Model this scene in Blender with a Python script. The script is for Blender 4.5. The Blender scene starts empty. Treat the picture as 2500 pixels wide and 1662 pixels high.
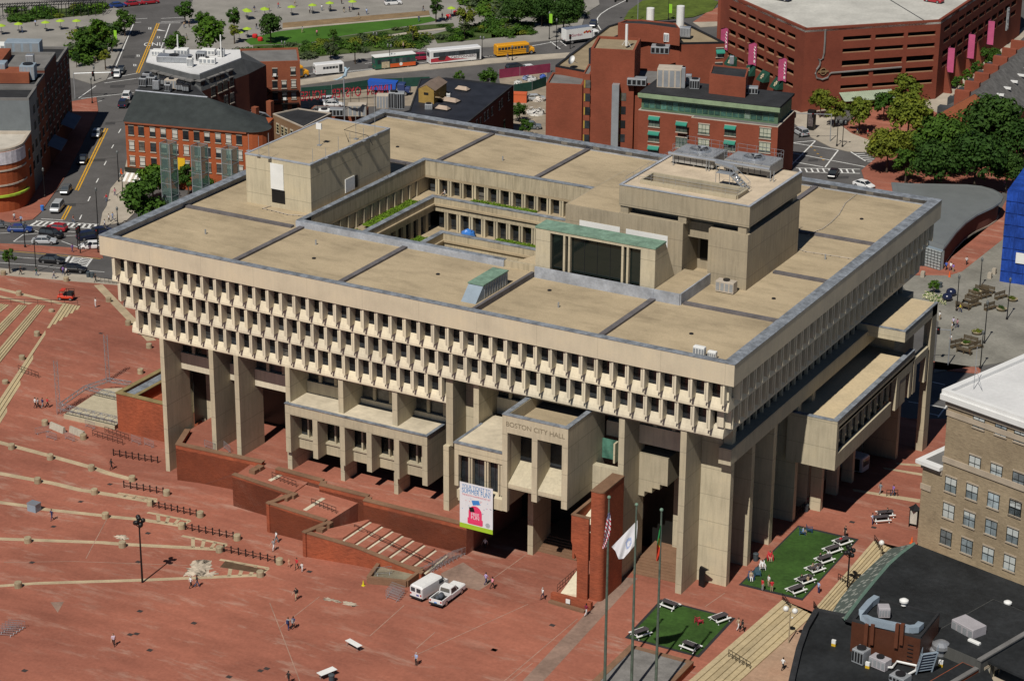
import bpy,bmesh,math,random
from mathutils import Vector,Matrix,Euler,Quaternion
rad=math.radians
rnd=random.Random(11)
SC=bpy.context.scene
COL=SC.collection
CAM=Vector((199.73,-241.95,141.9))
EUL=Euler((1.19696871,-6.39356141e-03,5.07087189e-01),'XYZ')
MR=EUL.to_matrix()
FPX=5687.43
PXS=700/2335
TILE={'a0':(0,0),'a6':(600,0),'a12':(1200,0),'a18':(1800,0),'b0':(0,400),'b6':(600,200),'b12':(1200,300),'b18':(1800,400),'c0':(0,800),'c6':(600,800),'c12':(1200,800),'c18':(1800,800),'d0':(0,1192),'d6':(600,1192),'d12':(1200,1192),'d18':(1800,1192)}
def ray(t,a,b):
 x0,y0=TILE[t]
 u,v=x0+a*PXS,y0+b*PXS
 return MR@Vector(((u-1250)/FPX,-(v-831)/FPX,-1.0))
def PZ(t,a,b,z):
 d=ray(t,a,b);return CAM+d*((z-CAM.z)/d.z)
def PY(t,a,b,y):
 d=ray(t,a,b);return CAM+d*((y-CAM.y)/d.y)
def PX(t,a,b,x):
 d=ray(t,a,b);return CAM+d*((x-CAM.x)/d.x)
AX=((0,.2),(15,1.4),(55,2.4))
def lerp_tab(tab,x):
 if x<=tab[0][0]:return tab[0][1]
 for(x0,z0),(x1,z1)in zip(tab,tab[1:]):
  if x<=x1:return z0+(z1-z0)*(x-x0)/(x1-x0)
 return tab[-1][1]
BY=((40,0.),(90,-4.))
def gh(x,y):
 return lerp_tab(AX,x)+lerp_tab(BY,y)
def G(t,a,b,up=0.):
 z=0.
 for _ in range(40):
  p=PZ(t,a,b,z);z+=.7*(gh(p.x,p.y)+up-z)
 p=PZ(t,a,b,z);return p
def hgt(t,a,b,base):
 0
 p=PY(t,a,b,base.y);return p.z-base.z
def new_mat(name):
 m=bpy.data.materials.new(name);m.use_nodes=True
 nt=m.node_tree;nt.nodes.clear()
 out=nt.nodes.new('ShaderNodeOutputMaterial');bs=nt.nodes.new('ShaderNodeBsdfPrincipled')
 nt.links.new(bs.outputs[0],out.inputs[0])
 return m,nt,bs
def N(nt,kind,**kw):
 n=nt.nodes.new(kind)
 for k,v in kw.items():
  if k.startswith('i_'):
   key=k[2:]
   n.inputs[int(key)if key.isdigit()else key].default_value=v
  else:setattr(n,k,v)
 return n
def pos(nt,scale=(1,1,1),obj=False):
 if obj:src=N(nt,'ShaderNodeTexCoord').outputs['Object']
 else:src=N(nt,'ShaderNodeNewGeometry').outputs['Position']
 mp=N(nt,'ShaderNodeMapping');mp.inputs['Scale'].default_value=scale
 nt.links.new(src,mp.inputs[0]);return mp.outputs[0]
def noise(nt,vec,scale,detail=5,rough=.6):
 n=N(nt,'ShaderNodeTexNoise');n.inputs['Scale'].default_value=scale
 n.inputs['Detail'].default_value=detail;n.inputs['Roughness'].default_value=rough
 nt.links.new(vec,n.inputs['Vector']);return n.outputs['Fac']
def ramp(nt,fac,stops):
 r=N(nt,'ShaderNodeValToRGB');e=r.color_ramp.elements
 while len(e)<len(stops):e.new(.5)
 for el,(p,c)in zip(e,stops):
  el.position=p;el.color=c if len(c)==4 else(*c,1)
 nt.links.new(fac,r.inputs[0]);return r.outputs[0]
def mixc(nt,fac,a,b,mode='MIX'):
 n=N(nt,'ShaderNodeMix',data_type='RGBA',blend_type=mode)
 for s,v in((n.inputs[0],fac),(n.inputs[6],a),(n.inputs[7],b)):
  if hasattr(v,'links'):nt.links.new(v,s)
  elif isinstance(v,(int,float)):s.default_value=v
  else:s.default_value=(*v,1)if len(v)==3 else v
 return n.outputs[2]
def mathn(nt,op,a,b=0.,clamp=False):
 n=N(nt,'ShaderNodeMath',operation=op,use_clamp=clamp)
 for s,v in((n.inputs[0],a),(n.inputs[1],b)):
  if hasattr(v,'links'):nt.links.new(v,s)
  else:s.default_value=v
 return n.outputs[0]
def g3(v):return(v,v,v)
def dark(c,f):return tuple(x*f for x in c)
MATS={}
def mat(name,c,rough=.8,var=.15,scale=.5,fine=6.,metal=0.,spec=.3,stretch=(1,1,1),obj=False,bump=0.):
 0
 if name in MATS:return MATS[name]
 m,nt,bs=new_mat(name)
 v=pos(nt,stretch,obj)
 f1=noise(nt,v,scale);f2=noise(nt,v,fine,3)
 col=ramp(nt,f1,[(.3,dark(c,1-var)),(.7,dark(c,1+var))])
 col=mixc(nt,.6,col,ramp(nt,f2,[(.3,g3(1-var*.8)),(.7,g3(1+var*.8))]),'MULTIPLY')
 nt.links.new(col,bs.inputs['Base Color'])
 bs.inputs['Roughness'].default_value=rough;bs.inputs['Metallic'].default_value=metal
 bs.inputs['Specular IOR Level'].default_value=spec
 if bump:
  b=N(nt,'ShaderNodeBump');b.inputs['Strength'].default_value=bump
  nt.links.new(f2,b.inputs['Height']);nt.links.new(b.outputs[0],bs.inputs['Normal'])
 MATS[name]=m;return m
def joints(nt,comp,period,width,vec):
 s=N(nt,'ShaderNodeSeparateXYZ');nt.links.new(vec,s.inputs[0])
 f=mathn(nt,'FRACT',mathn(nt,'DIVIDE',s.outputs[comp],period))
 return mathn(nt,'LESS_THAN',f,width/period)
def concrete(name,c,jz=3.7,jx=0.,stain=.25,streak=True):
 if name in MATS:return MATS[name]
 m,nt,bs=new_mat(name)
 v=pos(nt);vs=pos(nt,(1.6,1.6,.16))
 f1=noise(nt,v,.25);f2=noise(nt,vs,1.5,6,.65);f3=noise(nt,v,5.,3)
 col=ramp(nt,f1,[(.3,dark(c,.88)),(.5,c),(.72,(c[0]*1.09,c[1]*1.07,c[2]*1.03))])
 col=mixc(nt,.75,col,ramp(nt,f2,[(.28,g3(1-stain)),(.55,g3(1.0)),(.75,g3(1.06))]),'MULTIPLY')
 col=mixc(nt,.5,col,ramp(nt,f3,[(.3,g3(.9)),(.7,g3(1.08))]),'MULTIPLY')
 oi=N(nt,'ShaderNodeObjectInfo');col=mixc(nt,1.,col,ramp(nt,oi.outputs['Random'],[(0,(.86,.85,.83)),(.5,(1,1,1)),(1,(1.07,1.06,1.02))]),'MULTIPLY')
 if jz:col=mixc(nt,mathn(nt,'MULTIPLY',joints(nt,2,jz,.09,v),.55),col,dark(c,.42))
 if jx:col=mixc(nt,mathn(nt,'MULTIPLY',joints(nt,0,jx,.07,v),.35),col,dark(c,.45))
 nt.links.new(col,bs.inputs['Base Color'])
 bs.inputs['Roughness'].default_value=.9;bs.inputs['Specular IOR Level'].default_value=.2
 MATS[name]=m;return m
def brick(name,c,c2=None,course=.6,var=.22):
 0
 if name in MATS:return MATS[name]
 m,nt,bs=new_mat(name)
 c2=c2 or dark(c,.72)
 v=pos(nt);vb=pos(nt,(.8,.8,5.))
 f1=noise(nt,v,.18,6);f2=noise(nt,vb,1.6,4,.7);f3=noise(nt,v,9.,2)
 col=ramp(nt,f1,[(.3,c2),(.65,c)])
 col=mixc(nt,course,col,ramp(nt,f2,[(.3,g3(1-var)),(.7,g3(1+var))]),'MULTIPLY')
 col=mixc(nt,.5,col,ramp(nt,f3,[(.3,g3(.8)),(.7,g3(1.2))]),'MULTIPLY')
 nt.links.new(col,bs.inputs['Base Color']);bs.inputs['Roughness'].default_value=.9
 bs.inputs['Specular IOR Level'].default_value=.15
 MATS[name]=m;return m
def paving(name,c,c2,white=.0,wscale=.06,angle=0.5):
 0
 if name in MATS:return MATS[name]
 m,nt,bs=new_mat(name)
 v=pos(nt)
 rot=N(nt,'ShaderNodeMapping');rot.inputs['Rotation'].default_value=(0,0,angle);rot.inputs['Scale'].default_value=(.35,1.3,1)
 nt.links.new(v,rot.inputs[0])
 f1=noise(nt,v,.035,6,.62);f2=noise(nt,rot.outputs[0],.22,7,.68);f3=noise(nt,v,2.2,4,.7);f4=noise(nt,rot.outputs[0],wscale*3,9,.72)
 f5=noise(nt,v,.03,3,.5)
 col=ramp(nt,f1,[(.32,c2),(.62,c)])
 col=mixc(nt,.8,col,ramp(nt,f2,[(.3,g3(.76)),(.5,g3(1)),(.72,g3(1.24))]),'MULTIPLY')
 col=mixc(nt,.6,col,ramp(nt,f3,[(.3,g3(.8)),(.7,g3(1.22))]),'MULTIPLY')
 if white:
  w=mathn(nt,'MULTIPLY',ramp(nt,f4,[(.53,g3(0)),(.72,g3(1))]),ramp(nt,f5,[(.38,g3(.12)),(.62,g3(1))]))
  w2=mathn(nt,'MULTIPLY',w,white)
  col=mixc(nt,w2,col,(.52,.39,.31))
 nt.links.new(col,bs.inputs['Base Color']);bs.inputs['Roughness'].default_value=.92
 bs.inputs['Specular IOR Level'].default_value=.12
 MATS[name]=m;return m
def glass(name,c=(.012,.014,.016),rough=.12,vary=True,blind=(.3,.28,.24)):
 0
 if name in MATS:return MATS[name]
 m,nt,bs=new_mat(name)
 oi=N(nt,'ShaderNodeObjectInfo')
 f=noise(nt,pos(nt),.9,2)
 k=ramp(nt,oi.outputs['Random'],[(.0,c),(.45,dark(c,1.8)),(.8,dark(c,3.)),(.88,dark(c,3.5)),(.93,tuple(.4*b+.6*x for b,x in zip(blind,c)))])
 col=mixc(nt,.7,k,ramp(nt,f,[(.35,g3(.55)),(.65,g3(1.5))]),'MULTIPLY')if vary else k
 nt.links.new(col,bs.inputs['Base Color'])
 bs.inputs['Roughness'].default_value=rough;bs.inputs['Specular IOR Level'].default_value=.5
 MATS[name]=m;return m
class MB:
 def __init__(s):s.v=[];s.f=[];s.m=[]
 def add(s,vs,fs,mi=0):
  b=len(s.v);s.v+=[tuple(x)for x in vs]
  for f in fs:s.f.append(tuple(i+b for i in f));s.m.append(mi)
  return s
 def box(s,x0,x1,y0,y1,z0,z1,mi=0):
  return s.add([(x0,y0,z0),(x1,y0,z0),(x1,y1,z0),(x0,y1,z0),(x0,y0,z1),(x1,y0,z1),(x1,y1,z1),(x0,y1,z1)],[(3,2,1,0),(4,5,6,7),(0,1,5,4),(1,2,6,5),(2,3,7,6),(3,0,4,7)],mi)
 def obox(s,o,ux,uy,x0,x1,y0,y1,z0,z1,mi=0):
  0
  def q(x,y,z):return(o[0]+ux[0]*x+uy[0]*y,o[1]+ux[1]*x+uy[1]*y,z)
  return s.add([q(x0,y0,z0),q(x1,y0,z0),q(x1,y1,z0),q(x0,y1,z0),q(x0,y0,z1),q(x1,y0,z1),q(x1,y1,z1),q(x0,y1,z1)],[(3,2,1,0),(4,5,6,7),(0,1,5,4),(1,2,6,5),(2,3,7,6),(3,0,4,7)],mi)
 def prism(s,poly,z0,z1,mi=0,mtop=None,bottom=True):
  if sum(a[0]*b[1]-b[0]*a[1]for a,b in zip(poly,poly[1:]+poly[:1]))<0:poly=poly[::-1]
  n=len(poly)
  zz0=z0 if isinstance(z0,(list,tuple))else[z0]*n
  zz1=z1 if isinstance(z1,(list,tuple))else[z1]*n
  s.add([(p[0],p[1],z)for p,z in zip(poly,zz0)]+[(p[0],p[1],z)for p,z in zip(poly,zz1)],[(i,(i+1)%n,n+(i+1)%n,n+i)for i in range(n)],mi)
  b=len(s.v)-2*n
  s.f.append(tuple(range(b+n,b+2*n)));s.m.append(mi if mtop is None else mtop)
  if bottom:s.f.append(tuple(range(b+n-1,b-1,-1)));s.m.append(mi)
  return s
 def extrude(s,prof,axis,t0,t1,mi=0):
  0
  n=len(prof)
  if axis==0:a=[(t0,p,z)for p,z in prof];b=[(t1,p,z)for p,z in prof]
  else:a=[(p,t0,z)for p,z in prof];b=[(p,t1,z)for p,z in prof]
  return s.add(a+b,[(i,(i+1)%n,n+(i+1)%n,n+i)for i in range(n)]+[tuple(range(n-1,-1,-1)),tuple(range(n,2*n))],mi)
 def tube(s,pts,r,n=6,mi=0,cap=True):
  pts=[Vector(p)for p in pts]
  rr=r if isinstance(r,(list,tuple))else[r]*len(pts)
  rings=[]
  for i,p in enumerate(pts):
   d=(pts[min(i+1,len(pts)-1)]-pts[max(i-1,0)])
   if d.length<1e-6:d=Vector((0,0,1))
   d.normalize();a=d.orthogonal().normalized()if abs(d.z)<.99 else Vector((1,0,0))
   a=(a-d*a.dot(d)).normalized();c=d.cross(a)
   rings.append([p+(a*math.cos(2*math.pi*k/n)+c*math.sin(2*math.pi*k/n))*rr[i]for k in range(n)])
  vs=[v for rg in rings for v in rg];fs=[]
  for i in range(len(pts)-1):
   for k in range(n):fs.append((i*n+k,i*n+(k+1)%n,(i+1)*n+(k+1)%n,(i+1)*n+k))
  if cap:fs+=[tuple(range(n-1,-1,-1)),tuple(range((len(pts)-1)*n,len(pts)*n))]
  return s.add(vs,fs,mi)
 def cyl(s,x,y,z0,z1,r,r2=None,n=12,mi=0):
  return s.tube([(x,y,z0),(x,y,z1)],[r,r if r2 is None else r2],n,mi)
 def lathe(s,x,y,prof,n=12,mi=0):
  vs=[(x+r*math.cos(2*math.pi*k/n),y+r*math.sin(2*math.pi*k/n),z)for r,z in prof for k in range(n)]
  fs=[(i*n+k,i*n+(k+1)%n,(i+1)*n+(k+1)%n,(i+1)*n+k)for i in range(len(prof)-1)for k in range(n)]
  fs+=[tuple(range(n-1,-1,-1)),tuple(range((len(prof)-1)*n,len(prof)*n))]
  return s.add(vs,fs,mi)
 def ball(s,c,r,n=8,mi=0,sz=1.):
  k=n//2+1
  return s.lathe(c[0],c[1],[(max(.001,r*math.sin(math.pi*i/k)),c[2]-r*sz*math.cos(math.pi*i/k))for i in range(k+1)],n,mi)
 def quad(s,a,b,c,d,mi=0):return s.add([a,b,c,d],[(0,1,2,3)],mi)
 def mesh(s,name,mats,off=None,smooth=False):
  me=bpy.data.meshes.new(name)
  vs=s.v if off is None else[(v[0]-off[0],v[1]-off[1],v[2]-off[2])for v in s.v]
  me.from_pydata(vs,[],s.f)
  for m in(mats if isinstance(mats,(list,tuple))else[mats]):me.materials.append(m)
  me.polygons.foreach_set('material_index',s.m)
  if smooth:me.polygons.foreach_set('use_smooth',[True]*len(s.f))
  me.update();return me
def tag(o,label=None,cat=None,group=None,kind=None):
 if label:o['label']=label
 if cat:o['category']=cat
 if group:o['group']=group
 if kind:o['kind']=kind
 return o
def thing(name,label,cat,loc=(0,0,0),group=None,rz=0.):
 o=bpy.data.objects.new(name,None);COL.objects.link(o);o.empty_display_size=.2
 o.location=loc;o.rotation_euler=(0,0,rz);return tag(o,label,cat,group)
def wloc(o):
 v=Vector(o.location)
 while o.parent:o=o.parent;v+=Vector(o.location)
 return v
def part(name,mb,mats,parent=None,local=False,smooth=False,label=None):
 0
 off=None if(local or parent is None)else wloc(parent)
 o=bpy.data.objects.new(name,mb.mesh(name,mats,off,smooth));COL.objects.link(o)
 if parent is not None:o.parent=parent
 if label:o['label']=label
 return o
def single(name,mb,mats,label,cat,loc=(0,0,0),group=None,rz=0.,smooth=False,world=True):
 o=bpy.data.objects.new(name,mb.mesh(name,mats,loc if world else None,smooth));COL.objects.link(o)
 o.location=loc;o.rotation_euler=(0,0,rz);return tag(o,label,cat,group)
def kids(o):return[c for c in COL.objects if c.parent==o]
def copy_tree(o,parent=None):
 c=o.copy();COL.objects.link(c)
 if parent is not None:c.parent=parent
 for ch in list(o.children):copy_tree(ch,c)
 return c
def dup(o,loc,rz=0.,label=None,group=None):
 c=copy_tree(o);c.location=loc;c.rotation_euler=(0,0,rz)
 if label:c['label']=label
 if group:c['group']=group
 return c
def setmat(o,i,m):
 0
 o.material_slots[i].link='OBJECT';o.material_slots[i].material=m
XB=[0,15,55];YB=[40,90]
def drape(poly,off,bottom=None):
 bm=bmesh.new()
 if sum(a[0]*b[1]-b[0]*a[1]for a,b in zip(poly,list(poly[1:])+[poly[0]]))<0:poly=list(poly)[::-1]
 f=bm.faces.new([bm.verts.new((p[0],p[1],0))for p in poly])
 bmesh.ops.triangulate(bm,faces=[f])
 for co,no in[((x,0,0),(1,0,0))for x in XB]+[((0,y,0),(0,1,0))for y in YB]:
  bmesh.ops.bisect_plane(bm,geom=bm.verts[:]+bm.edges[:]+bm.faces[:],plane_co=co,plane_no=no,dist=1e-4)
 if bottom is not None:
  r=bmesh.ops.extrude_face_region(bm,geom=bm.faces[:])
  top={v for v in r['geom']if isinstance(v,bmesh.types.BMVert)}
  for v in bm.verts:v.co.z=gh(v.co.x,v.co.y)+(off if v in top else bottom)
  bmesh.ops.recalc_face_normals(bm,faces=bm.faces[:])
 else:
  for v in bm.verts:v.co.z=gh(v.co.x,v.co.y)+off
 return bm
def bm_mesh(name,bm,mats):
 me=bpy.data.meshes.new(name);bm.to_mesh(me);bm.free()
 for m in(mats if isinstance(mats,(list,tuple))else[mats]):me.materials.append(m)
 return me
def sheet(name,poly,off,m,kind='structure',bottom=None):
 o=bpy.data.objects.new(name,bm_mesh(name,drape([(p[0],p[1])for p in poly],off,bottom),m));COL.objects.link(o)
 o['kind']=kind;return o
def sheets(name,polys,off,m,kind='structure'):
 0
 bm=bmesh.new()
 for p in polys:
  b2=drape([(q[0],q[1])for q in p],off);me=bpy.data.meshes.new('tmp');b2 .to_mesh(me);b2 .free();bm.from_mesh(me);bpy.data.meshes.remove(me)
 o=bpy.data.objects.new(name,bm_mesh(name,bm,m));COL.objects.link(o);o['kind']=kind;return o
def strip(p,q,w):
 p=Vector((p[0],p[1]));q=Vector((q[0],q[1]));d=(q-p).normalized();n=Vector((-d.y,d.x))*w/2
 return[p+n,p-n,q-n,q+n]
def text_mesh(name,body,size,m,extrude=.03,align='CENTER'):
 cu=bpy.data.curves.new(name,'FONT');cu.body=body;cu.size=size;cu.extrude=extrude;cu.align_x=align;cu.align_y='CENTER'
 ob=bpy.data.objects.new(name,cu);COL.objects.link(ob)
 dg=bpy.context.evaluated_depsgraph_get();me=bpy.data.meshes.new_from_object(ob.evaluated_get(dg))
 bpy.data.objects.remove(ob);bpy.data.curves.remove(cu);me.name=name;me.materials.clear();me.materials.append(m);return me
def text_part(name,body,size,m,parent,origin,ux,uz,extrude=.03):
 0
 me=text_mesh(name,body,size,m,extrude)
 ux=Vector(ux).normalized();uz=Vector(uz).normalized();n=ux.cross(uz)
 mt=Matrix((ux,uz,n)).transposed().to_4x4();mt.translation=Vector(origin)-(wloc(parent)if parent else Vector())
 me.transform(mt)
 o=bpy.data.objects.new(name,me);COL.objects.link(o)
 if parent:o.parent=parent
 return o
def many(name,mbs,mats,parent,cap=100):
 0
 for mb in mbs[:cap]:part(name,mb,mats,parent)
 if len(mbs)>cap:
  r=MB()
  for mb in mbs[cap:]:
   b=len(r.v);r.v+=mb.v;r.f+=[tuple(i+b for i in f)for f in mb.f];r.m+=mb.m
  part(name,r,mats,parent)['kind']='stuff'
w=bpy.data.worlds.new('World');SC.world=w;w.use_nodes=True
nt=w.node_tree;bg=nt.nodes['Background'];sky=nt.nodes.new('ShaderNodeTexSky');sky.sky_type='NISHITA';sky.sun_disc=False
SUN=Vector((-.06,.613,-.788)).normalized()
sky.sun_elevation=math.asin(-SUN.z);sky.sun_rotation=math.atan2(-SUN.x,-SUN.y);sky.altitude=50;sky.dust_density=.15;sky.air_density=.55;sky.ozone_density=2.
nt.links.new(sky.outputs[0],bg.inputs[0]);bg.inputs[1].default_value=.05
sl=bpy.data.lights.new('sun','SUN');sl.energy=4.9;sl.angle=rad(.5);sl.color=(1,.95,.86)
so=bpy.data.objects.new('sun',sl);COL.objects.link(so);so.rotation_euler=SUN.to_track_quat('-Z','Y').to_euler();so.location=(0,-100,200)
cd=bpy.data.cameras.new('camera');cd.sensor_width=36;cd.lens=FPX/2500*36;cd.clip_start=5;cd.clip_end=6000
co=bpy.data.objects.new('camera',cd);COL.objects.link(co);co.location=CAM;co.rotation_euler=EUL;SC.camera=co
SC.view_settings.view_transform='Standard';SC.view_settings.look='None';SC.view_settings.exposure=-.3;SC.view_settings.gamma=1
SC.cycles.max_bounces=6;SC.cycles.diffuse_bounces=1;SC.cycles.glossy_bounces=2;SC.cycles.transparent_max_bounces=6
SC.cycles.use_denoising=True
CON=(.53,.465,.34)
M_con=concrete('city_concrete',CON)
M_fas=concrete('fascia_concrete',(.60,.52,.385),jz=0,jx=8.7,stain=.07)
M_pale=concrete('pale_concrete',(.72,.645,.50),jz=0,stain=.22)
M_grav=None
def gravel():
 m,nt,bs=new_mat('roof_gravel');v=pos(nt)
 mp=N(nt,'ShaderNodeMapping');mp.inputs['Scale'].default_value=(.5,1.5,1);mp.inputs['Rotation'].default_value=(0,0,.35);nt.links.new(v,mp.inputs[0])
 f1=noise(nt,v,.09,4);f2=noise(nt,mp.outputs[0],.35,7,.7);f3=noise(nt,v,6,3,.8)
 c=(.43,.345,.228)
 col=ramp(nt,f1,[(.3,dark(c,.76)),(.5,c),(.7,dark(c,1.12))])
 col=mixc(nt,.7,col,ramp(nt,f2,[(.28,g3(.62)),(.5,g3(1)),(.72,g3(1.12))]),'MULTIPLY')
 col=mixc(nt,.6,col,ramp(nt,f3,[(.3,g3(.78)),(.7,g3(1.24))]),'MULTIPLY')
 nt.links.new(col,bs.inputs['Base Color']);bs.inputs['Roughness'].default_value=.95;bs.inputs['Specular IOR Level'].default_value=.1
 return m
M_grav=gravel()
M_lead=mat('lead_flashing',(.20,.22,.25),.7,.45,.8,3.)
M_lead2=mat('pale_flashing',(.34,.36,.40),.65,.25,.5,3.)
M_strip=mat('joint_strip',(.13,.12,.125),.85,.3,.6,4.)
M_gls=glass('office_glass')
M_drk=mat('dark_metal',(.018,.018,.02),.5,.2)
M_blk=mat('black_paint',(.012,.012,.013),.45,.2)
M_wht=mat('white_paint',(.78,.78,.76),.5,.05)
M_gry=mat('grey_metal',(.36,.38,.40),.4,.12,metal=.3)
M_galv=mat('galvanised_metal',(.45,.47,.5),.35,.1,metal=.6)
M_cop=mat('green_copper',(.18,.285,.215),.8,.3,.7,3.)
M_bwall=brick('plaza_brick_wall',(.37,.098,.047),(.23,.068,.038),1.,.32)
M_cope=brick('brick_coping',(.25,.145,.09),(.18,.105,.065))
M_paint=mat('road_paint',(.72,.72,.70),.7,.22,.8,3.)
M_yel=mat('yellow_road_paint',(.62,.34,.03),.7,.2,.8,3.)
W,D,RH=96.93,74.8,36.3
hall=thing('city_hall','huge pale concrete city hall on tall piers with flat gravel roof and open court','building',(48,37,2))
def hp(name,mb,m,**k):return part(name,mb,m,hall,**k)
ZR=35.4
CX0,CX1,CY0,CY1=21.0,59.6,19.9,53.6
def slab(mb,z0,z1,x0=0.,x1=W,y0=0.,y1=D,mi=0):
 mb.box(x0,x1,y0,CY0,z0,z1,mi);mb.box(x0,x1,CY1,y1,z0,z1,mi)
 mb.box(x0,CX0,CY0,CY1,z0,z1,mi);mb.box(CX1,x1,CY0,CY1,z0,z1,mi)
hp('roof_deck',(lambda m:(slab(m,33.6,ZR,.9,W-.9,.9,D-.9),m)[1])(MB()),M_grav)
fas=MB();t=.9
fas.box(0,W,0,t,33.45,RH);fas.box(0,W,D-t,D,33.45,RH);fas.box(0,t,t,D-t,33.45,RH);fas.box(W-t,W,t,D-t,33.45,RH)
hp('fascia',fas,M_fas)
cp=MB();c=RH+.06
cp.box(-.05,W+.05,-.05,1.0,RH+.003,c);cp.box(-.05,W+.05,D-1.6,D+.05,RH+.003,c+.02);cp.box(-.05,1.5,1.0,D-1.6,RH+.003,c);cp.box(W-1.6,W+.05,1.0,D-1.6,RH+.003,c)
hp('coping',cp,M_lead)
ifl=MB()
ifl.box(1.0,W-1.0,D-1.05,D-.92,ZR,RH-.003);ifl.box(.92,1.05,1,D-1.1,ZR,RH-.003)
hp('flashing',ifl,M_lead2)
for i in range(16):hp('patch_plate',MB().box(5.5+i*5.72,6.6+i*5.72,D-1.09,D-1.055,ZR+.3,RH-.05),M_wht)
for x0,x1,y0,y1 in((20.9,21.7,1,CY0-.6),(38.1,38.9,1,CY0-.6),(77.1,77.9,1,17.6),(21.2,22.0,CY1+.9,D-1.1),(38.5,39.3,CY1+.9,D-1.1),(1.1,20.0,18.2,19.0),(81.6,W-1.7,18.0,18.8),(87.0,W-1.7,35.0,35.8),(80,W-1.7,52.6,53.4),(12,20.3,52.6,53.3),(59.2,60.0,54.5,D-1.1),(77.1,77.9,54.5,D-1.1)):
 hp('roof_joint',MB().box(x0,x1,y0,y1,ZR,ZR+.3),M_strip)
st=MB();st.box(38.9,59.35,1.0,1.9,ZR,ZR+.05)
hp('roof_step',MB().box(59.3,59.75,1.0,17.6,ZR,ZR+.75),M_strip)
ROWS=((33.45,31.0,30.6,29.4,.18,1.05),(29.4,26.85,26.5,25.35,1.15,2.0),(25.35,22.8,22.45,21.4,2.05,2.75))
FX=[.55]+[1.81+.29+2.169*i for i in range(44)]
fins,wins=[],[]
def fin_mb(axis,c0,f,g,ztop,zbot,zsill):
 0
 mb=MB()
 def bx(a0,a1,d0,d1,z0,z1):
  if axis==0:mb.box(c0+a0,c0+a1,d0,d1,z0,z1)
  else:mb.box(W-d1,W-d0,c0+a0,c0+a1,z0,z1)
 bx(-.29,-.1,f+.12,g,zbot+.1,ztop-.002);bx(.02,.29,f,g,zbot,ztop-.002)
 bx(-.1,.02,f+.25,g,zbot+.3,ztop-.002)
 return mb
def win_mb(axis,a0,a1,d,z0,z1):
 mb=MB()
 def q(a,dd,z):return(a,dd,z)if axis==0 else(W-dd,a,z)
 def qd(a,b,lo,hi,dd,mi):
  vs=[q(a,dd,lo),q(b,dd,lo),q(b,dd,hi),q(a,dd,hi)]
  mb.quad(*(vs if axis==0 else vs),mi=mi)
 qd(a0,a1,z0,z1,d,0)
 def bar(a,b,lo,hi):
  if axis==0:mb.box(a,b,d-.08,d-.004,lo,hi,1)
  else:mb.box(W-d+.004,W-d+.08,a,b,lo,hi,1)
 bar(a0,a1,z0,z0+.1);bar(a0,a1,z0+.75,z0+.83);bar(a1-.45,a1-.38,z0+.83,z1)
 return mb
for r,(zt,zs,zf,zb,kf,ks)in enumerate(ROWS):
 xe=W-ks if r<2 else 55.2
 sp=MB();g=ks+.55
 sp.extrude([(g-.12,zs),(g+1.2,zs),(g+1.2,zb),(ks,zb),(ks,zb+.3),(ks+.12,zb+.75)],0,ks,xe)
 sp.box(ks,W-ks if r<2 else ks+.6,ks,g+1,zt-.35,zt-.004)if r else None
 if r<2:sp.extrude([(W-g+.12,zs),(W-g-1.2,zs),(W-g-1.2,zb),(W-ks,zb),(W-ks,zb+.3),(W-ks-.12,zb+.75)],1,g+1.201,D-ks)
 sp.box(ks,g+1.2,g+1.201,D-ks,zb,zs);sp.box(ks,g+.4,g+1.201,D-ks,zs+.002,zt-.36)
 if r<2:sp.box(W-ks-.9,W-ks,ks,ks+.9,zs+.002,zt-.36)
 hp('spandrel',sp,M_pale)
 xs=[x for x in FX if x-.3>=ks-.3 and x+.3<=xe+.05]
 for x in xs:fins.append((r==2,fin_mb(0,x,kf,g,zt,zf,zs)))
 for a,b in zip(xs,xs[1:]):wins.append((r==2,win_mb(0,a+.22,b-.22,g-.05,zs,zt)))
rfin,rwin=[],[]
for r,(zt,zs,zf,zb,kf,ks)in enumerate(ROWS[:2]):
 ys=[2.9+2.169*i for i in range(33)]
 ys=[y for y in ys if y+.3<D-ks]
 for y in ys:rfin.append(fin_mb(1,y,kf,ks+.55,zt,zf,zs))
 for a,b in zip(ys,ys[1:]):rwin.append(win_mb(1,a+.22,b-.22,ks+.5,zs,zt))
many('fin',[m for _,m in fins]+rfin,M_pale,hall,100)
many('window',[m for _,m in wins]+rwin,[M_gls,M_drk],hall,100)
core=MB()
for z0,z1,k in((21.4,33.55,4.6),):
 core.box(k,54.6,k,CY0+3.8,z0,z1);core.box(54.61,W-k,k,CY0+3.8,25.32,z1);core.box(54.61,W-k,9.2,CY0+3.8,z0,25.31);core.box(k,W-k,CY1-3.8+8.2,D-k,z0,z1);core.box(k,CX0-.3,CY0+3.8,CY1+4,z0,z1);core.box(CX1+.3,W-k,CY0+3.8,CY1+4.4,z0,z1)
hp('core',core,M_con)
sf=MB();sf.box(3.3,54.6,3.3,CY0+2,21.0,21.38);sf.box(60,W-2.6,2.6,7,24.9,25.3);hp('soffit',sf,M_con)
PXS_=[7.9,16.45,20.73,29.35]
YF=2.7
def pier(x0,x1,y0,y1,z0,z1,m=None):return hp('pier',MB().box(x0,x1,y0,y1,z0,z1),m or M_con)
pier(7.55,8.25,YF,8.4,gh(8,3)-.3,21.4)
for xc in(16.45,20.73,29.35):pier(xc-.37,xc+.37,YF,8.4,5.5,21.4)
for xc in(37.85,46.5):pier(xc-.4,xc+.4,YF+.3,8.0,16.0,21.4);pier(xc-.33,xc+.33,YF+.4,6.2,5.5,9.2)
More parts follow.
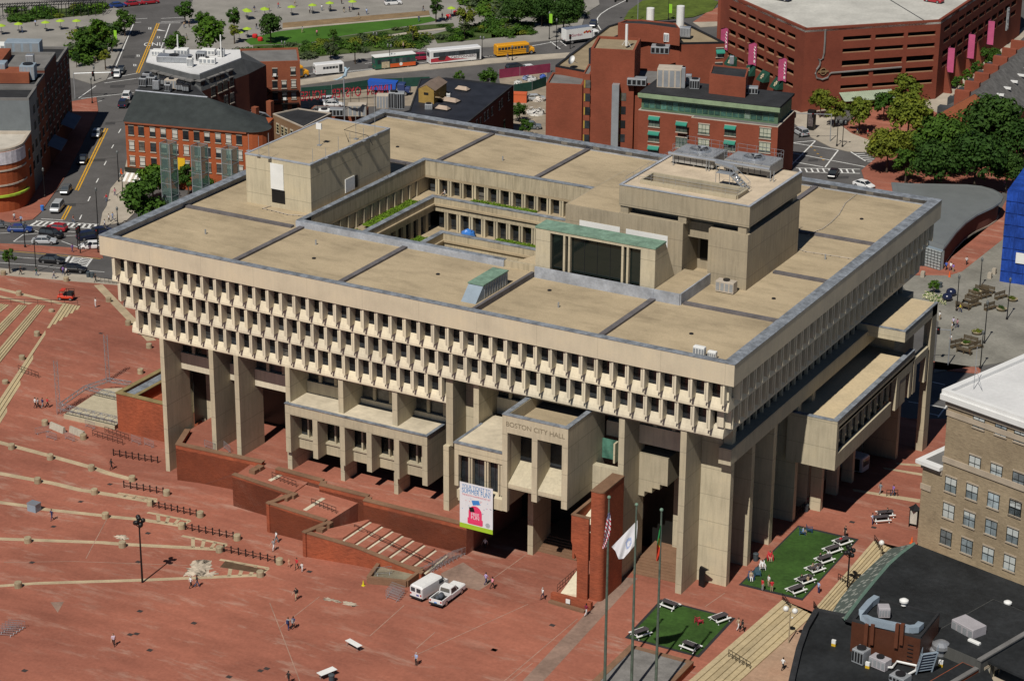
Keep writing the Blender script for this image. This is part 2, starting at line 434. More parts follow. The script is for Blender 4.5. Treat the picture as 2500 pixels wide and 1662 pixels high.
pier(54.7,55.75,YF,9.0,15.4,25.3);pier(54.6,55.45,2.1,6.0,5.5,15.5)
pier(58.9,59.7,YF,9.0,5.5,25.3)
pier(80.4,81.2,2.4,8.5,2.,25.3);pier(89.1,89.95,2.2,8.0,2.,25.3)
pier(89.6,94.1,7.0,8.0,2.,25.2)
for y in(14.2,21.4,29.6,34.6):pier(89.0,94.1,y-.5,y+.5,.5,22.)
pier(99.0,100.1,64.8,66.9,-3,23.2)
inn=MB();inn.box(5.0,60,22,23,0,21.3);inn.box(60,93,23,24,0,25);inn.box(84,88.9,12,60,0,22);inn.box(5,6,9,60,0,21.3)
hp('inner_wall',inn,M_con)
def band(x0,x1,y,zw0,zw1,zb):
 hp('beam',MB().box(x0,x1,y,y+1.5,zb,zw0),M_pale)
 mb=MB();mb.box(x0,x1,y+.5,y+.6,zw0+.002,zw1)
 n=max(1,int((x1-x0)/2.1))
 for i in range(n):mb.box(x0+(i+.72)*(x1-x0)/n,x0+(i+.9)*(x1-x0)/n,y+.15,y+.49,zw0+.002,zw1,1)
 part('window_band',mb,[M_gls,M_con],hall)
for a,b in((8.25,16.08),(16.82,20.36),(21.1,28.98)):band(a,b,6.6,18.1,21.35,15.6)
band(29.72,37.45,6.9,18.0,21.35,15.9)
band(38.25,46.1,7.4,17.0,21.35,16.2);band(46.9,54.69,7.4,17.0,21.35,16.2)
hp('recess_wall',MB().box(55.75,58.9,6.2,7.2,8,25.2),M_con)
band(59.7,71.5,7.6,21.6,25.2,19.2)
band(76.6,80.4,6.5,22.3,25.2,20.2);band(81.2,89.1,6.8,22.6,25.2,20.0)
CF=[29.6,34.1,38.55,42.87,47.27,51.7]
cb=MB()
cb.box(29.2,52.1,2.1,2.9,14.72,16.2);cb.box(29.2,52.1,2.9,8.0,15.5,16.1)
cb.box(51.3,52.1,2.9,8.0,8.93,15.5);cb.box(29.2,30.0,2.9,7,8.95,15.5)
for x in CF[1:-1]:cb.box(x-.4,x+.4,2.1,4.6,8.95,14.718)
cb.box(29.2,30.0,2.1,2.9,8.95,14.718);cb.box(51.3,52.1,2.1,2.9,8.93,14.718)
cb.box(30.0,51.3,4.25,5.4,8.9,10.75);cb.box(30,51.3,5.4,9,8.9,9.3);cb.box(30,51.3,7.4,8,9.3,15.5)
chamber=hp('council_chamber',cb,M_con)
part('coping',MB().box(29.15,52.15,2.0,2.5,16.203,16.33).box(51.7,52.15,2.5,7.9,16.203,16.33).box(29.15,29.5,2.5,7.9,16.203,16.33),M_lead,chamber)
M_sroof=mat('stained_roof',(.60,.52,.39),.9,.22,.12,1.2)
part('roof',MB().box(29.5,51.7,2.5,7.9,16.102,16.25),M_sroof,chamber)
part('parapet',MB().box(30.0,51.3,4.05,4.247,10.5,10.75),M_con,chamber)
for a,b in zip(CF,CF[1:]):
 mb=MB();x0,x1=a+.4,b-.4;mb.box(x0,x1,4.9,5.0,10.75,14.72)
 for k in(.40,.62):xx=x0+(x1-x0)*k;mb.box(xx-.13,xx+.13,4.3,4.897,10.75,14.715,1)
 mb.box(x0,x1,4.75,4.897,13.6,13.85,1)
 part('window',mb,[M_gls,M_con],chamber)
by=MB();YB_=-4.0
by.box(59.9,67.0,YB_,-3.4,17.9,19.4);by.box(59.9,67,-3.4,6.2,18.7,19.4)
by.box(59.9,60.5,YB_,-3.4,13.4,17.9);by.box(59.9,60.4,-3.4,6.2,11.4,18.7)
by.extrude([(YB_,11.35),(YB_,12.9),(-3.2,13.4),(6.2,13.4),(6.2,11.35)],0,60.42,67.0)
bay=hp('bay',by,M_con)
part('roof',MB().box(60.2,67,-3.6,6.2,19.403,19.55),M_sroof,bay)
part('coping',MB().box(59.8,67,-4.08,-3.6,19.403,19.6).box(59.8,60.2,-3.6,3,19.403,19.6),M_lead,bay)
for a,b in((60.5,61.9),(62.5,64.3),(64.9,66.3)):
 mb=MB();mb.box(a,b,-3.1,-3.0,13.4,17.9)
 mb.box(b,b+.24,-3.85,-3.2,13.42,17.89,1);mb.box(b+.36,b+.6,-3.85,-3.2,13.42,17.89,1);mb.box(a+.6,a+.66,-3.14,-3.1,13.4,17.9,2)
 part('window',mb,[M_gls,M_con,M_drk],bay)
zt=24.92
hb=MB()
hb.box(67.0,76.46,-4,-3.4,22.55,zt);hb.box(75.76,76.46,-3.4,6.3,13.73,zt);hb.box(67.0,67.7,-3.4,6.3,13.73,zt)
hb.box(67.0,67.75,-4,-3.4,11.4,22.548);hb.box(71.3,72.1,-4,-.3,13.73,22.548);hb.box(75.62,76.46,-4,-3.4,13.73,22.548)
hb.box(67.7,75.76,-3.4,6.3,22.55,23.1)
for a,b in((67.75,71.3),(72.1,75.76)):
 hb.extrude([(-3.75,14.7),(-3.75,15.3),(-.4,17.35),(-.1,17.35),(-.1,14.7)],0,a,b)
 hb.extrude([(-.098,14.7),(-.098,15),(6,15),(6,14.7)],0,a,b)
hood=hp('entrance_hood',hb,M_con)
hr=MB();hr.box(66.95,76.5,-4.05,-3.35,zt+.003,zt+.1);hr.box(66.95,67.65,-3.35,3,zt+.003,zt+.1);hr.box(75.8,76.5,-3.35,3,zt+.003,zt+.1)
part('coping',hr,M_lead,hood);part('deck',MB().box(67.72,75.74,-3.38,6,23.103,23.2),M_grav,hood)
for a,b in((67.75,71.3),(72.1,75.76)):
 mb=MB();mb.box(a,b,-.4,-.3,17.36,22.54);mb.box(a,b,-.5,-.402,17.36,17.6,1);part('window',mb,[M_gls,M_drk],hood)
text_part('lettering','BOSTON CITY HALL',.93,mat('engraved_letters',(.23,.19,.13),.9,.1),hood,(71.75,-4.01,23.75),(1,0,0),(0,0,1),.02)
pier(67.3,68.1,2.5,7.5,1.8,14.6)
hp('panel_wall',MB().box(76.47,80.39,3.0,4.0,13.4,17.3),M_con)
hp('panel_wall',MB().box(76.47,80.39,6.8,7.3,2.2,8.2),M_con)
M_ggl=glass('green_glass',(.025,.06,.045),.1)
for z0,z1,m in((17.35,20.1,M_ggl),(8.25,13.35,M_gls)):
 mb=MB();mb.box(76.5,80.35,5.6,5.7,z0,z1)
 for x in(78.0,78.5)if z0<10 else(78.6,):mb.box(x,x+.25,4.6,5.59,z0,z1,1)
 part('window',mb,[m,M_con],hall)
A0=PY('c12',1192,1010,7.0);A1=PY('c12',1440,1060,7.0)
ss=MB();n=4;x0,x1=A0 .x,A1 .x;zb0=PY('c12',1200,1360,7).z;zb1=PY('c12',1430,1290,7).z
prof=[(x0,A0 .z)]
for i in range(n):
 xa=x0+(x1-x0)*i/n;xb=x0+(x1-x0)*(i+1)/n;z=zb0+(zb1-zb0)*i/(n-1)
 prof+=[(xa,z),(xb,z)]
prof+=[(x1,A0 .z)]
nn=len(prof)
ss.add([(x,7.0,z)for x,z in prof]+[(x,13.,z)for x,z in prof],[(i,(i+1)%nn,nn+(i+1)%nn,nn+i)for i in range(nn)]+[tuple(range(nn-1,-1,-1)),tuple(range(nn,2*nn))])
hp('stepped_soffit',ss,M_con)
ph=MB();ph.box(7.6,18.95,25.0,46.7,ZR,42.7)
pent=hp('roof_house',ph,M_con)
part('roof',MB().box(7.9,18.65,25.3,46.4,42.703,42.8),M_grav,pent)
part('coping',MB().box(7.55,19.0,24.95,25.3,42.703,42.9).box(7.55,7.9,25.3,46.75,42.703,42.9).box(18.65,19,25.3,46.75,42.703,42.9).box(7.9,18.65,46.4,46.75,42.703,42.9),M_lead2,pent)
q=lambda a,b:PY('b6',a,b,24.95)
part('panel',MB().box(q(200,700).x,q(305,700).x,24.9,24.99,q(250,875).z,q(250,668).z),M_wht,pent)
part('opening',MB().box(q(212,900).x,q(318,900).x,24.93,24.995,q(260,985).z,q(250,878).z),M_blk,pent)
q=lambda a,b:PX('b6',a,b,19.0)
part('louvre_door',MB().box(18.96,19.08,q(810,850).y,q(885,840).y,q(845,890).z,q(845,780).z),M_wht,pent)
part('opening',MB().box(18.955,19.0,q(886,820).y,q(912,820).y,q(898,860).z,q(898,762).z),M_blk,pent)
ct=MB();fl=MB()
Z1=(36.3,34.0,31.1);Z2=(32.0,29.9,27.0);s2=3.85
crt_f,crt_w=[],[]
for(zt_,zl,zf),k in((Z1,0.),(Z2,s2)):
 xa,yb=CX0+k,CY1-k;top=zt_
 ct.box(xa,CX1+2,yb-.006,yb+.8,zl,top);ct.box(xa-.8,xa+.006,CY0+2+k,yb+.8,zl,top)
 x=xa+.3
 while x<CX1+2-2.2:
  crt_f.append(MB().box(x+1.45,x+1.7,yb+.05,yb+1.0,zf,zl-.002).box(x+1.85,x+2.17,yb+.02,yb+1.0,zf,zl-.002))
  crt_w.append(MB().box(x,x+1.45,yb+1.0,yb+1.1,zf,zl).box(x,x+1.45,yb+.93,yb+.998,zf+.6,zf+.68,1));x+=2.17
 y=yb-.3
 while y>CY0+4:
  crt_f.append(MB().box(xa-.5,xa-.05,y-1.7,y-1.45,zf,zl-.002).box(xa-.5,xa-.02,y-2.17,y-1.85,zf,zl-.002))
  crt_w.append(MB().box(xa-.6,xa-.5,y-2.17,y,zf,zl).box(xa-.498,xa-.44,y-1.45,y,zf+.6,zf+.68,1));y-=2.17
 fl.box(xa-1.2,xa+s2+.3,CY0+.5,yb+1.2,zf-.3,zf);fl.box(xa+s2+.3,CX1+2,yb-s2-.3,yb+1.2,zf-.3,zf)
k=2*s2;ct.box(CX0+k,CX1+2,CY1-k,CY1-k+.8,22,28.0);ct.box(CX0+k-.8,CX0+k,CY0,CY1-k+.8,22,28.0)
ct.box(CX0,CX1,CY0-.6,CY0,24,36.29);ct.box(CX1,CX1+.5,CY0,27,24,36.25)
ct.box(CX0+k,CX1,CY0+.02,CY1-k,22,22.4)
court=hp('court_wall',ct,concrete('court_concrete',(.47,.40,.28),jz=0,stain=.5))
part('terrace_floor',fl,M_grav,court)
many('court_fin',crt_f,M_con,court,100);many('court_window',crt_w,[M_gls,M_drk],court,100)
rim=MB();rim.box(20.2,54.2,CY0-.65,CY0+.02,36.303,36.4);rim.box(20.2,21.05,CY0+.02,CY1+.85,36.303,36.4);rim.box(21.05,60,CY1-.05,CY1+.85,36.303,36.4)
rim.box(CX0+s2-.85,CX0+s2+.05,CY0+2,CY1-s2+.85,32.003,32.1);rim.box(CX0+s2+.05,CX1,CY1-s2-.05,CY1-s2+.85,32.003,32.1)
rim.box(CX0+k-.85,CX0+k+.05,CY0+2,CY1-k+.85,28.003,28.1);rim.box(CX0+k+.05,CX1,CY1-k-.05,CY1-k+.85,28.003,28.1)
part('court_coping',rim,M_lead,court)
gf=MB();gf.box(20.2,54.2,CY0-.85,CY0-.652,ZR,36.3);gf.box(20.2,20.3,CY0-.65,CY1+.8,ZR,36.3);gf.box(20.3,60,CY1+.802,CY1+.9,ZR,36.3)
part('court_flashing',gf,M_lead2,court)
wd=MB();wd.prism([(54.2,CY0+.03),(CX1-.05,CY0+.03),(CX1-.05,27.5),(58.5,27.5)],34.0,[35.45,35.45,36.6,36.6]);part('ramp',wd,M_grav,court)
mo=MB();X0,X1,YM=59.85,77.55,17.7
prof=[(YM,36.9),(YM,42.4),(20.8,42.4),(24.4,36.0),(24.4,35.5),(YM,35.5)]
mo.extrude(prof,0,X0,62.05);mo.extrude(prof,0,75.45,X1)
mo.extrude([(YM+.2,42.0),(YM+.2,42.39),(20.8,42.39),(24.38,35.9),(24.0,35.9),(20.4,42.0)],0,62.052,75.448)
mo.box(62.052,75.448,YM,YM+.19,42.0,42.39)
for a in(64.0,64.75,72.65,73.4):mo.box(a,a+.3,YM,YM+.5,36.9,41.998)
mono=hp('clerestory',mo,M_con)
part('copper_roof',MB().box(X0-.08,X1+.08,YM-.08,20.9,42.403,42.62),M_cop,mono)
for a,b in((62.05,64.0),(64.3,64.75),(65.05,72.65),(72.95,73.4),(73.7,75.45)):
 mb=MB().box(a,b,YM+.55,YM+.65,36.9,41.998)
 n=int((b-a)/1.9)
 for i in range(1,n):xx=a+(b-a)*i/n;mb.box(xx-.03,xx+.03,YM+.5,YM+.548,36.9,41.99,1)
 part('pane',mb,[glass('dark_pane',(.006,.009,.008),.06,False),M_drk],mono)
part('curb',MB().box(X0,X1,YM-.25,YM-.003,ZR,36.95).box(X1,81.3,YM-.2,YM,ZR,36.95).box(81.25,81.45,YM,26.9,ZR,36.95),M_lead2,mono)
hp('roof_terrace',MB().box(X1+.003,81.24,YM+.002,26.95,ZR,36.88),M_grav)
bl=MB();y0,y1=26.96,44.7
bl.box(67.56,77.15,y0,y1,ZR,43.15);bl.box(59.45,67.55,y0,y1,26,43.05);bl.box(80.9,86.58,y0,y1,ZR,43.15)
bl.box(77.152,80.898,y0+5,y1,ZR,41.5);bl.box(77.152,80.898,y0+1.8,y0+2.2,40.9,43.1)
for x in(67.7,76.3,85.0):bl.box(x,x+1.2,y0+.2,y0+1.4,43.152,44.2)
bl.box(84.8,86.2,43.0,y1-.3,43.152,44.2);bl.box(69,85.4,y0+2.0,y1-2,43.152,44.2)
XA,XB_,YA,YB2=67.56,86.65,y0,y1
px0,px1,py0,py1=69.9,83.6,29.2,32.6
bl.box(XA,XB_,YA,py0,44.2,47.0);bl.box(XA,XB_,py1,YB2,44.2,47.0);bl.box(XA,px0,py0,py1,44.2,47.0);bl.box(px1,XB_,py0,py1,44.2,47.0)
block=hp('plant_block',bl,concrete('block_concrete',(.43,.365,.265),stain=.3))
part('roof',MB().box(67.95,86.25,27.35,py0-.2,47.003,47.06).box(67.95,86.25,py1+.2,44.3,47.003,47.06).box(67.95,px0-.2,py0-.2,py1+.2,47.003,47.06).box(px1+.2,86.25,py0-.2,py1+.2,47.003,47.06),mat('pinkish_deck',(.56,.46,.34),.9,.15,.6),block)
part('roof',MB().box(59.7,67.5,27.2,44.4,43.053,43.1),M_grav,block)
part('coping',MB().box(67.5,86.7,26.9,27.3,47.063,47.16).box(67.5,67.9,27.3,44.75,47.063,47.16).box(86.3,86.7,27.3,44.75,47.063,47.16),M_lead2,block)
part('pit_curb',MB().box(px0-.2,px1+.2,py0-.35,py0,47.063,47.6).box(px0-.2,px1+.2,py1,py1+.3,47.063,47.6).box(px1,px1+.3,py0,py1,47.063,47.6).box(px0-.3,px0,py0,py1,47.063,47.6),M_con,block)
part('pit_floor',MB().box(px0,px1,py0,py1,44.0,44.6),M_drk,block)
q=lambda a,b:PY('b12',a,b,y0)
for(a0,a1,ztop,zbot)in((718,1048,790,850),(1098,1440,862,985)):
 part('louvre_panel',MB().box(q(a0,800).x,q(a1,800).x,y0-.06,y0-.003,q(a0,zbot).z,q(a0,ztop).z),M_wht,block)
part('opening',MB().box(77.6,80.89,y0+4.8,y0+4.99,36.9,40.9),M_blk,block)
wg=MB();XO=100.1
wg.box(93.0,XO,28.2,28.9,11.8,18.9);wg.box(93.0,XO,28.9,58.1,17.3,17.9);wg.box(XO-.7,XO,28.9,58.1,17.5,18.95)
wg.box(XO-.6,XO,28.9,49.4,11.9,14.0);wg.box(93,XO-.6,28.9,49.4,11.9,12.4)
wing=hp('side_wing',wg,M_con)
part('roof',MB().box(93.0,XO-.72,28.92,58.0,17.903,18.3),concrete('wing_roof',(.58,.47,.31),jz=0,stain=.2),wing)  # even warm tan concrete, shared by both wing roofs
part('coping',MB().box(XO-.75,XO+.05,28.15,58.1,18.953,19.05).box(93,XO-.75,28.15,28.85,18.903,19.0),M_lead,wing)
wb=MB();wb.box(XO-.9,XO-.8,28.9,57,14.0,17.5)
for i in range(11):wb.box(XO-.8,XO-.5,30+i*2.4,30.35+i*2.4,14.02,17.48,1)
part('window_band',wb,[M_gls,M_con],wing)
def frame_panel(ya,yb,zb_,zt_,hole):
 mb=MB()
 for y_,w_ in((ya,1.2),(yb-.9,.9)):mb.box(XO-.8,XO,y_,y_+w_,zb_,zt_-1.2)
 mb.box(XO-.8,XO,ya,yb,zt_-1.198,zt_)
 if hole:mb.box(XO-.5,XO-.05,ya+1.2,yb-2.4,zb_,zt_-1.2)
 part('frame_panel',mb,M_con,wing)
frame_panel(51.2,57.6,12.0,17.3,True);frame_panel(58.2,64.2,12.0,17.4,False)
for y in(32.0,36.6,45.3,49.8,58):pier(91.5,93.0,y-.4,y+.5,17.4,20.2)
rb=MB();rb.box(92.9,94.6,5.6,72,20.2,22.4);rb.box(92.4,92.9,7,72,24.9,25.3);hp('beam',rb,M_con)
rw=MB();rw.box(92.8,92.9,7,72,22.4,25.3)
for i in range(30):rw.box(92.9,93.3,7.5+2.17*i,7.9+2.17*i,22.42,25.28,1)
part('window_band',rw,[M_gls,M_con],hall)
hp('side_wall',MB().box(88.5,91.5,8.0,60,12,22),M_con)
for y in(34,40,46):pier(94.6,96.2,y,y+.8,0,12)
hp('side_wall',MB().box(91.6,92.6,36,60,0,17.2),M_con)
hp('side_wall',MB().box(93,98,59,60,0,17),M_con)
ub=MB();ub.box(93,XO,53.3,66.9,21.7,23.3);uw=hp('upper_wing',ub,M_con)
part('roof',MB().box(93.4,XO-.4,53.7,66.5,23.303,23.36),concrete('wing_roof',(.6,.49,.33),jz=0,stain=.2),uw)
part('coping',MB().box(93,XO+.04,53.26,53.7,23.303,23.42).box(XO-.4,XO+.04,53.7,66.94,23.303,23.42),M_lead,uw)
hp('side_wall',MB().box(93,97,58,66.5,12,21.7),M_con)
hp('back_wall',MB().box(20,92,66,71,-4,21.4).box(6,10,12,70,-4,21.4),M_con)
lob=MB();lob.box(8.3,54,14.5,14.6,6,21.2);lob.box(54,89,12.5,12.6,2,25);lob.box(8.3,8.4,9,14.5,6,21);part('shade_lobby_glass',lob,glass('shade_lobby_glass',(.014,.014,.013),.3,False),hall)  # lobby glazing added near-black so the void behind the piers looks shaded
rd=random.Random(4)
for i,(x,y)in enumerate(((11,10),(30,9),(48,12),(68,9),(87,9),(12,60),(30,62),(50,63),(91,26),(91,44),(89,63),(70,64),(27,14),(64,14))):
 hp('roof_drain',MB().lathe(x,y,[(.3,ZR),(.28,ZR+.12),(.05,ZR+.2)],8),M_drk)if i%3 else hp('vent_stub',MB().cyl(x,y,ZR,ZR+.7,.12,None,8),M_gry)
def P2(t,a,b,z=None):
 p=G(t,a,b)if z is None else PZ(t,a,b,z);return(p.x,p.y)
M_plaza=paving('plaza_brick',(.365,.135,.09),(.25,.092,.064),white=.65,wscale=.11)
M_band=mat('pale_paving_band',(.47,.37,.24),.9,.2,.4,4.)
M_asph=mat('asphalt',(.105,.10,.098),.9,.22,.12,3.)
M_walk=mat('pale_pavement',(.42,.37,.30),.9,.16,.25,3.)
M_turf=mat('artificial_turf',(.034,.082,.014),.95,.3,.25,2.)
M_step=concrete('stair_stone',(.52,.42,.26),jz=0,stain=.3)
M_red2=paving('lower_paving',(.43,.30,.21),(.36,.19,.12),white=.0)
sheet('ground',[(-2500,-1500),(2500,-1500),(2500,4000),(-2500,4000)],-1.3,mat('ground_earth',(.20,.19,.17),.95,.15,.05))
sA=[P2('b0',-900,830),P2('b0',0,905),P2('b0',450,945),P2('b0',980,990)]
st_up=[('d18',365,905),('d18',-1600,2620)]
e1=P2('d18',1110,425);e2=P2('d18',610,1000);e3=P2('d18',365,905);e4=P2('d18',-1200,2260)
pl=sA+[(-20,78),(97,78),P2('c18',1330,740),P2('c18',1700,740),P2('c18',1700,1500),P2('d18',1420,500),e1,e2,e3,e4,(40,-150),(-150,-150)]
sheet('plaza',pl,0,M_plaza)
bands=[]
def poly(t,pts,w=1.0):
 for a,b in zip(pts,pts[1:]):bands.append(strip(P2(t,*a),P2(t,*b),w))
poly('c0',[(-60,918),(400,1040),(760,1140),(1060,1230)]);poly('c0',[(-60,1175),(430,1265),(790,1340),(1270,1420)]);poly('c0',[(-60,1412),(250,1455),(860,1530)],.9)
poly('d0',[(860,225),(1500,305)],.9);poly('d0',[(-60,405),(980,452),(1790,495)],.9);poly('d0',[(-60,797),(1160,745),(2110,705)],.8)
poly('b0',[(800,985),(1235,1440)],1.6);poly('b0',[(-60,1005),(510,1140)],1.2);poly('b0',[(-60,1065),(250,1140)],1.0)
def ladder(t,a,b,c,d,n):
 0
 A,B,Cc,Dd=(Vector(P2(t,*q))for q in(a,b,c,d))
 bands.append(strip(A,B,.55));bands.append(strip(B,Dd,.5))
 for i in range(1,n):f=i/n;bands.append(strip(A.lerp(B,f),Cc.lerp(Dd,f),.5))
ladder('c0',(960,1345),(1275,1395),(930,1365),(1235,1415),4)
ladder('d0',(1200,195),(1548,262),(1230,265),(1480,303),4);ladder('d0',(1480,385),(1845,455),(1500,478),(1790,492),4);ladder('d0',(1790,578),(2185,648),(1780,718),(2120,704),4)
sheets('plaza_band',bands,.008,M_band)
M_bloom=mat('lime_bloom',(.50,.42,.33),.95,.4,.5,2.)
M_grey_p=mat('grey_patch',(.27,.18,.14),.95,.25,.3,2.)
def blob(t,a,b,rx,ry,n=18,k=.5):
 c_=Vector(P2(t,a,b));out=[]
 for i in range(n):
  g=2*math.pi*i/n;r=1+rnd.uniform(-k,k);out.append((c_.x+rx*r*math.cos(g),c_.y+ry*r*math.sin(g)))
 return out
sheets('paving_stain',[blob('d0',1610,650,1.5,2.2,40,.45),blob('d0',1690,695,1.3,.8,40,.6),blob('d0',985,395,.9,.5,40,.6),blob('d6',690,905,1.2,.35,40,.5),blob('d6',850,940,1.0,.4,40,.5)],.012,M_bloom)
sheets('grey_paving',[[P2('d6',*q)for q in((1590,690),(1770,600),(2010,760),(1900,830),(1600,760))],[P2('d0',*q)for q in((410,925),(520,922),(470,1010))],[P2('d12',*q)for q in((250,1568),(1050,720),(1190,730),(420,1568))]],.012,M_grey_p)
drains=[('d0',657,107),('d0',435,310),('d0',1205,364),('d0',260,602),('d0',1125,597),('d0',1140,998),('d0',1220,1315),('d0',200,1482),('d0',2120,1482),('d0',2172,1465),('d0',1865,1532),('d0',1112,1182),('d0',1060,1188),('d6',2025,1313),('d6',518,676),('c0',247,80),('c0',822,46),('d12',495,1112),('d12',20,1313),('d18',935,273),('d18',1112,317),('c0',895,1273),('d0',1580,1095)]
sheets('drain_cover',[[(p[0]-.35,p[1]-.3),(p[0]+.35,p[1]-.3),(p[0]+.35,p[1]+.3),(p[0]-.35,p[1]+.3)]for p in(P2(*q)for q in drains)],.016,mat('drain_iron',(.05,.04,.038),.8))
sheets('paving_seam',[strip(P2(t,*a),P2(t,*b),.12)for t,a,b in(('d6',(2280,540),(1960,770)),('d6',(1290,950),(1010,1200)),('d6',(1540,1170),(1390,1300)),('d6',(195,930),(440,1568)),('d0',(870,250),(700,570)),('d0',(30,600),(1530,625)),('d6',(2335,1420),(2150,1568)),('d12',(700,1060),(100,1568)),('d12',(1900,850),(1740,960)),('d6',(600,880),(280,1130)),('d6',(2300,940),(1350,1370)))],.01,mat('pale_seam',(.36,.22,.165),.95,.3,.4,2.))
pt_=[[P2('d0',*q)for q in((1835,590),(2180,665),(2120,690),(1790,640))]]
sheets('bare_bed',pt_,.016,mat('bare_earth',(.10,.06,.035),.95,.3,.5))
pod=thing('brick_podium','stepped red brick podium with flat coping under the projecting council box','podium',(30,0,1))
def pp(name,mb,m):return part(name,mb,m,pod)
ZT=6.05;zc=6.75
ow=[P2('c0',1430,945,zc),P2('c0',2130,1095,zc)]
iw=[P2('c6',240,1145,zc),P2('c6',615,1245,zc),P2('c6',598,1276,zc),P2('c6',985,1372,zc),P2('c6',957,1402,zc),P2('d6',1798,300,zc)]
xr=iw[-1][0]
top=[ow[0],ow[1],iw[0]]+iw[1:]+[(xr+.5,10),(xr+.5,22),(9,22),(9,ow[0][1]+6)]
pp('terrace',MB().prism(top,-1,ZT),[M_plaza])
def wall(pts,thick,z0,zts,inward=1,m=M_bwall):
 0
 zts=zts if isinstance(zts,(list,tuple))else[zts]*len(pts)
 a=MB();c_=MB()
 for i in range(len(pts)-1):
  p,q=Vector(pts[i]),Vector(pts[i+1]);d=(q-p).normalized();n=Vector((-d.y,d.x))*inward
  o=n*thick;e=.004*i
  za,zb=zts[i],zts[i+1]
  a.prism([p,q,q+o,p+o],z0,[za-e]*0 or[za,zb,zb,za])if inward>0 else a.prism([p+o,q+o,q,p],z0,[za,zb,zb,za])
  k=-n*.06;o2=n*(thick+.06)
  c_.prism([p+k-d*.05,q+k+d*.05,q+o2+d*.05,p+o2-d*.05],[za+.003+e,zb+.003+e,zb+.003+e,za+.003+e],[za+.14+e,zb+.14+e,zb+.14+e,za+.14+e])
 pp('parapet',a,m);pp('coping',c_,M_cope)
wall(ow,.75,-1,zc-.14);wall(iw,.75,-1,zc-.14)
wall([(xr,iw[-1][1]),(xr,4)],.6,-1,zc-.15)
wall([(9.2,ow[0][1]+5),ow[0]],.75,ZT-1,zc-.145)
O=[P2('c0',1890,1190,6.5),P2('c6',350,1345,6.35),P2('c6',165,1420,6.25),P2('d6',640,262,5.9),P2('d6',460,350,5.7),P2('d6',900,480,4.9),P2('d6',1430,690,3.3)]
OZ=[6.5,6.35,6.25,5.9,5.7,4.9,3.3]
SZ=[6.05,5.95,5.85,5.45,5.2,4.3,2.5]
yin=lambda x:lerp_tab([(iw[0][0],iw[0][1]),(iw[2][0],iw[2][1]),(iw[4][0],iw[4][1]),(iw[5][0],iw[5][1])],x)
I_=[(ow[1][0],ow[1][1]-.1)]+[(p[0]+2.5,yin(p[0]+2.5)+.1)for p in O[1:]]
I_[0]=(O[0][0],ow[1][1])
I_=[P2('c0',2080,1085,6.05),P2('c6',560,1220,5.95),P2('c6',420,1260,5.85),P2('c6',960,1395,5.45),P2('c6',990,1560,5.2),P2('d6',1250,375,4.3),P2('d6',1640,535,2.5)]
for i in range(len(O)-1):
 a_,b_,c_,d_=O[i],O[i+1],I_[i+1],I_[i]
 if i in(1,3,4,5):continue
 pp('walkway',MB().prism([a_,b_,c_,d_],-1,[SZ[i],SZ[i+1],SZ[i+1],SZ[i]])if(b_[0]-a_[0])*(c_[1]-b_[1])-(b_[1]-a_[1])*(c_[0]-b_[0])>0 else MB().prism([d_,c_,b_,a_],-1,[SZ[i],SZ[i+1],SZ[i+1],SZ[i]]),M_plaza)
for i,j in((0,2),(1,3),(3,5),(4,7)):
 wall(O[i:j]if i!=1 else O[2:4],.6,-1,[z-.14 for z in(OZ[i:j]if i!=1 else OZ[2:4])])if i!=3 else None
wall([O[1],O[2]],.6,-1,6.1);wall([O[3],O[4]],.6,-1,5.6)
pr=MB()
for t,a,b,z in(('c6',330,1370,6.3),('c6',385,1350,6.3),('d6',615,320,5.7),('d6',672,275,5.7),('c6',65,1150,6.6),('c6',110,1125,6.6)):
 p=PZ(t,a,b,z);pr.box(p.x-.5,p.x+.5,p.y-.5,p.y+.5,z-2.2,z)
pp('pier',pr,M_cope)
M_tread=mat('granite_tread',(.62,.55,.42),.85,.2,.8)
def zat(x):
 return lerp_tab([(O[4][0],SZ[4]),(O[5][0],SZ[5]),(O[6][0],SZ[6])],x)
TL_=[PZ_ for PZ_ in[(PZ('d6',*o_,z),PZ('d6',*i_,z),z)for o_,i_,z in(((700,385),(960,225),5.2),((790,420),(1010,272),4.9),((885,460),(1105,310),4.58),((975,497),(1190,348),4.26),((1060,535),(1272,385),3.94),((1150,573),(1358,423),3.62),((1240,612),(1450,462),3.3),((1335,653),(1542,502),2.98),((1450,690),(1632,545),2.66))]]
def ccw(q):return q if sum(a[0]*b[1]-b[0]*a[1]for a,b in zip(q,q[1:]+q[:1]))>0 else q[::-1]
pp('walkway',MB().prism(ccw([O[4],tuple(TL_[1][0])[:2],tuple(TL_[1][1])[:2],I_[4]]),-1,5.2),M_plaza)
for(o0,i0,z0),(o1,i1,z1)in zip(TL_[1:],TL_[2:]):
 pp('walkway',MB().prism(ccw([tuple(v)[:2]for v in(o0,o1,i1,i0)]),-1,z0-.05),M_plaza)
for o0,i0,z0 in TL_[1:]:pp('tread',MB().prism([tuple(v)for v in strip(o0,i0,.62)],z0-1,z0),M_tread)
for t,a,b,c_,d_,z in(('c6',195,1245,285,1200,6.0),('c6',480,1487,635,1388,5.6)):
 p,q=PZ(t,a,b,z),PZ(t,c_,d_,z);pp('tread',MB().prism([tuple(v)for v in strip(p,q,.6)],z-.5,z+.06),M_tread)
bed=thing('planting_bed','empty brick planting bed with barrier inside at the foot of the podium steps','planter',G('d6',1150,800))
bp=[P2('d6',1000,770),P2('d6',1310,800),(P2('d6',1440,700)),P2('d6',1090,650)]
zb=2.2
bw=MB()
for p,q in zip(bp,bp[1:]+bp[:1]):bw.prism([tuple(v)for v in strip(p,q,.5)],0,zb+1.1+.002*len(bw.v))
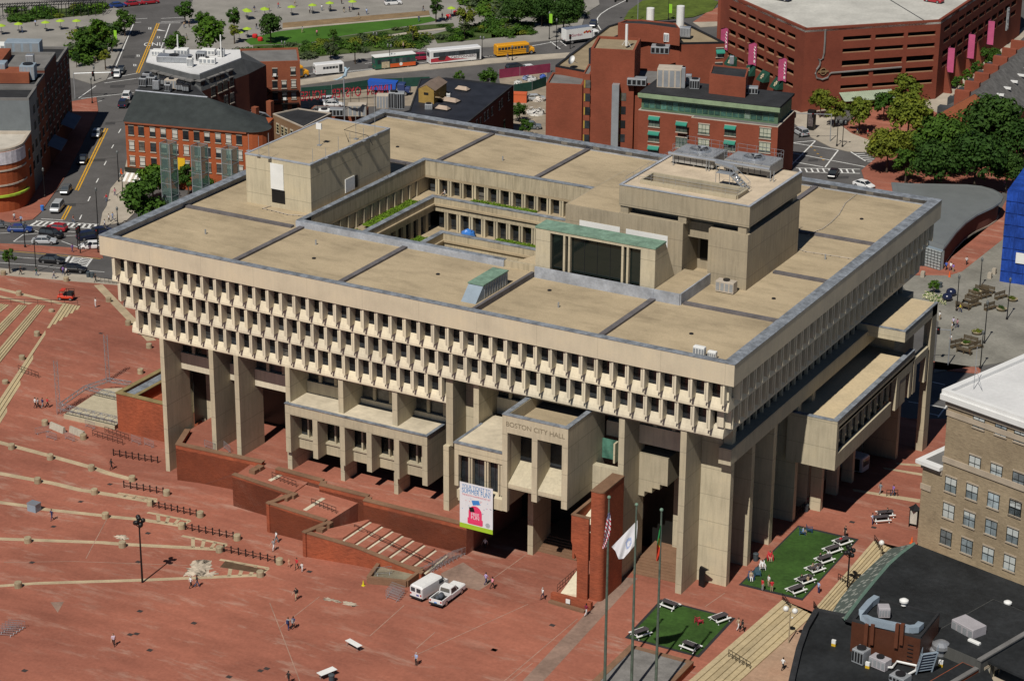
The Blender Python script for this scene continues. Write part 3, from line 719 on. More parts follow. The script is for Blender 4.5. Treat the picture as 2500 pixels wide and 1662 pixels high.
part('bed_wall',bw,M_cope,bed);part('soil',MB().prism(bp,0,zb+.7),mat('dry_soil',(.24,.21,.15),.95,.3),bed)
tw=thing('stair_tower','tall red brick stair tower with cut-back foot beside the flagpoles','stair tower',(80,-4,2.4))
t1=[(77.75,13.85),(77.75,10.2),(78.65,7.6),(78.65,0),(80.2,0),(80.2,13.85)]
part('tower',MB().extrude([(x,z)for x,z in t1],0,0,0)if False else(lambda m:m.add([(x,-5.2,z)for x,z in t1]+[(x,-4.85,z)for x,z in t1],[(i,(i+1)%6,6+(i+1)%6,6+i)for i in range(6)]+[(0,5,4,3,2,1),(6,7,8,9,10,11)]))(MB()),M_bwall,tw)
part('tower',MB().box(77.75,78.1,-4.85,1.0,7.6,13.85),M_bwall,tw)
part('stair_flight',MB().extrude([(-4.8,9.0),(-4.8,9.4),(1,13.3),(1,12.9)],1,0,0)if False else MB().add([(78.12,-4.8,11.8),(80.3,-4.8,11.8),(80.3,1,13.2),(78.12,1,13.2)],[(0,1,2,3)]),M_pale,tw)
rr=[]
for i in range(7):
 g=-math.pi/2+i*math.pi/12;rr.append((81.3+.7*math.cos(g),-4.2+.7*math.sin(g)))
part('tower',MB().prism([(80.35,-4.9)]+rr+[(82.0,1.0),(80.35,1.0)],0,17.6),M_bwall,tw)
part('coping',MB().prism([(80.3,-4.95)]+[(x+.05,y-.05)for x,y in rr]+[(82.05,1.05),(80.3,1.05)],17.603,17.8),M_cope,tw)
part('coping',MB().box(77.7,80.3,-5.25,-4.8,13.853,14.0).box(77.7,78.15,-4.8,1,13.853,14.0),M_cope,tw)
lw=thing('low_wall','low brick wall with ramp rail and paper notice before the stair tower','wall',G('d12',650,930))
lp=[P2('d12',490,905),P2('d12',815,990)]
part('wall',MB().prism([tuple(v)for v in strip(lp[0],lp[1],.6)],0,3.5),M_bwall,lw)
part('step',MB().prism([tuple(v)for v in strip(P2('d12',470,925),P2('d12',760,1010),.6)],0,2.7),M_cope,lw)
p=Vector(lp[0]).lerp(Vector(lp[1]),.45);part('notice',MB().box(p.x-.3,p.x+.3,p.y-.5,p.y-.42,2.75,3.35),M_wht,lw)
rp=[P2('d12',575,850),P2('d12',690,720),P2('d12',690,870)]
part('ramp',MB().prism([P2('d12',560,860),P2('d12',700,885),P2('d12',700,715)],0,[2.5,2.8,3.4]),M_pale,lw)
rl=MB();a_,b_=G('d12',535,840),G('d12',690,705)
for i in range(8):q=a_.lerp(b_,i/7);rl.tube([q,q+Vector((0,0,1))],.03,4)
for k in(.5,1.0):rl.tube([a_+Vector((0,0,k)),b_+Vector((0,0,k))],.03,4)
part('handrail',rl,M_blk,lw)
def flight(name,label,p0,p1,depth,n,rise,land,m=M_cope):
 0
 th=thing(name,label,'steps',(p0[0],p0[1],gh(*p0)))
 p0,p1=Vector(p0[:2]),Vector(p1[:2]);d=(p1-p0).normalized();nrm=Vector((-d.y,d.x));z=gh(p0 .x,p0 .y)
 for i in range(n):
  o=nrm*depth*i;e=nrm*(depth*(i+1)if i<n-1 else depth*n+land)
  part('step',MB().prism([tuple(p0+o),tuple(p1+o),tuple(p1+e),tuple(p0+e)],z-.5,z+rise*(i+1)),m,th)
flight('brick_steps','worn brick steps rising into shade under the entrance hood',P2('d12',330,500),P2('d12',690,590),.5,7,.16,12)
flight('brick_steps','broad brick steps rising between stair tower and tall front pier',P2('d12',1140,690),P2('d12',1500,768),.5,7,.16,14)
bv=thing('brick_block','square brick block with greenish coping behind the leftmost tall pier','brick block',(-5,14,.2))
part('block',MB().box(-8.4,7.4,11.95,12.6,-1,6.3).box(-8.4,-7.8,12.6,30,-1,6.3).box(-5.4,-5.0,12.6,30,4,6.3).box(-7.8,7.4,12.6,30,-1,4.6),M_bwall,bv)
M_gcope=mat('mossy_coping',(.26,.20,.09),.9,.25)
part('coping',MB().box(-8.5,7.4,11.85,12.7,6.303,6.45).box(-8.5,-7.7,12.7,30,6.303,6.45).box(-5.5,-4.9,12.7,30,6.303,6.45),M_gcope,bv)
part('roof',MB().box(-7.7,-5.5,12.7,30,4.603,6.0),M_lead,bv)
sd=[P2('c0',520,738),P2('c0',935,832),P2('c0',975,800),P2('c0',1000,520),P2('c0',845,525)]
single('stage_deck',MB().prism(sd,-.2,.85),mat('plywood',(.47,.41,.29),.85,.12,1.),'low pale plywood stage deck beside the brick block','stage',(sd[0][0],sd[0][1],.2))
def truss(name,label,a,b,wdt=.55,n=None,group='aluminium stage trusses'):
 a,b=Vector(a),Vector(b);L=(b-a).length;d=(b-a).normalized();n=n or int(L/.7)
 u=d.orthogonal().normalized();v=d.cross(u);mb=MB();cs=[(u*i+v*j)*wdt/2 for i,j in((1,1),(1,-1),(-1,-1),(-1,1))]
 for c_ in cs:mb.tube([a+c_,b+c_],.045,4)
 for i in range(n):
  for k in range(4):
   c0,c1=cs[k],cs[(k+1)%4]
   if i%2:c0,c1=c1,c0
   mb.tube([a+d*L*i/n+c0,a+d*L*(i+1)/n+c1],.028,3,cap=False)
 return single(name,mb,M_galv,label,'truss',tuple(a),group)
tb=[G('c0',480,700),G('c0',880,430)]
truss('stage_truss','upright lattice tower at the near corner of the stage frame',tb[0],tb[0]+Vector((0,0,hgt('c0',445,268,tb[0]))))
truss('stage_truss','upright lattice tower at the far corner of the stage frame',tb[1],tb[1]+Vector((0,0,hgt('c0',866,65,tb[1]))))
hb_=lambda t,a,b:PZ(t,a,b,2.0)
truss('stage_truss','lowered lattice beam along the front of the stage',hb_('c0',480,640),hb_('c0',955,750),.8)
truss('stage_truss','lowered lattice beam with lights running from near tower to far tower',hb_('c0',490,630),hb_('c0',690,490))
truss('stage_truss','lattice beam from the bend to the far tower',hb_('c0',690,490),hb_('c0',880,425))
truss('stage_truss','lattice beam from the far tower to the brick block',hb_('c0',880,425),hb_('c0',1070,455))
truss('stage_truss','middle lattice beam over the stage deck',hb_('c0',700,490),hb_('c0',945,545))
def long_flight(label,a,b,c_,d_,n,z0,rise):
 0
 th=thing('long_steps',label,'steps',(a[0],a[1],gh(*a)),'long pale steps at the edge of the plaza')
 A_,B_,C_,D_=map(Vector,(a,b,c_,d_))
 for i in range(n):
  f0,f1=i/n,(i+1)/n
  q=[A_.lerp(C_,f0),B_.lerp(D_,f0),B_.lerp(D_,f1-.0),A_.lerp(C_,f1-.0)]
  z=[gh(v.x,v.y)+z0+rise*(i+1)for v in q]
  m_=MB().prism([tuple(v)for v in q],-1,z)if(q[1]-q[0]).cross(q[2]-q[1])>0 else MB().prism([tuple(v)for v in q[::-1]],-1,z[::-1])
  part('tread',m_,M_step,th)
def pz2(t,a,b,up):p=G(t,a,b,up);return(p.x,p.y)
long_flight('widest flight of long pale steps rising from the plaza floor',P2('b0',655,1160),P2('c0',-300,1380),pz2('b0',515,1140,.6),pz2('c0',-330,1080,.6),6,0,.12)
t1p=[pz2('b0',515,1140,.6),pz2('c0',-330,1080,.6),pz2('c0',-330,700,.6),pz2('b0',370,1155,.6)]
def terr(lbl,pts,up):
 pts=pts if sum(a[0]*b[1]-b[0]*a[1]for a,b in zip(pts,pts[1:]+pts[:1]))>0 else pts[::-1]
 o=part('plaza_terrace',MB().prism(pts,-1,[gh(*p)+up for p in pts]),M_plaza);o['kind']='structure'
terr('',t1p,.6)
long_flight('middle flight of long pale steps on the plaza edge',pz2('b0',370,1155,.6),pz2('c0',-330,700,.6),pz2('b0',298,1148,1.08),pz2('c0',-330,545,1.08),4,.6,.12)
terr('',[pz2('b0',298,1148,1.08),pz2('c0',-330,545,1.08),pz2('c0',-330,430,1.08),pz2('b0',222,1155,1.08)],1.08)
long_flight('narrow upper flight of long pale steps',pz2('b0',222,1155,1.08),pz2('c0',-330,430,1.08),pz2('b0',150,1148,1.5),pz2('c0',-330,300,1.5),4,1.08,.105)
terr('',[pz2('b0',150,1148,1.5),pz2('c0',-330,300,1.5),pz2('c0',-330,150,1.5),pz2('b0',76,1150,1.5)],1.5)
long_flight('topmost flight of long pale steps cut by the picture edge',pz2('b0',76,1150,1.5),pz2('c0',-330,150,1.5),pz2('b0',0,1140,1.9),pz2('c0',-330,20,1.9),4,1.5,.1)
lo=.9
def down_flight(label,a,b,c_,d_,n,mat_=M_step):
 th=thing('stone_steps',label,'steps',(a[0],a[1],gh(*a)),'pale stone steps down from the plaza')
 A_,B_,C_,D_=map(Vector,(a,b,c_,d_))
 for i in range(n):
  q=[A_.lerp(C_,i/n),B_.lerp(D_,i/n),B_.lerp(D_,(i+1)/n),A_.lerp(C_,(i+1)/n)]
  if(q[1]-q[0]).cross(q[2]-q[1])<0:q=q[::-1]
  part('step',MB().prism([tuple(v)for v in q],.4,[gh(v.x,v.y)-lo*i/n+.004*(i==0)for v in q]),mat_,th)
def lowz(t,a,b):p=G(t,a,b,-lo);return(p.x,p.y)
down_flight('upper flight of six pale stone steps beside the dining lawn',e1,e2,lowz('d18',1290,470),lowz('d18',760,1030),6)
down_flight('lower flight of six pale stone steps beside the smaller lawn',e3,e4,lowz('d18',620,1030),lowz('d18',-900,2400),6)
lp_=[lowz('d18',1290,470),lowz('d18',760,1030),lowz('d18',620,1030),lowz('d18',-900,2400),lowz('d18',-300,2800),lowz('d18',1500,1600),lowz('d18',1700,500)]
o=part('lower_paving',MB().prism(lp_ if sum(a[0]*b[1]-b[0]*a[1]for a,b in zip(lp_,lp_[1:]+lp_[:1]))>0 else lp_[::-1],.2,[gh(*p)-lo-.005 for p in(lp_ if sum(a[0]*b[1]-b[0]*a[1]for a,b in zip(lp_,lp_[1:]+lp_[:1]))>0 else lp_[::-1])]),M_red2);o['kind']='structure'
def lawn(label_,t,pts):
 q=[Vector(P2(t,*p))for p in pts];c_=sum(q,Vector((0,0)))/4
 sheet('lawn_edging',[tuple(v)for v in q],.012,mat('rubber_edging',(.03,.03,.032),.8,.1));sheet('lawn',[tuple(c_+(v-c_)*(1-.45/(v-c_).length*1.3))for v in q],.03,M_turf)
lawn('','d18',[(495,300),(990,412),(530,912),(10,785)]);lawn('','d12',[(1380,900),(1988,1055),(1690,1375),(1085,1215)])
fp=thing('flag_planter','square brick planter with grey slate top below the three flagpoles','planter',(95,-18,2.4))
part('planter_wall',MB().box(91.0,99.5,-26.5,-14.6,1,3.35),M_bwall,fp);part('planter_top',MB().box(91.8,98.9,-26,-15.3,3.353,3.42),mat('slate_top',(.20,.19,.18),.85,.25,.6),fp)
part('coping',MB().box(90.95,91.8,-26.5,-14.6,3.353,3.47).box(98.9,99.55,-26.5,-14.6,3.353,3.47).box(91.8,98.9,-15.3,-14.55,3.353,3.47),M_cope,fp)
SKIN=[mat('skin_light',(.52,.33,.24),.6,.05),mat('skin_tan',(.36,.20,.12),.6,.05),mat('skin_dark',(.13,.07,.045),.6,.05)]
HAIR=[mat('hair_dark',(.02,.014,.01),.6,.1),mat('hair_brown',(.10,.05,.025),.6,.1),mat('hair_fair',(.36,.24,.11),.6,.1),mat('hair_grey',(.4,.38,.36),.6,.1)]
CLO={}
def cloth(c):
 k=tuple(c)
 if k not in CLO:CLO[k]=mat('cloth_%d'%len(CLO),c,.85,.12,6.,20.)
 return CLO[k]
M_shoe=mat('shoe',(.03,.028,.026),.6,.1)
M_eye=mat('eye_dark',(.01,.008,.006),.4,.05)
def body_proto(pose,sc=1.0):
 0
 V,E,Rr,K=[],[],[],[]
 def v(p,r):V.append(Vector(p)*sc);Rr.append(r*sc);return len(V)-1
 def e(a,b,k):E.append((a,b));K.append(k)
 sit=pose in('sit','recline')
 pz=.46 if sit else.93
 lean={'sit':.03,'recline':-.28,'stand':0,'walk':.03,'walk2':.04,'lean':.25}[pose]
 pel=v((0,0,pz),.135);wai=v((0,lean*.3,pz+.18),.125);che=v((0,lean*.7,pz+.4),.145);nb=v((0,lean,pz+.55),.075);hb=v((0,lean+.015,pz+.62),.06)
 hc=v((0,lean+.02,pz+.71),.098);ht=v((0,lean+.01,pz+.79),.075);ns=v((0,lean+.125,pz+.69),.016)
 e(pel,wai,1);e(wai,che,1);e(che,nb,1);e(nb,hb,0);e(hb,hc,0);e(hc,ht,0);e(hc,ns,0)
 for s in(-1,1):
  eye=v((s*.035,lean+.105,pz+.725),.012);e(hc,eye,0);ear=v((s*.105,lean+.01,pz+.70),.014);e(hc,ear,0)
  sh=v((s*.185,lean*.95,pz+.49),.068)
  sw={'stand':.03,'walk':s*.22,'walk2':-s*.25,'sit':.12,'recline':.2,'lean':.2}[pose]
  fw={'stand':.08,'walk':s*.34+.08,'walk2':-s*.4+.1,'sit':.38,'recline':.45,'lean':.42}[pose]
  hz={'sit':.12,'recline':.2,'lean':.02}.get(pose,-.02)
  el=v((s*.235,lean*.9+sw*.7,pz+.23),.045);wr=v((s*.235,lean*.8+fw,pz+hz),.032);pa=v((s*.228,lean*.8+fw+.05,pz+hz-.06),.034)
  e(che,sh,1);e(sh,el,1);e(el,wr,0);e(wr,pa,0)
  for i in range(4):
   f1=v((s*(.205+.016*i),lean*.8+fw+.085,pz+hz-.115-.006*(i in(1,2))),.009);f2=v((s*(.203+.015*i),lean*.8+fw+.075,pz+hz-.155-.01*(i in(1,2))),.008)
   e(pa,f1,0);e(f1,f2,0)
  th_=v((s*.19,lean*.8+fw+.1,pz+hz-.075),.010);e(pa,th_,0)
  hip=v((s*.095,0,pz-.05),.105)
  if sit:kn=v((s*.12,.44,.48),.068);an=v((s*.12,.46 if pose=='sit' else.78,.09 if pose=='sit' else.2),.042)
  else:
   st={'stand':.0,'walk':-s*.22,'walk2':s*.26,'lean':s*.05}[pose]
   kn=v((s*.10,st*.55+.05,.49),.068);an=v((s*.10,st-.02*(st>0)-.1*(st<0),.085+.07*(st<-.1)),.042)
  to=v(tuple(V[an]/sc+Vector((s*.02,.17,-.045))),.036)
  e(pel,hip,2);e(hip,kn,2);e(kn,an,2);e(an,to,3)
 me=bpy.data.meshes.new('person');me.from_pydata(V,E,[]);ob=bpy.data.objects.new('tmp',me);COL.objects.link(ob)
 sm=ob.modifiers.new('s','SKIN');sm.use_smooth_shade=True
 for i,d in enumerate(me.skin_vertices[0].data):d.radius=(Rr[i],Rr[i]);d.use_root=i==0
 ob.modifiers.new('u','SUBSURF').levels=1
 dg=bpy.context.evaluated_depsgraph_get();out=bpy.data.meshes.new_from_object(ob.evaluated_get(dg));bpy.data.objects.remove(ob)
 out.name='person_'+pose;out.materials.clear()
 for m in(SKIN[0],cloth((.5,.5,.5)),cloth((.05,.06,.1)),M_shoe):out.materials.append(m)
 segs=[(V[a],V[b],k)for(a,b),k in zip(E,K)]
 for p in out.polygons:
  best=(9,0);c_=p.center
  for a,b,k in segs:
   d=b-a;t=max(0,min(1,(c_-a).dot(d)/max(1e-9,d.length_squared)));q=(c_-(a+d*t)).length
   if q<best[0]:best=(q,k)
  p.material_index=best[1];p.use_smooth=True
 hm=MB();c_=V[hc]
 for i in range(1):hm.ball((c_.x,c_.y-.022*sc,c_.z+.035*sc),.108*sc,10,0,1.0)
 hm.ball((c_.x,c_.y-.05*sc,c_.z-.02*sc),.085*sc,8)
 return out,hm.mesh('hair',HAIR[0],None,True)
PROTO={}
def person(t,a,b,pose,face,shirt,legs,label,hair=0,skin=0,up=0.,sc=1.0,group=None,at=None,bag=None):
 0
 k=(pose,sc)
 if k not in PROTO:PROTO[k]=body_proto(pose,sc)
 bm_,hm_=PROTO[k]
 p=at or G(t,a,b,up)
 o=bpy.data.objects.new('person',bm_);COL.objects.link(o);o.location=p;o.rotation_euler=(0,0,rad(face-90))
 for i,m in enumerate((SKIN[skin],cloth(shirt),cloth(legs))):setmat(o,i,m)
 tag(o,label,'person',group)
 h_=bpy.data.objects.new('hair',hm_);COL.objects.link(h_);h_.parent=o;setmat(h_,0,HAIR[hair])
 if bag:
  z=(1.22 if pose not in('sit','recline')else.8)*sc
  bp_=part('backpack',MB().box(-.15,.15,-.3,-.12,z-.25,z+.2),cloth(bag),o,local=True)
 return o
WH,NV,BK,RD,GR,KH,LB,PK,JN,YL,PU,TN=(.7,.7,.7),(.03,.04,.12),(.02,.02,.022),(.5,.03,.04),(.3,.3,.31),(.42,.34,.22),(.35,.45,.68),(.7,.25,.33),(.08,.12,.22),(.65,.55,.05),(.25,.14,.42),(.4,.3,.2)
person('b0',780,1168,'stand',250,WH,WH,'person in white top and shorts standing alone beyond the red utility cart',1)
gp='group of four walking below the long steps'
person('c0',288,652,'walk',60,WH,BK,'person in white shirt and dark shorts, first of four by the truss tower',0,group=gp);person('c0',310,657,'walk2',60,GR,BK,'person in grey shirt close behind the one in white by the truss tower',1,group=gp)
person('c0',348,655,'walk',60,NV,GR,'person in navy shirt next to the one in red by the truss tower',0,group=gp);person('c0',388,652,'walk2',70,RD,BK,'person in red dress walking beside the lattice tower',2,group=gp)
person('c0',908,1155,'walk',60,BK,BK,'person all in black walking near the chain fence below the tall corner pier',0,2)
person('d0',425,260,'walk',250,NV,NV,'person in navy clothes walking near the grey box on the pale band',0)
person('d0',1555,812,'walk',60,WH,BK,'person in white shirt and black trousers walking in a pair near the pale stain',3);person('d0',1605,803,'walk2',60,BK,JN,'person in black shirt and jeans walking in a pair near the pale stain',0)
person('d0',2250,442,'walk2',60,WH,(.1,.25,.3),'person in white top and teal shorts below the podium wall',1);person('d6',228,508,'walk',250,GR,WH,'person in grey striped top and white trousers below the podium wall',1)
person('d6',353,640,'walk',330,(.7,.4,.25),(.6,.35,.25),'child in peach clothes beside the person in red',2,sc=.72);person('d6',418,660,'walk2',270,RD,BK,'person in red shirt and black trousers walking with two children',0,1);person('d6',460,676,'walk',270,WH,WH,'child in white clothes following the person in red',1,sc=.75)
person('d6',410,908,'walk',260,BK,KH,'person in black shirt and khaki shorts with dark backpack',0,bag=BK)
person('d6',347,1150,'walk',100,GR,NV,'person in grey shirt with navy backpack, walking in a pair',1,bag=NV);person('d6',388,1143,'walk2',100,NV,BK,'person in navy shirt with grey backpack, walking in a pair',0,bag=GR)
person('d0',928,1282,'walk',300,(.6,.5,.6),BK,'person in pale pink top and black trousers on open brick paving',1)
person('d6',1390,1438,'stand',260,LB,BK,'person in light blue shirt and black trousers on open brick paving',3)
person('d6',350,1590,'walk',80,BK,BK,'person in dark clothes at the bottom edge of the plaza',0)
person('d6',1956,782,'walk',60,(.45,.35,.6),NV,'person in lilac shirt and navy trousers walking past the white pickup',0);person('d6',2008,818,'walk2',60,PK,BK,'person in pink top and black trousers walking past the white pickup',0,1)
person('d6',1952,495,'walk',260,WH,BK,'person in white shirt walking out of the shade below the banner',0)
person('d12',418,905,'walk2',240,WH,(.1,.05,.07),'person in white shirt and maroon trousers near the low brick wall',3,1)
person('d12',770,1036,'walk',60,(.2,.02,.05),WH,'person in maroon top and white skirt beside the low brick wall',0,2)
person('d12',2008,1152,'walk',60,TN,WH,'person in tan shirt and white trousers between lawn and stone steps',1);person('d12',2040,1168,'walk2',60,BK,BK,'person in black clothes between lawn and stone steps',0)
person('d18',203,832,'stand',60,RD,GR,'person in red shirt at the lower edge of the dining lawn',0);person('d18',255,800,'stand',240,WH,KH,'person in white shirt between two people in red on the lawn',1,1);person('d18',280,842,'stand',120,(.45,.02,.03),KH,'person in dark red shirt at the lower lawn edge, nearer the picnic tables',0)
person('d18',878,398,'stand',250,BK,BK,'person in black standing behind the farthest picnic table on the lawn',0)
person('d18',660,852,'stand',60,LB,NV,'person in blue shirt standing between dining lawn and steps',0);person('d18',1098,295,'stand',20,LB,NV,'person in pale blue shirt standing at the long white picnic table',0)
person('d18',566,150,'stand',250,RD,BK,'person in red at the end of the railing by the shaded passage',1)
person('d18',370,1478,'walk',60,WH,BK,'person in white shirt and black trousers on the lower tan paving',0,up=-.9)
person('c18',1163,1352,'walk',60,(.2,.25,.28),GR,'person in grey-green top on the terrace beside the tan brick building',0);person('c18',1268,1368,'walk2',60,PU,JN,'person in purple top by the bike loops beside the tan brick building',1)
sq='visitors on the grey square'
for i,(a,b,c_,l,hr,f)in enumerate(((1700,868,(.05,.12,.5),'person in bright blue top below the curved pavilion wall',1,70),(1735,872,WH,'person in white top below the curved pavilion wall',0,80),(1756,884,PU,'child in purple top below the curved pavilion wall',1,80),(1866,826,(.6,.6,.62),'person in white and grey walking alone along the curved pavilion',0,250),(1815,1212,YL,'person in yellow top crouched by the benches on the square',1,200),(1645,1275,WH,'person in white top beside the tall end pier of the side wing',0,60),(1757,1325,(.5,.45,.6),'person in pale lilac top, upper one of three on the square',0,60),(1788,1338,(.4,.2,.25),'person in dark pink top beside the one in lilac on the square',1,60),(1746,1366,WH,'person in white top bending by a bag on the square',2,200))):
 person('b18',a,b,('walk','walk2','stand')[i%3],f,c_,(BK,NV,KH)[i%3],l,hr,i%2,group=sq)
person('c18',1735,130,'stand',250,WH,BK,'person in white top standing by the traffic signal post on the square',0)
lf='people at the street corner'
for i,(t,a,b,c_,l,hr,f)in enumerate((('b0',168,908,BK,'person in black walking on pavement by the young street tree',1,20),('b0',300,915,(.05,.12,.08),'person in dark green by the pavement lamp post',0,200),('b0',515,905,PU,'person in purple at the kerb by the front black saloon',0,60),('b0',540,915,WH,'person in white at the kerb by the front black saloon',1,60),('b0',598,485,(.3,.1,.08),'person in brown top crossing on the far zebra crossing',0,0),('b0',590,722,PU,'person in purple on the brick median',0,0),('b0',890,476,WH,'person in white near the signal post at the far corner',0,200),('b0',920,462,LB,'person in blue shirt near the signal post at the far corner',2,200),('b0',118,465,WH,'person in white outside the curved shop front',0,330),('b0',172,488,LB,'person in blue walking toward the crossing by the shop front',0,330),('b0',870,310,RD,'person in red by the sandwich-board at the corner tree',1,250),('b0',938,262,PK,'person in pink by the side-street crossing',0,200),('b0',778,968,BK,'person in black by the black bins beside the hall',0,60),('b0',440,938,GR,'person in grey at the plaza edge by the pavement',0,60),('b0',855,520,WH,'person in white stepping off by the police car',1,200))):
 person(t,a,b,('walk','walk2')[i%2],f,c_,(BK,JN,NV)[i%3],l,hr,i%3==2,group=lf)
person('b6',1622,936,'sit',200,WH,BK,'person in white shirt seated on the upper court terrace',0,at=PZ('b6',1622,936,31.15))
PAINT={}
def paint(c,rough=.25):
 if c not in PAINT:
  m=mat('car_paint_%d'%len(PAINT),c,rough,.04,1.,4.,spec=.6);PAINT[c]=m
 return PAINT[c]
M_cgl=glass('vehicle_glass',(.02,.024,.028),.05,False)
M_tyre=mat('tyre_rubber',(.015,.015,.015),.85,.1);M_rim=mat('wheel_rim',(.45,.45,.46),.3,.05,metal=.7)
M_hl=mat('headlight',(.75,.75,.72),.1,.02);M_tl=mat('tail_light',(.42,.015,.01),.3,.05)
M_trim=mat('vehicle_trim',(.025,.025,.026),.6,.1)
def loft(mb,secs,mi=0):
 n=len(secs[0]);vs=[p for s_ in secs for p in s_]
 fs=[(i*n+k,i*n+(k+1)%n,(i+1)*n+(k+1)%n,(i+1)*n+k)for i in range(len(secs)-1)for k in range(n)]
 fs+=[tuple(range(n-1,-1,-1)),tuple(range((len(secs)-1)*n,len(secs)*n))]
 mb.add(vs,fs,mi)
def wheel(parent,x,y,r,w_):
 w0=MB();s_=1 if y>0 else-1
 w0 .tube([(x,y-w_/2,r),(x,y+w_/2,r)],r,14);o=part('wheel',w0,M_tyre,parent,local=True)
 part('rim',MB().tube([(x,y+s_*w_*.4,r),(x,y+s_*(w_/2+.015),r)],r*.62,10),M_rim,o,local=True)
VP={}
def car_proto(kind):
 if kind in VP:return copy_tree(VP[kind])
 o=thing('car','','car');del o['category']
 L,Wd,zb,zr,hood,c0,c1,c2,c3={'saloon':(4.7,1.82,.92,1.45,.78,-1.95,-1.2,.45,1.25),'suv':(4.7,1.9,1.05,1.74,.98,-2.25,-2.0,.55,1.2),'hatch':(4.2,1.76,.95,1.5,.82,-1.95,-1.55,.4,1.2),'minivan':(5.0,1.98,1.08,1.78,.98,-2.4,-2.1,.9,1.75)}[kind]
 h=L/2;w=Wd/2;tr=zb if kind in('saloon',)else zb
 def sec(x,z0,z1,ww):return[(x,-ww,z0+.1),(x,-ww*.94,z0),(x,ww*.94,z0),(x,ww,z0+.1),(x,ww,z1-.16),(x,ww*.9,z1),(x,-ww*.9,z1),(x,-ww,z1-.16)]
 b=MB();loft(b,[sec(-h,.38,zb-.12,w*.88),sec(-h+.12,.25,zb-.02,w*.97),sec(c0,.22,zb,w),sec(c3,.22,zb,w),sec(h-.5,.24,hood+.02,w*.97),sec(h-.1,.28,hood-.06,w*.9),sec(h,.4,hood-.2,w*.82)])
 body=part('body',b,paint((.3,.3,.3)),o,local=True)
 g=MB();gw,rw=w*.9,w*.74
 lo_=[(c0,-gw),(c3,-gw),(c3,gw),(c0,gw)];hi_=[(c1,-rw),(c2,-rw),(c2,rw),(c1,rw)]
 g.add([(x,y,zb-.03)for x,y in lo_]+[(x,y,zr-.04)for x,y in hi_],[(0,1,5,4),(1,2,6,5),(2,3,7,6),(3,0,4,7)])
 part('windows',g,M_cgl,o,local=True)
 r_=MB();ex=.06
 loft(r_,[[(c1-ex,-rw-.02,zr-.07),(c1-ex,rw+.02,zr-.07),(c1-ex,rw,zr-.03),(c1-ex,-rw,zr-.03)],[(c1+.2,-rw-.03,zr-.05),(c1+.2,rw+.03,zr-.05),(c1+.2,rw-.05,zr),(c1+.2,-rw+.05,zr)],[(c2-.2,-rw-.03,zr-.05),(c2-.2,rw+.03,zr-.05),(c2-.2,rw-.05,zr),(c2-.2,-rw+.05,zr)],[(c2+ex,-rw-.02,zr-.08),(c2+ex,rw+.02,zr-.08),(c2+ex,rw,zr-.05),(c2+ex,-rw,zr-.05)]])
 for s_ in(-1,1):
  r_.tube([(c0+.02,s_*gw,zb-.02),(c1,s_*rw,zr-.04)],.045,4);r_.tube([(c3-.02,s_*gw,zb-.02),(c2,s_*rw,zr-.04)],.04,4);r_.tube([((c1+c2)/2,s_*(gw+.0),zb-.02),((c1+c2)/2,s_*rw,zr-.04)],.04,4)
 part('roof',r_,paint((.3,.3,.3)),o,local=True)
 for s_ in(-1,1):
  for x in(-h*.6,h*.62):wheel(o,x,s_*(w-.1),.33 if kind!='suv' else.38,.22)
  part('headlight',MB().box(h-.16,h-.03,s_*w*.62-.16,s_*w*.62+.16,hood-.28,hood-.14),M_hl,o,local=True)
  part('tail_light',MB().box(-h-.005,-h+.1,s_*w*.7-.14,s_*w*.7+.14,zb-.36,zb-.16),M_tl,o,local=True)
  part('mirror',MB().box(c3-.35,c3-.15,s_*(w+.02)-.07,s_*(w+.02)+.09,zb,zb+.14),M_trim,o,local=True)
 part('bumper',MB().box(h-.06,h+.04,-w*.75,w*.75,.3,.45).box(-h-.04,-h+.05,-w*.8,w*.8,.32,.46),M_trim,o,local=True)
 VP[kind]=o;return o
def place(o,t,rear,front,z=None,up=0.):
 a=G(t,*rear,up);b=G(t,*front,up);m=(a+b)/2
 o.location=(m.x,m.y,gh(m.x,m.y)+up+.02 if z is None else z);o.rotation_euler=(0,0,math.atan2(b.y-a.y,b.x-a.x));return o
def car(kind,t,rear,front,color,label,group=None,name='parked_car',cat='car'):
 o=car_proto(kind);o.name=name
 tag(o,label,cat,group)
 for ch in o.children:
  if ch.name.split('.')[0]in('body','roof'):setmat(ch,0,paint(color))
 return place(o,t,rear,front)
SIL,BLK,WHC,BLU,RED,GRC,NVC=(.42,.44,.46),(.012,.012,.014),(.75,.75,.75),(.02,.05,.2),(.35,.02,.03),(.12,.125,.13),(.015,.02,.05)
st_='cars on the street by the far crossing'
car('saloon','b0',(270,645),(455,652),SIL,'silver saloon waiting beside the brick median',st_,'moving_car')
car('suv','b0',(305,580),(535,615),BLK,'black four-wheel drive beside the silver saloon',st_,'moving_car')
car('saloon','b0',(70,548),(262,556),BLU,'dark blue saloon before the zebra crossing',st_,'moving_car')
car('hatch','b0',(540,550),(385,535),RED,'red hatchback behind the black four-wheel drive',st_,'moving_car')
car('suv','b0',(650,620),(800,600),NVC,'navy four-wheel drive before the white police car',st_,'moving_car')
car('saloon','b0',(760,580),(890,560),NVC,'navy saloon farthest toward the hall corner',st_,'moving_car')
car('saloon','b0',(815,688),(665,690),WHC,'white police saloon with roof bar at the median',st_,'moving_car')
car('saloon','b0',(-70,520),(45,520),GRC,'grey saloon half out at the edge near the shop front',st_,'moving_car')
car('saloon','b0',(320,795),(530,815),BLK,'black saloon on the near carriageway behind another',st_,'moving_car')
car('saloon','b0',(505,870),(700,885),BLK,'black saloon at the near kerb before the zebra crossing',st_,'moving_car')
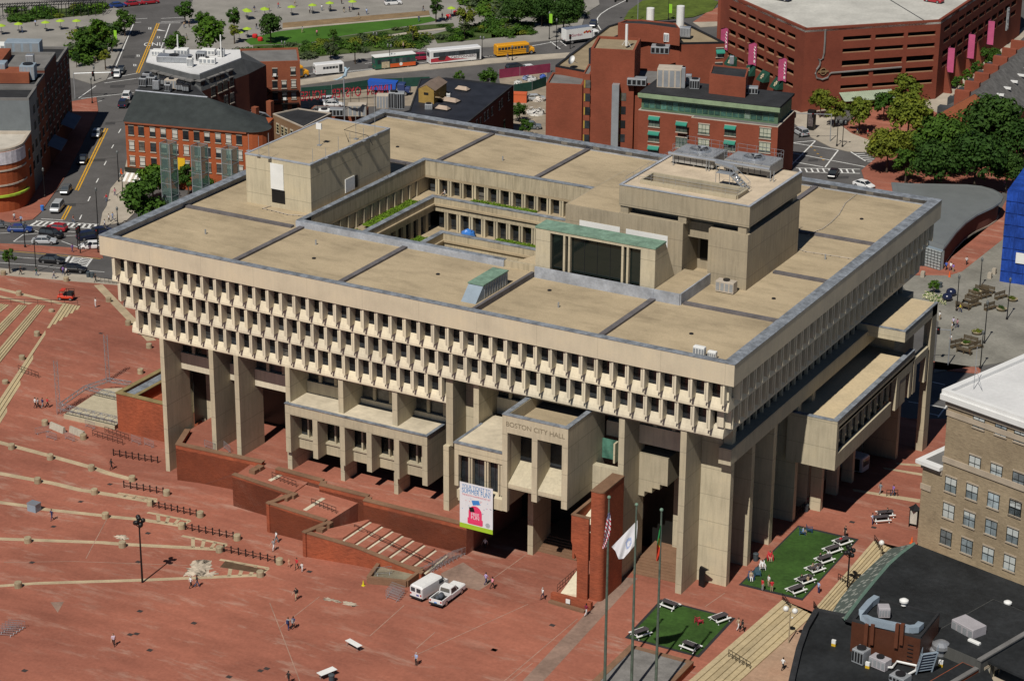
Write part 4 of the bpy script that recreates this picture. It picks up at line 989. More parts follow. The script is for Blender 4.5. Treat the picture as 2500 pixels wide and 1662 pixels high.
car('minivan','b0',(492,345),(440,410),SIL,'silver people carrier coming down the wide street',st_,'moving_car')
car('hatch','b0',(560,205),(515,265),GRC,'dark grey hatchback in the shadow edge on the wide street',st_,'moving_car')
car('saloon','a0',(690,1290),(655,1355),BLK,'black saloon half in shadow beside the yellow line',st_,'moving_car')
car('saloon','a0',(805,1075),(770,1140),SIL,'silver saloon beside the yellow line farther up',st_,'moving_car')
car('suv','a0',(985,900),(1025,830),NVC,'navy car beside the dark-roofed brick corner',st_,'moving_car')
car('suv','a0',(1020,830),(1050,770),WHC,'white car beside the dark-roofed brick corner',st_,'moving_car')
car('saloon','a0',(965,590),(940,655),WHC,'white taxi at the stop line of the upper junction',st_,'moving_car')
car('hatch','a0',(995,570),(975,620),BLK,'black hatchback behind the white taxi',st_,'moving_car')
rt='cars beyond the hall on the right-hand side'
car('suv','a18',(560,1120),(470,1075),SIL,'silver four-wheel drive with roof rails leaving the striped junction',rt,'moving_car')
car('saloon','a18',(800,1405),(760,1465),BLK,'black saloon below the zebra crossing behind the hall',rt,'moving_car')
car('saloon','a18',(1010,1520),(1050,1530),WHC,'white saloon showing just above the hall roof edge',rt,'moving_car')
car('saloon','a12',(840,190),(815,235),NVC,'navy saloon on the curving road by the central bed',rt,'moving_car')
car('saloon','a12',(1030,0),(1090,-5),BLK,'dark saloon at the top edge of the curving road',rt,'moving_car')
car('minivan','a12',(160,580),(230,570),BLK,'black people carrier on the street beside the building site',rt,'parked_car')
car('saloon','a12',(265,578),(360,570),WHC,'white saloon on the street beside the building site',rt,'parked_car')
car('saloon','a12',(285,820),(430,815),SIL,'silver saloon parked inside the building site',rt,'parked_car')
car('suv','a12',(290,1050),(350,1050),(.15,.17,.19),'grey car parked by the shrub in the lane behind the hall',rt,'parked_car')
car('saloon','a6',(640,870),(790,868),WHC,'white saloon parked behind the roof letters',rt,'parked_car')
car('saloon','a6',(635,840),(720,820),(.6,.62,.65),'pale saloon parked next to the white one behind the roof letters',rt,'parked_car')
for a,b,l in((1708,1115,'dark blue covered handcart by the flower rows, nearer one'),(1740,1075,'dark blue covered handcart by the flower rows, farther one')):
 o=thing('handcart',l,'cart',G('b18',a,b),'covered handcarts');m_=MB();m_.lathe(0,0,[(.85,.35),(.95,.7),(.8,1.15),(.4,1.4),(.02,1.45)],12);part('cover',m_,paint(NVC,.6),o,local=True,smooth=True)
 for y in(-.7,.7):wheel(o,0,y,.35,.12)
for i,(a,b,c_,l)in enumerate(((1085,50,RED,'red car parked at the top edge beside the wide street'),(1225,35,RED,'red car parked farther right at the top edge'),(960,65,BLU,'blue car parked at the top edge by the brown corner'))):
 car('saloon','a0',(a-40,b),(a+40,b-8),c_,l,'cars parked at the top edge')
car('suv','a6',(1140,45),(1260,38),WHC,'white four-wheel drive standing on the park terrace','cars parked at the top edge')
def boxy(name,label,cat,L,Wd,H,z0,c,group=None):
 o=thing(name,label,cat,(0,0,0),group);return o
def rbox(mb,x0,x1,y0,y1,z0,z1,r=.15,mi=0):
 def sec(x,k):return[(x,y0+k,z0),(x,y1-k,z0),(x,y1-k*.5,z0+r),(x,y1-k*.5,z1-r-k),(x,y1-r-k,z1-k),(x,y0+r+k,z1-k),(x,y0+k*.5,z1-r-k),(x,y0+k*.5,z0+r)]
 loft(mb,[sec(x0,r*.6),sec(x0+r,0),sec(x1-r,0),sec(x1,r*.6)],mi)
def wheels(o,xs,w,r=.48):
 for x in xs:
  for s_ in(-1,1):wheel(o,x,s_*(w/2-.16),r,.28)
def lamps(o,xf,xr,w,zf,zr,s=.15):
 for k in(-1,1):
  part('headlight',MB().box(xf-.05,xf+.03,k*w*.36-s,k*w*.36+s,zf,zf+.18),M_hl,o,local=True)
  part('tail_light',MB().box(xr-.03,xr+.05,k*w*.4-.1,k*w*.4+.1,zr,zr+.25),M_tl,o,local=True)
def bus(name,label,L,Wd,H,c,cat='bus',stripe=None,wz=(1.5,2.35),wx=None,nwin=8,roof=None,group='buses on the park street'):
 o=thing(name,label,cat,(0,0,0),group);h=L/2;w=Wd/2
 b=MB();rbox(b,-h,h,-w,w,.35,H,.18);part('body',b,paint(c,.35),o,local=True)
 if roof:part('roof',MB().box(-h+.1,h-.1,-w+.12,w-.12,H-.03,H+.04),paint(roof,.5),o,local=True)
 x0,x1=wx or(-h+.5,h-1.4);dx=(x1-x0)/nwin
 for s_ in(-1,1):
  for i in range(nwin):part('window',MB().box(x0+i*dx+.06,x0+(i+1)*dx-.06,s_*(w-.03)-.05,s_*(w-.03)+.05,*wz),M_cgl,o,local=True)
 part('windscreen',MB().box(h-.07,h+.03,-w+.2,w-.2,wz[0]-.2,H-.35),M_cgl,o,local=True);part('rear_window',MB().box(-h-.03,-h+.07,-w+.4,w-.4,wz[0],wz[1]),M_cgl,o,local=True)
 part('door',MB().box(h-1.3,h-.45,-w-.025,-w+.05,.45,2.3),M_cgl,o,local=True)
 wheels(o,(-h*.55,h*.62),Wd);lamps(o,h,-h,Wd,.75,.9)
 return o
white_mini=bus('minibus','white minibus with dark side windows on the park street',7.2,2.3,2.75,(.74,.74,.74),'minibus',nwin=5,wz=(1.45,2.05),wx=(-1.8,2.1));place(white_mini,'a6',(560,612),(790,590))
trolley=bus('tour_trolley','green and orange open tour trolley with white roof',10.4,2.5,3.2,(.015,.09,.06),'tour bus',nwin=9,wz=(1.55,2.6),roof=(.8,.8,.8))
part('roof',MB().box(-5.35,5.3,-1.36,1.36,3.2,3.36),M_wht,trolley,local=True);part('skirt',MB().box(-1.4,5.21,-1.28,1.28,.45,1.35),paint((.62,.10,.02)),trolley,local=True)
part('skirt',MB().box(-5.22,-1.5,-1.275,1.275,.45,1.35),paint((.02,.11,.07)),trolley,local=True);part('emblem',MB().tube([(1.4,-1.3,1.1),(1.4,-1.285,1.1)],.42,14),M_wht,trolley,local=True)
part('mural',MB().prism([(-3.6,-1.31),(-1.6,-1.31),(-1.6,-1.285),(-3.6,-1.285)],.5,2.0),mat('mural_stone',(.45,.38,.26),.7,.3,2.),trolley,local=True)
place(trolley,'a6',(1035,570),(1375,535))
coach=bus('coach','long white coach with red and grey livery lettering',13.4,2.6,3.6,(.74,.74,.75),nwin=9,wz=(1.9,2.95),wx=(-5.6,6.2));place(coach,'a6',(1485,523),(1905,485))
wheel(coach,-4.9,-1.14,.5,.28);wheel(coach,-4.9,1.14,.5,.28)
text_part('lettering','CANTONNIERS',.92,paint((.08,.02,.03)),None,(0,0,0),(1,0,0),(0,0,1),.01)
lt=COL.objects[-1];lt=[o for o in COL.objects if o.name.startswith('lettering')][-1];lt.parent=coach;lt.location=(2.0,-1.325,1.42)
part('livery',MB().add([(-6.5,-1.312,.6),(-2.5,-1.312,.6),(-.4,-1.312,.75),(-2.2,-1.312,1.9),(-6.5,-1.312,1.5)],[(0,1,2,3,4)]).add([(-2.2,-1.314,.7),(3.5,-1.314,.85),(-2.0,-1.314,1.25)],[(0,1,2)]),paint((.42,.03,.05)),coach,local=True)
part('livery',MB().add([(-4.4,-1.316,1.0),(-2.9,-1.316,.9),(-2.4,-1.316,1.9),(-3.6,-1.316,2.1),(-4.6,-1.316,1.6)],[(0,1,2,3,4)]),paint((.04,.03,.03)),coach,local=True)
part('windows',MB().box(-5.8,6.3,-1.304,-1.25,1.85,3.0),M_cgl,coach,local=True)
SBY=(.72,.33,.01)
def school_bus(label,t,r_,f_):
 o=thing('school_bus',label,'bus',(0,0,0),'buses on the park street');b=MB();rbox(b,-5.2,3.5,-1.2,1.2,.45,3.0,.2);rbox(b,3.3,5.0,-1.0,1.0,.5,1.65,.2);part('body',b,paint(SBY,.4),o,local=True)
 for s_ in(-1,1):
  for i in range(9):part('window',MB().box(-4.9+i*.86,-4.2+i*.86,s_*1.18-.05,s_*1.18+.05,1.75,2.4),M_cgl,o,local=True)
  part('stripe',MB().box(-5.1,3.3,s_*1.2-.02,s_*1.2+.02,1.35,1.45).box(-5.1,3.3,s_*1.2-.02,s_*1.2+.02,.95,1.03),M_blk,o,local=True)
 part('windscreen',MB().box(3.45,3.56,-1,1,1.75,2.7),M_cgl,o,local=True);part('door',MB().box(2.6,3.3,-1.24,-1.1,.6,2.4),M_cgl,o,local=True)
 wheels(o,(-2.6,4.1),2.3,.48);lamps(o,5.0,-5.2,2.2,1.0,1.2);return place(o,t,r_,f_)
school_bus('yellow school bus with black rails at the head of the parked buses','a12',(10,465),(365,430));school_bus('yellow school bus mostly hidden behind the brick house','a6',(190,660),(500,622))
bt=thing('box_truck','white box truck with dark roof and fruit picture on its side','truck');b=MB();b.box(-5.0,2.6,-1.25,1.25,1.0,3.9);part('cargo_box',b,M_wht,bt,local=True);part('roof',MB().box(-4.95,2.55,-1.2,1.2,3.9,3.95),mat('dull_blue_roof',(.14,.17,.24),.6,.1),bt,local=True)
b=MB();rbox(b,2.7,4.9,-1.1,1.1,.6,2.7,.25);part('cab',b,paint((.74,.74,.74)),bt,local=True);part('windscreen',MB().box(4.8,4.93,-.95,.95,1.6,2.4),M_cgl,bt,local=True);part('chassis',MB().box(-5,4.7,-1.1,1.1,.55,.98),M_trim,bt,local=True)
for s_ in(-1,1):part('window',MB().box(3.4,4.4,s_*1.1-.02,s_*1.1+.02,1.6,2.3),M_cgl,bt,local=True)
wheels(bt,(-3.2,3.8),2.4,.5);lamps(bt,4.9,-5.0,2.2,.9,1.1)
text_part('lettering','Gordon',1.0,paint((.35,.03,.09)),None,(0,0,0),(1,0,0),(0,0,1),.01);lt=[o for o in COL.objects if o.name.startswith('lettering')][-1];lt.parent=bt;lt.location=(-1.9,-1.27,2.25)
FR_=[paint(c_)for c_ in((.5,.03,.03),(.65,.3,.02),(.2,.02,.08),(.55,.05,.02))]
for i in range(7):part('fruit_picture',MB().tube([(.3+.3*i,-1.27-.003*i,2.65+.12*(i%3)),(.3+.3*i,-1.258,2.65+.12*(i%3))],.26,10),FR_[i%4],bt,local=True)
place(bt,'a12',(560,365),(890,320))
rv=car_proto('minivan');rv.name='red_van';tag(rv,'red van parked between tour trolley and white coach','van')
for ch in rv.children:
 if ch.name.split('.')[0]in('body','roof'):setmat(ch,0,paint((.3,.02,.05)))
place(rv,'a6',(1380,492),(1475,485))
bl_=thing('tipper_truck','bright blue tipper truck inside the green site fence','truck');b=MB();b.add([(-4,-1.25,1.1),(2.2,-1.25,1.1),(2.2,1.25,1.1),(-4,1.25,1.1),(-4.3,-1.35,3.2),(2.5,-1.35,3.0),(2.5,1.35,3.0),(-4.3,1.35,3.2)],[(3,2,1,0),(4,5,6,7),(0,1,5,4),(1,2,6,5),(2,3,7,6),(3,0,4,7)]);part('tipper_body',b,paint((.02,.10,.5),.4),bl_,local=True)
b=MB();rbox(b,2.7,4.4,-1.15,1.15,.7,2.8,.2);rbox(b,4.3,5.6,-.9,.9,.7,1.9,.2);part('cab',b,paint((.03,.05,.15)),bl_,local=True);part('windscreen',MB().box(4.36,4.43,-.95,.95,1.9,2.6),M_cgl,bl_,local=True);wheels(bl_,(-3,-1.6,4.6),2.4,.52);lamps(bl_,5.6,-4,2.0,1.0,.9);place(bl_,'a6',(1050,760),(1250,770))
wv=thing('white_van','white panel van parked beside the pickup at the foot of the podium steps','van')
b=MB();rbox(b,-2.8,1.6,-1.0,1.0,.4,2.1,.22);loft(b,[[(1.4,-.98,.4),(1.4,.98,.4),(1.4,.98,1.25),(1.4,-.98,1.25)],[(2.75,-.95,.42),(2.75,.95,.42),(2.75,.9,1.1),(2.75,-.9,1.1)],[(2.9,-.85,.5),(2.9,.85,.5),(2.9,.85,.95),(2.9,-.85,.95)]]);part('body',b,paint((.76,.76,.76)),wv,local=True)
part('windscreen',MB().add([(1.62,-.85,1.95),(1.62,.85,1.95),(2.25,.9,1.22),(2.25,-.9,1.22)],[(0,1,2,3)]).add([(1.5,-.99,1.95),(1.62,-.85,1.95),(2.25,-.9,1.22)],[(0,1,2)]).add([(1.62,.85,1.95),(1.5,.99,1.95),(2.25,.9,1.22)],[(0,1,2)]),M_cgl,wv,local=True)
for s_ in(-1,1):part('window',MB().box(.75,1.5,s_*1.0-.02,s_*1.0+.02,1.25,1.85),M_cgl,wv,local=True);part('rear_window',MB().box(-2.83,-2.75,s_*.45-.33,s_*.45+.33,1.25,1.8),M_cgl,wv,local=True)
part('bumper',MB().box(-2.9,-2.7,-.95,.95,.35,.55),M_trim,wv,local=True);part('number_plate',MB().box(-2.84,-2.8,-.5,-.1,.75,.95),paint((.05,.07,.3)),wv,local=True)
wheels(wv,(-1.7,1.9),2.0,.37);lamps(wv,2.9,-2.8,2,.7,.8);place(wv,'d6',(1400,905),(1590,790))
pk=thing('pickup_truck','white pickup truck with black load in its bed at the foot of the podium steps','pickup')
b=MB();rbox(b,-.7,2.9,-.98,.98,.45,1.15,.15);b.box(-2.9,-.7,-.98,-.85,.5,1.15);b.box(-2.9,-.7,.85,.98,.5,1.15);b.box(-2.95,-2.85,-.98,.98,.5,1.15);b.box(-2.9,-.7,-.85,.85,.5,.68)
loft(b,[[(-.7,-.9,1.1),(-.7,.9,1.1),(-.6,.78,1.85),(-.6,-.78,1.85)],[(.9,-.9,1.1),(.9,.9,1.1),(.55,.78,1.85),(.55,-.78,1.85)]]);part('body',b,paint((.76,.76,.76)),pk,local=True)
part('windscreen',MB().add([(.6,-.76,1.83),(.6,.76,1.83),(1.3,.86,1.16),(1.3,-.86,1.16)],[(0,1,2,3)]).add([(.55,-.785,1.83),(.6,-.76,1.83),(1.3,-.86,1.16),(.9,-.91,1.16)],[(0,1,2,3)]).add([(.55,.785,1.83),(.9,.91,1.16),(1.3,.86,1.16),(.6,.76,1.83)],[(0,1,2,3)]),M_cgl,pk,local=True)
part('rear_window',MB().add([(-.72,-.7,1.25),(-.72,.7,1.25),(-.63,.66,1.75),(-.63,-.66,1.75)],[(0,1,2,3)]),M_cgl,pk,local=True)
for s_ in(-1,1):part('window',MB().add([(-.5,s_*.915,1.2),(.75,s_*.915,1.2),(.5,s_*.80,1.75),(-.45,s_*.80,1.75)],[(0,1,2,3)if s_<0 else(3,2,1,0)]),M_cgl,pk,local=True)
part('bumper',MB().box(-3.1,-2.95,-.95,.95,.45,.62),M_trim,pk,local=True);part('number_plate',MB().box(-3.0,-2.94,-.2,.2,.68,.8),paint((.1,.3,.7)),pk,local=True);part('bed_liner',MB().box(-2.84,-.71,-.84,.84,.683,.72),M_blk,pk,local=True)
wheels(pk,(-1.9,1.85),2.0,.4);lamps(pk,2.9,-2.95,2,.8,.8);place(pk,'d6',(1560,960),(1730,830))
lb=MB();lb.ball((0,0,.35),.42,8);lb.ball((.5,.2,.3),.36,8);lb.ball((-.4,.25,.25),.3,8)
q=pk.location;r_=pk.rotation_euler.z;single('sack',lb,mat('dark_sack',(.07,.08,.095),.8,.2),'dark grey sack lying in the bed of the white pickup','sack',(q.x-1.7*math.cos(r_),q.y-1.7*math.sin(r_),q.z+.7),None,r_,True,False)
sv=bus('shuttle_van','pale shuttle bus parked in the shade under the side wing',6.4,2.1,2.6,(.6,.63,.68),'minibus',nwin=4,wz=(1.35,2.0),group=None);place(sv,'c18',(760,1100),(1010,1170))
uc=thing('utility_cart','bright red utility cart with roll cage on the brick plaza','utility cart');b=MB();rbox(b,-1.4,1.4,-.75,.75,.45,.9,.1);b.box(.1,.9,-.72,.72,1.75,1.85);part('body',b,paint((.6,.05,.02)),uc,local=True)
cg=MB()
for x in(-1.3,-.3,.1,.9):
 for s_ in(-1,1):cg.tube([(x,s_*.72,.85),(x,s_*.72,1.75)],.04,5)
for s_ in(-1,1):cg.tube([(-1.3,s_*.72,1.75),(.9,s_*.72,1.75)],.04,5)
part('roll_cage',cg,M_blk,uc,local=True);part('load',MB().box(-1.25,-.3,-.65,.65,.9,1.5),M_trim,uc,local=True);part('seat',MB().box(-.1,.35,-.6,.6,.9,1.2),M_blk,uc,local=True);wheels(uc,(-.95,.95),1.55,.32);place(uc,'b0',(600,1110),(480,1100))
sheet('road',[(-420,-140),(-40,-140),(-40,42),(260,42),(260,700),(-420,700)],-.04,M_asph)
M_park=mat('park_paving_stone',(.275,.26,.235),.9,.15,.2,3.)
M_kerb=mat('kerb_stone',(.40,.39,.36),.85,.15)
def walk(pts,up=.1,m=None,name='pavement'):
 return sheet(name,[P2(t,a,b)for t,a,b in pts],up,m or M_walk,bottom=-.5)
def Q(t,*ps):return[(t,a,b)for a,b in ps]
walk(Q('b0',(-900,800),(-60,845),(280,880),(700,908),(950,955),(980,990),(450,945),(-60,897),(-900,830)))
walk(Q('b0',(-500,625),(-60,650),(100,655),(820,700),(840,768),(560,738),(-60,690),(-500,665)),m=M_plaza,name='median')
walk(Q('b0',(-300,480),(-60,490),(270,452),(330,400),(470,200),(560,60))+Q('a0',(700,1110),(800,905),(785,795),(580,830))+Q('b0',(150,330),(-300,360)),m=M_plaza)
walk(Q('a0',(1055,1200),(1010,1410))+Q('b0',(900,205),(870,345),(835,400),(815,505),(1020,475),(1200,300))+Q('a0',(1200,1500),(1045,1480)))
walk(Q('a0',(-900,-60),(880,40),(1100,140),(1030,310),(865,655),(760,690),(600,640),(-100,500),(-900,500)),m=M_park)
walk(Q('a0',(1610,-80),(1490,195),(1310,430),(1190,600))+Q('a6',(-200,640),(450,556),(1000,478),(1480,402),(2000,385))+Q('a12',(560,322),(735,215),(770,110),(880,42),(860,-80)),m=M_park)
walk(Q('a6',(430,655),(1060,568),(1560,515),(2335,452))+Q('a12',(640,432),(600,475),(0,520))+Q('a6',(1060,612),(430,700)))
walk(Q('a12',(1640,185),(1860,180),(1850,215),(1700,225)))
walk(Q('a12',(1640,185),(1760,100),(1880,50),(1880,180)),m=M_plaza)
walk(Q('a18',(430,985),(600,1120),(760,1200),(900,1235),(1060,1240),(1090,1150),(930,1090),(850,1030),(700,860),(480,880)))
walk(Q('a18',(1500,860),(2335,225),(2500,300),(2335,430),(1620,940)))
walk(Q('a18',(860,1030),(930,1090),(1090,1150),(1060,1240),(1130,1290),(1010,1390),(1065,1568),(2500,1568),(2500,900),(1640,930),(1500,860),(1100,850)),m=M_plaza,up=.104)
M_sq=mat('square_paving',(.23,.22,.19),.9,.25,.18,3.)
walk(Q('b18',(1330,990),(1440,915),(1720,905),(2150,600),(2450,560),(2500,1568),(1600,1700),(1640,1290)),m=M_sq,name='square')
walk(Q('b18',(1420,905),(1500,830),(1700,800),(2090,480),(2190,300),(2160,620),(1830,880),(1720,915)),m=M_plaza,up=.11)
walk(Q('c18',(1560,270),(1980,330),(1980,375),(1560,335)),m=M_plaza)
sheets('pale_paving',[[P2('c18',*q)for q in s_]for s_ in(((935,1310),(1490,1395),(1485,1425),(950,1330)),((1185,1135),(1510,1185),(1505,1205),(1200,1150)),((1290,1100),(1510,1110),(1505,1130),(1310,1115)))],.01,M_band)
ml=[]
def ln(t,a,b,w=.22):ml.append(strip(P2(t,*a),P2(t,*b),w))
def zebra(t,a,b,c,d,n,w=.5,rails=True):
 A,B,C_,D_=(Vector(P2(t,*q))for q in(a,b,c,d))
 if rails:ml.append(strip(A,B,.3));ml.append(strip(C_,D_,.3))
 for i in range(n):f=(i+.5)/n;ml.append(strip(A.lerp(B,f),C_.lerp(D_,f),w))
zebra('b0',(290,462),(805,492),(225,500),(785,527),12);zebra('b0',(895,255),(1000,255),(875,345),(1000,345),1,.3,False)
for i in range(6):ln('b0',(905-6*i,262+17*i),(1010,262+17*i),.45)
zebra('b0',(605,752),(750,768),(540,805),(690,842),1,.3,False)
for i in range(6):f=i/5;ln('b0',(612-35*f,757+50*f),(745-40*f,770+65*f),.4)
ln('b0',(568,748),(530,800),.5);ln('b0',(750,768),(695,842),.4);ln('b0',(605,752),(560,820),.4)
for a,b in(((335,447),(515,457)),((190,575),(110,632)),((110,632),(270,630)),((190,575),(330,565)),((500,628),(640,680)),((640,680),(800,700)),((540,585),(740,570)),((550,550),(720,560)),((0,565),(80,560)),((-60,745),(320,772)),((-60,798),(300,825)),((310,828),(520,850)),((700,868),(850,880)),((535,900),(670,906)),((280,540),(320,555))):ln('b0',a,b,.2)
for t,a,b in(('a0',(985,1050),(965,1083)),('a0',(926,1178),(908,1208)),('a0',(866,1312),(848,1345)),('a0',(803,1452),(783,1488)),('b0',(735,265),(717,303)),('b0',(665,415),(648,452))):ln(t,a,b,.22)
for a,b in(((850,677),(1125,638)),((640,800),(780,700)),((660,803),(1090,755)),((780,830),(830,820)),((870,645),(1120,596)),((1090,158),(1200,150)),((1290,190),(1490,187)),((1310,152),(1500,143)),((1310,180),(1510,172)),((1385,195),(1310,400)),((1085,200),(935,560)),((1590,30),(1575,70)),((1200,405),(1320,405)),((1095,185),(1150,182)),((880,640),(935,620))):ln('a0',a,b,.25)
def arrow(t,a,b):c_=Vector(P2(t,a,b));ml.append([c_+Vector(v)for v in((-1.2,.3),(-1.2,-.6),(1.0,-.2),(1.0,.0))]);ml.append([c_+Vector(v)for v in((-1.2,.8),(-2.0,0),(-1.2,-.9))])
arrow('a0',1325,250)
for a,b in((1220,232),(1125,455),(1098,532),(1290,305)):
 ln('a0',(a-14,b-8),(a+14,b-6),.2);ln('a0',(a-14,b+8),(a+14,b+8),.2);ln('a0',(a-8,b-6),(a-8,b+8),.2);ln('a0',(a+8,b-6),(a+8,b+8),.2)
tm=text_mesh('road_lettering','ONLY',2.6,M_paint,0.0);c_=G('a0',1272,362)
dv=Vector(P2('a0',1310,360))-Vector(P2('a0',1235,362));o=bpy.data.objects.new('road_lettering',tm);COL.objects.link(o);o.location=c_+Vector((0,0,-.02));o.rotation_euler.z=math.atan2(dv.y,dv.x);o.scale=(.9,1.9,1);o['kind']='structure'
for a,b in(((790,590),(1040,565)),((840,580),(1030,560)),((970,520),(1030,510)),((1380,520),(1480,505)),((1880,470),(2010,455)),((1400,420),(1500,405)),((450,610),(560,595))):ln('a6',a,b,.2)
for t,pts in(('a12',[(890,245),(862,200),(862,150),(890,115),(950,75),(1060,20),(1100,0)]),('a12',[(330,375),(550,335)]),('a12',[(480,340),(560,400)]),('a12',[(560,335),(610,375)])):
 for a,b in zip(pts,pts[1:]):ln(t,a,b,.3)
for a,b in(((415,1165),(635,1145)),((460,1165),(820,1222)),((420,1240),(1040,1358)),((440,1345),(635,1148)),((715,1362),(822,1222)),((420,1310),(700,1360)),((480,1368),(1000,1378)),((560,1402),(1000,1412)),((925,1237),(1045,1312))):ln('a18',a,b,.3)
for i in range(10):ln('a18',(505+48*i,1370+i),(522+48*i,1402+i),.35)
for i in range(5):ln('a18',(960+25*i,1255+15*i),(1040+25*i,1250+15*i),.35)
for a,b in(((1590,440),(1690,462)),((1600,632),(1690,650)),((1500,682),(1640,712)),((1722,610),(1635,725)),((1395,600),(1600,632))):ln('c18',a,b,.25)
sheets('road_marking',ml,-.02,M_paint)
yl=[]
for k in(-.2,.2):
 for t,a,b in(('a0',(868,1045),(625,1550)),('b0',(570,343),(512,452)),('a0',(1288,192),(1120,595))):
  p,q=Vector(P2(t,*a)),Vector(P2(t,*b));yl.append(strip(p+Vector((k*1.6,0)),q+Vector((k*1.6,0)),.3))
yl.append(strip(P2('b0',-60,698),P2('b0',820,772),.25));yl.append(strip(P2('c18',1640,575),P2('c18',1730,585),.5))
for a,b in((600,1195),(630,1222),(655,1250),(682,1278),(700,1300)):yl.append(strip(P2('a18',a-8,b),P2('a18',a+10,b+4),.3))
sheets('yellow_marking',yl,-.02,M_yel)
pch=[('a0',800,1300,60),('a0',900,1000,40),('a0',1050,460,50),('b0',560,330,60),('b0',420,560,60),('b0',120,760,70),('a18',620,1300,40),('a18',860,1440,50),('a6',1060,540,60),('a6',1700,520,60),('a12',800,280,40),('a0',960,700,60),('a6',600,640,60)]
sheets('asphalt_patch',[[P2(t,a-r_,b-6),P2(t,a+r_,b-9),P2(t,a+r_*.9,b+14),P2(t,a-r_*1.1,b+16)]for t,a,b,r_ in pch],-.03,mat('fresh_asphalt',(.06,.058,.058),.9,.2))
sheets('asphalt_crack',[strip(P2(t,a,b),P2(t,a+160,b-22+i*4%40),.14)for i,(t,a,b,r_)in enumerate(pch)],-.024,mat('tar_seam',(.035,.033,.033),.7,.2))
M_lawn=mat('park_lawn',(.05,.135,.012),.95,.22,.12,2.)
sheet('park_lawn',[P2('a6',*q)for q in((260,262),(900,190),(1500,140),(1565,172),(1400,206),(780,300),(480,362),(40,372),(-20,330))],.14,M_lawn)
sheet('rough_grass',[P2('a12',*q)for q in((1075,165),(1120,90),(1230,10),(1700,-30),(1850,20),(1800,92),(1640,145),(1300,176))],.14,mat('rough_grass',(.085,.12,.018),.95,.35,.4,3.))
sheet('wood_deck',[P2('a6',*q)for q in((300,193),(1490,92),(1500,128),(300,236))],.16,mat('brown_deck',(.24,.165,.09),.85,.25,.3,3.))
sheets('pale_paving',[[P2('a6',*q)for q in s_]for s_ in(((300,236),(1500,132),(1500,142),(300,250)),((0,395),(60,390),(140,420),(110,430)),((0,430),(780,358),(1340,265),(1700,225),(1700,238),(1340,280),(800,372),(0,442)))],.17,M_walk)
M_soil=mat('ground_cover',(.055,.085,.02),.95,.45,.25,2.)
beds=[('a6',((-60,445),(400,410),(780,355),(1340,285),(1450,288),(1500,370),(1380,395),(700,455),(440,485),(0,500))),('a6',((1520,288),(1700,240),(2100,215),(2335,195),(2335,285),(1990,318),(1560,360))),('a12',((-10,180),(180,180),(360,270),(340,285),(0,315))),('a6',((60,378),(480,368),(780,305),(1400,215),(1690,195),(1700,222),(1340,262),(780,345),(400,405),(60,410))),('a0',((600,420),(760,260),(880,260),(900,330),(720,520),(580,500))),('a12',((310,130),(500,215),(700,190),(740,60),(560,60))),('a6',((1720,20),(2000,150),(2330,130),(2330,-40),(1720,-40))),('a0',((60,100),(820,60),(830,120),(80,190)))]
for t,pts in beds:sheet('planting_bed',[P2(t,*q)for q in pts],.2,M_soil)
LEAF={}
def leafmat(name,c):
 if name in LEAF:return LEAF[name]
 m,nt,bs=new_mat(name);v=pos(nt)
 f1=noise(nt,v,.6,3);f2=noise(nt,v,3.5,2);oi=N(nt,'ShaderNodeObjectInfo')
 col=ramp(nt,f1,[(.3,(c[0]*.55,c[1]*.62,c[2]*.6)),(.55,c),(.75,(c[0]*1.5,c[1]*1.3,c[2]*1.1))])
 col=mixc(nt,.7,col,ramp(nt,f2,[(.3,g3(.65)),(.7,g3(1.35))]),'MULTIPLY');col=mixc(nt,.6,col,ramp(nt,oi.outputs['Random'],[(0,(.75,.85,.8)),(1,(1.25,1.1,1.0))]),'MULTIPLY')
 nt.links.new(col,bs.inputs['Base Color']);bs.inputs['Roughness'].default_value=.7;bs.inputs['Specular IOR Level'].default_value=.15
 LEAF[name]=m;return m
L_DK=leafmat('leaf_dark',(.030,.070,.012));L_MD=leafmat('leaf_mid',(.048,.105,.014));L_YL=leafmat('leaf_yellow_green',(.125,.155,.018));L_BR=leafmat('leaf_bright',(.06,.13,.012));L_GR=leafmat('leaf_grey_green',(.07,.095,.045))
M_bark=mat('bark',(.075,.055,.04),.95,.3,3.)
def leaves(mb,c_,r,n,s,rg,squash=.8):
 for _ in range(n):
  d=Vector((rg.gauss(0,1),rg.gauss(0,1),rg.gauss(0,1))).normalized();p=Vector(c_)+Vector((d.x,d.y,d.z*squash))*r*(rg.random()**.45)
  nrm=(d+Vector((rg.uniform(-.7,.7),rg.uniform(-.7,.7),rg.uniform(-.1,.9)))).normalized();u=nrm.orthogonal().normalized();u.rotate(Quaternion(nrm,rg.uniform(0,6.3)));v=nrm.cross(u);k=s*rg.uniform(.6,1.3)
  mb.add([p+u*k,p+v*k*.6,p-u*k,p-v*k*.6],[(0,1,2,3)])
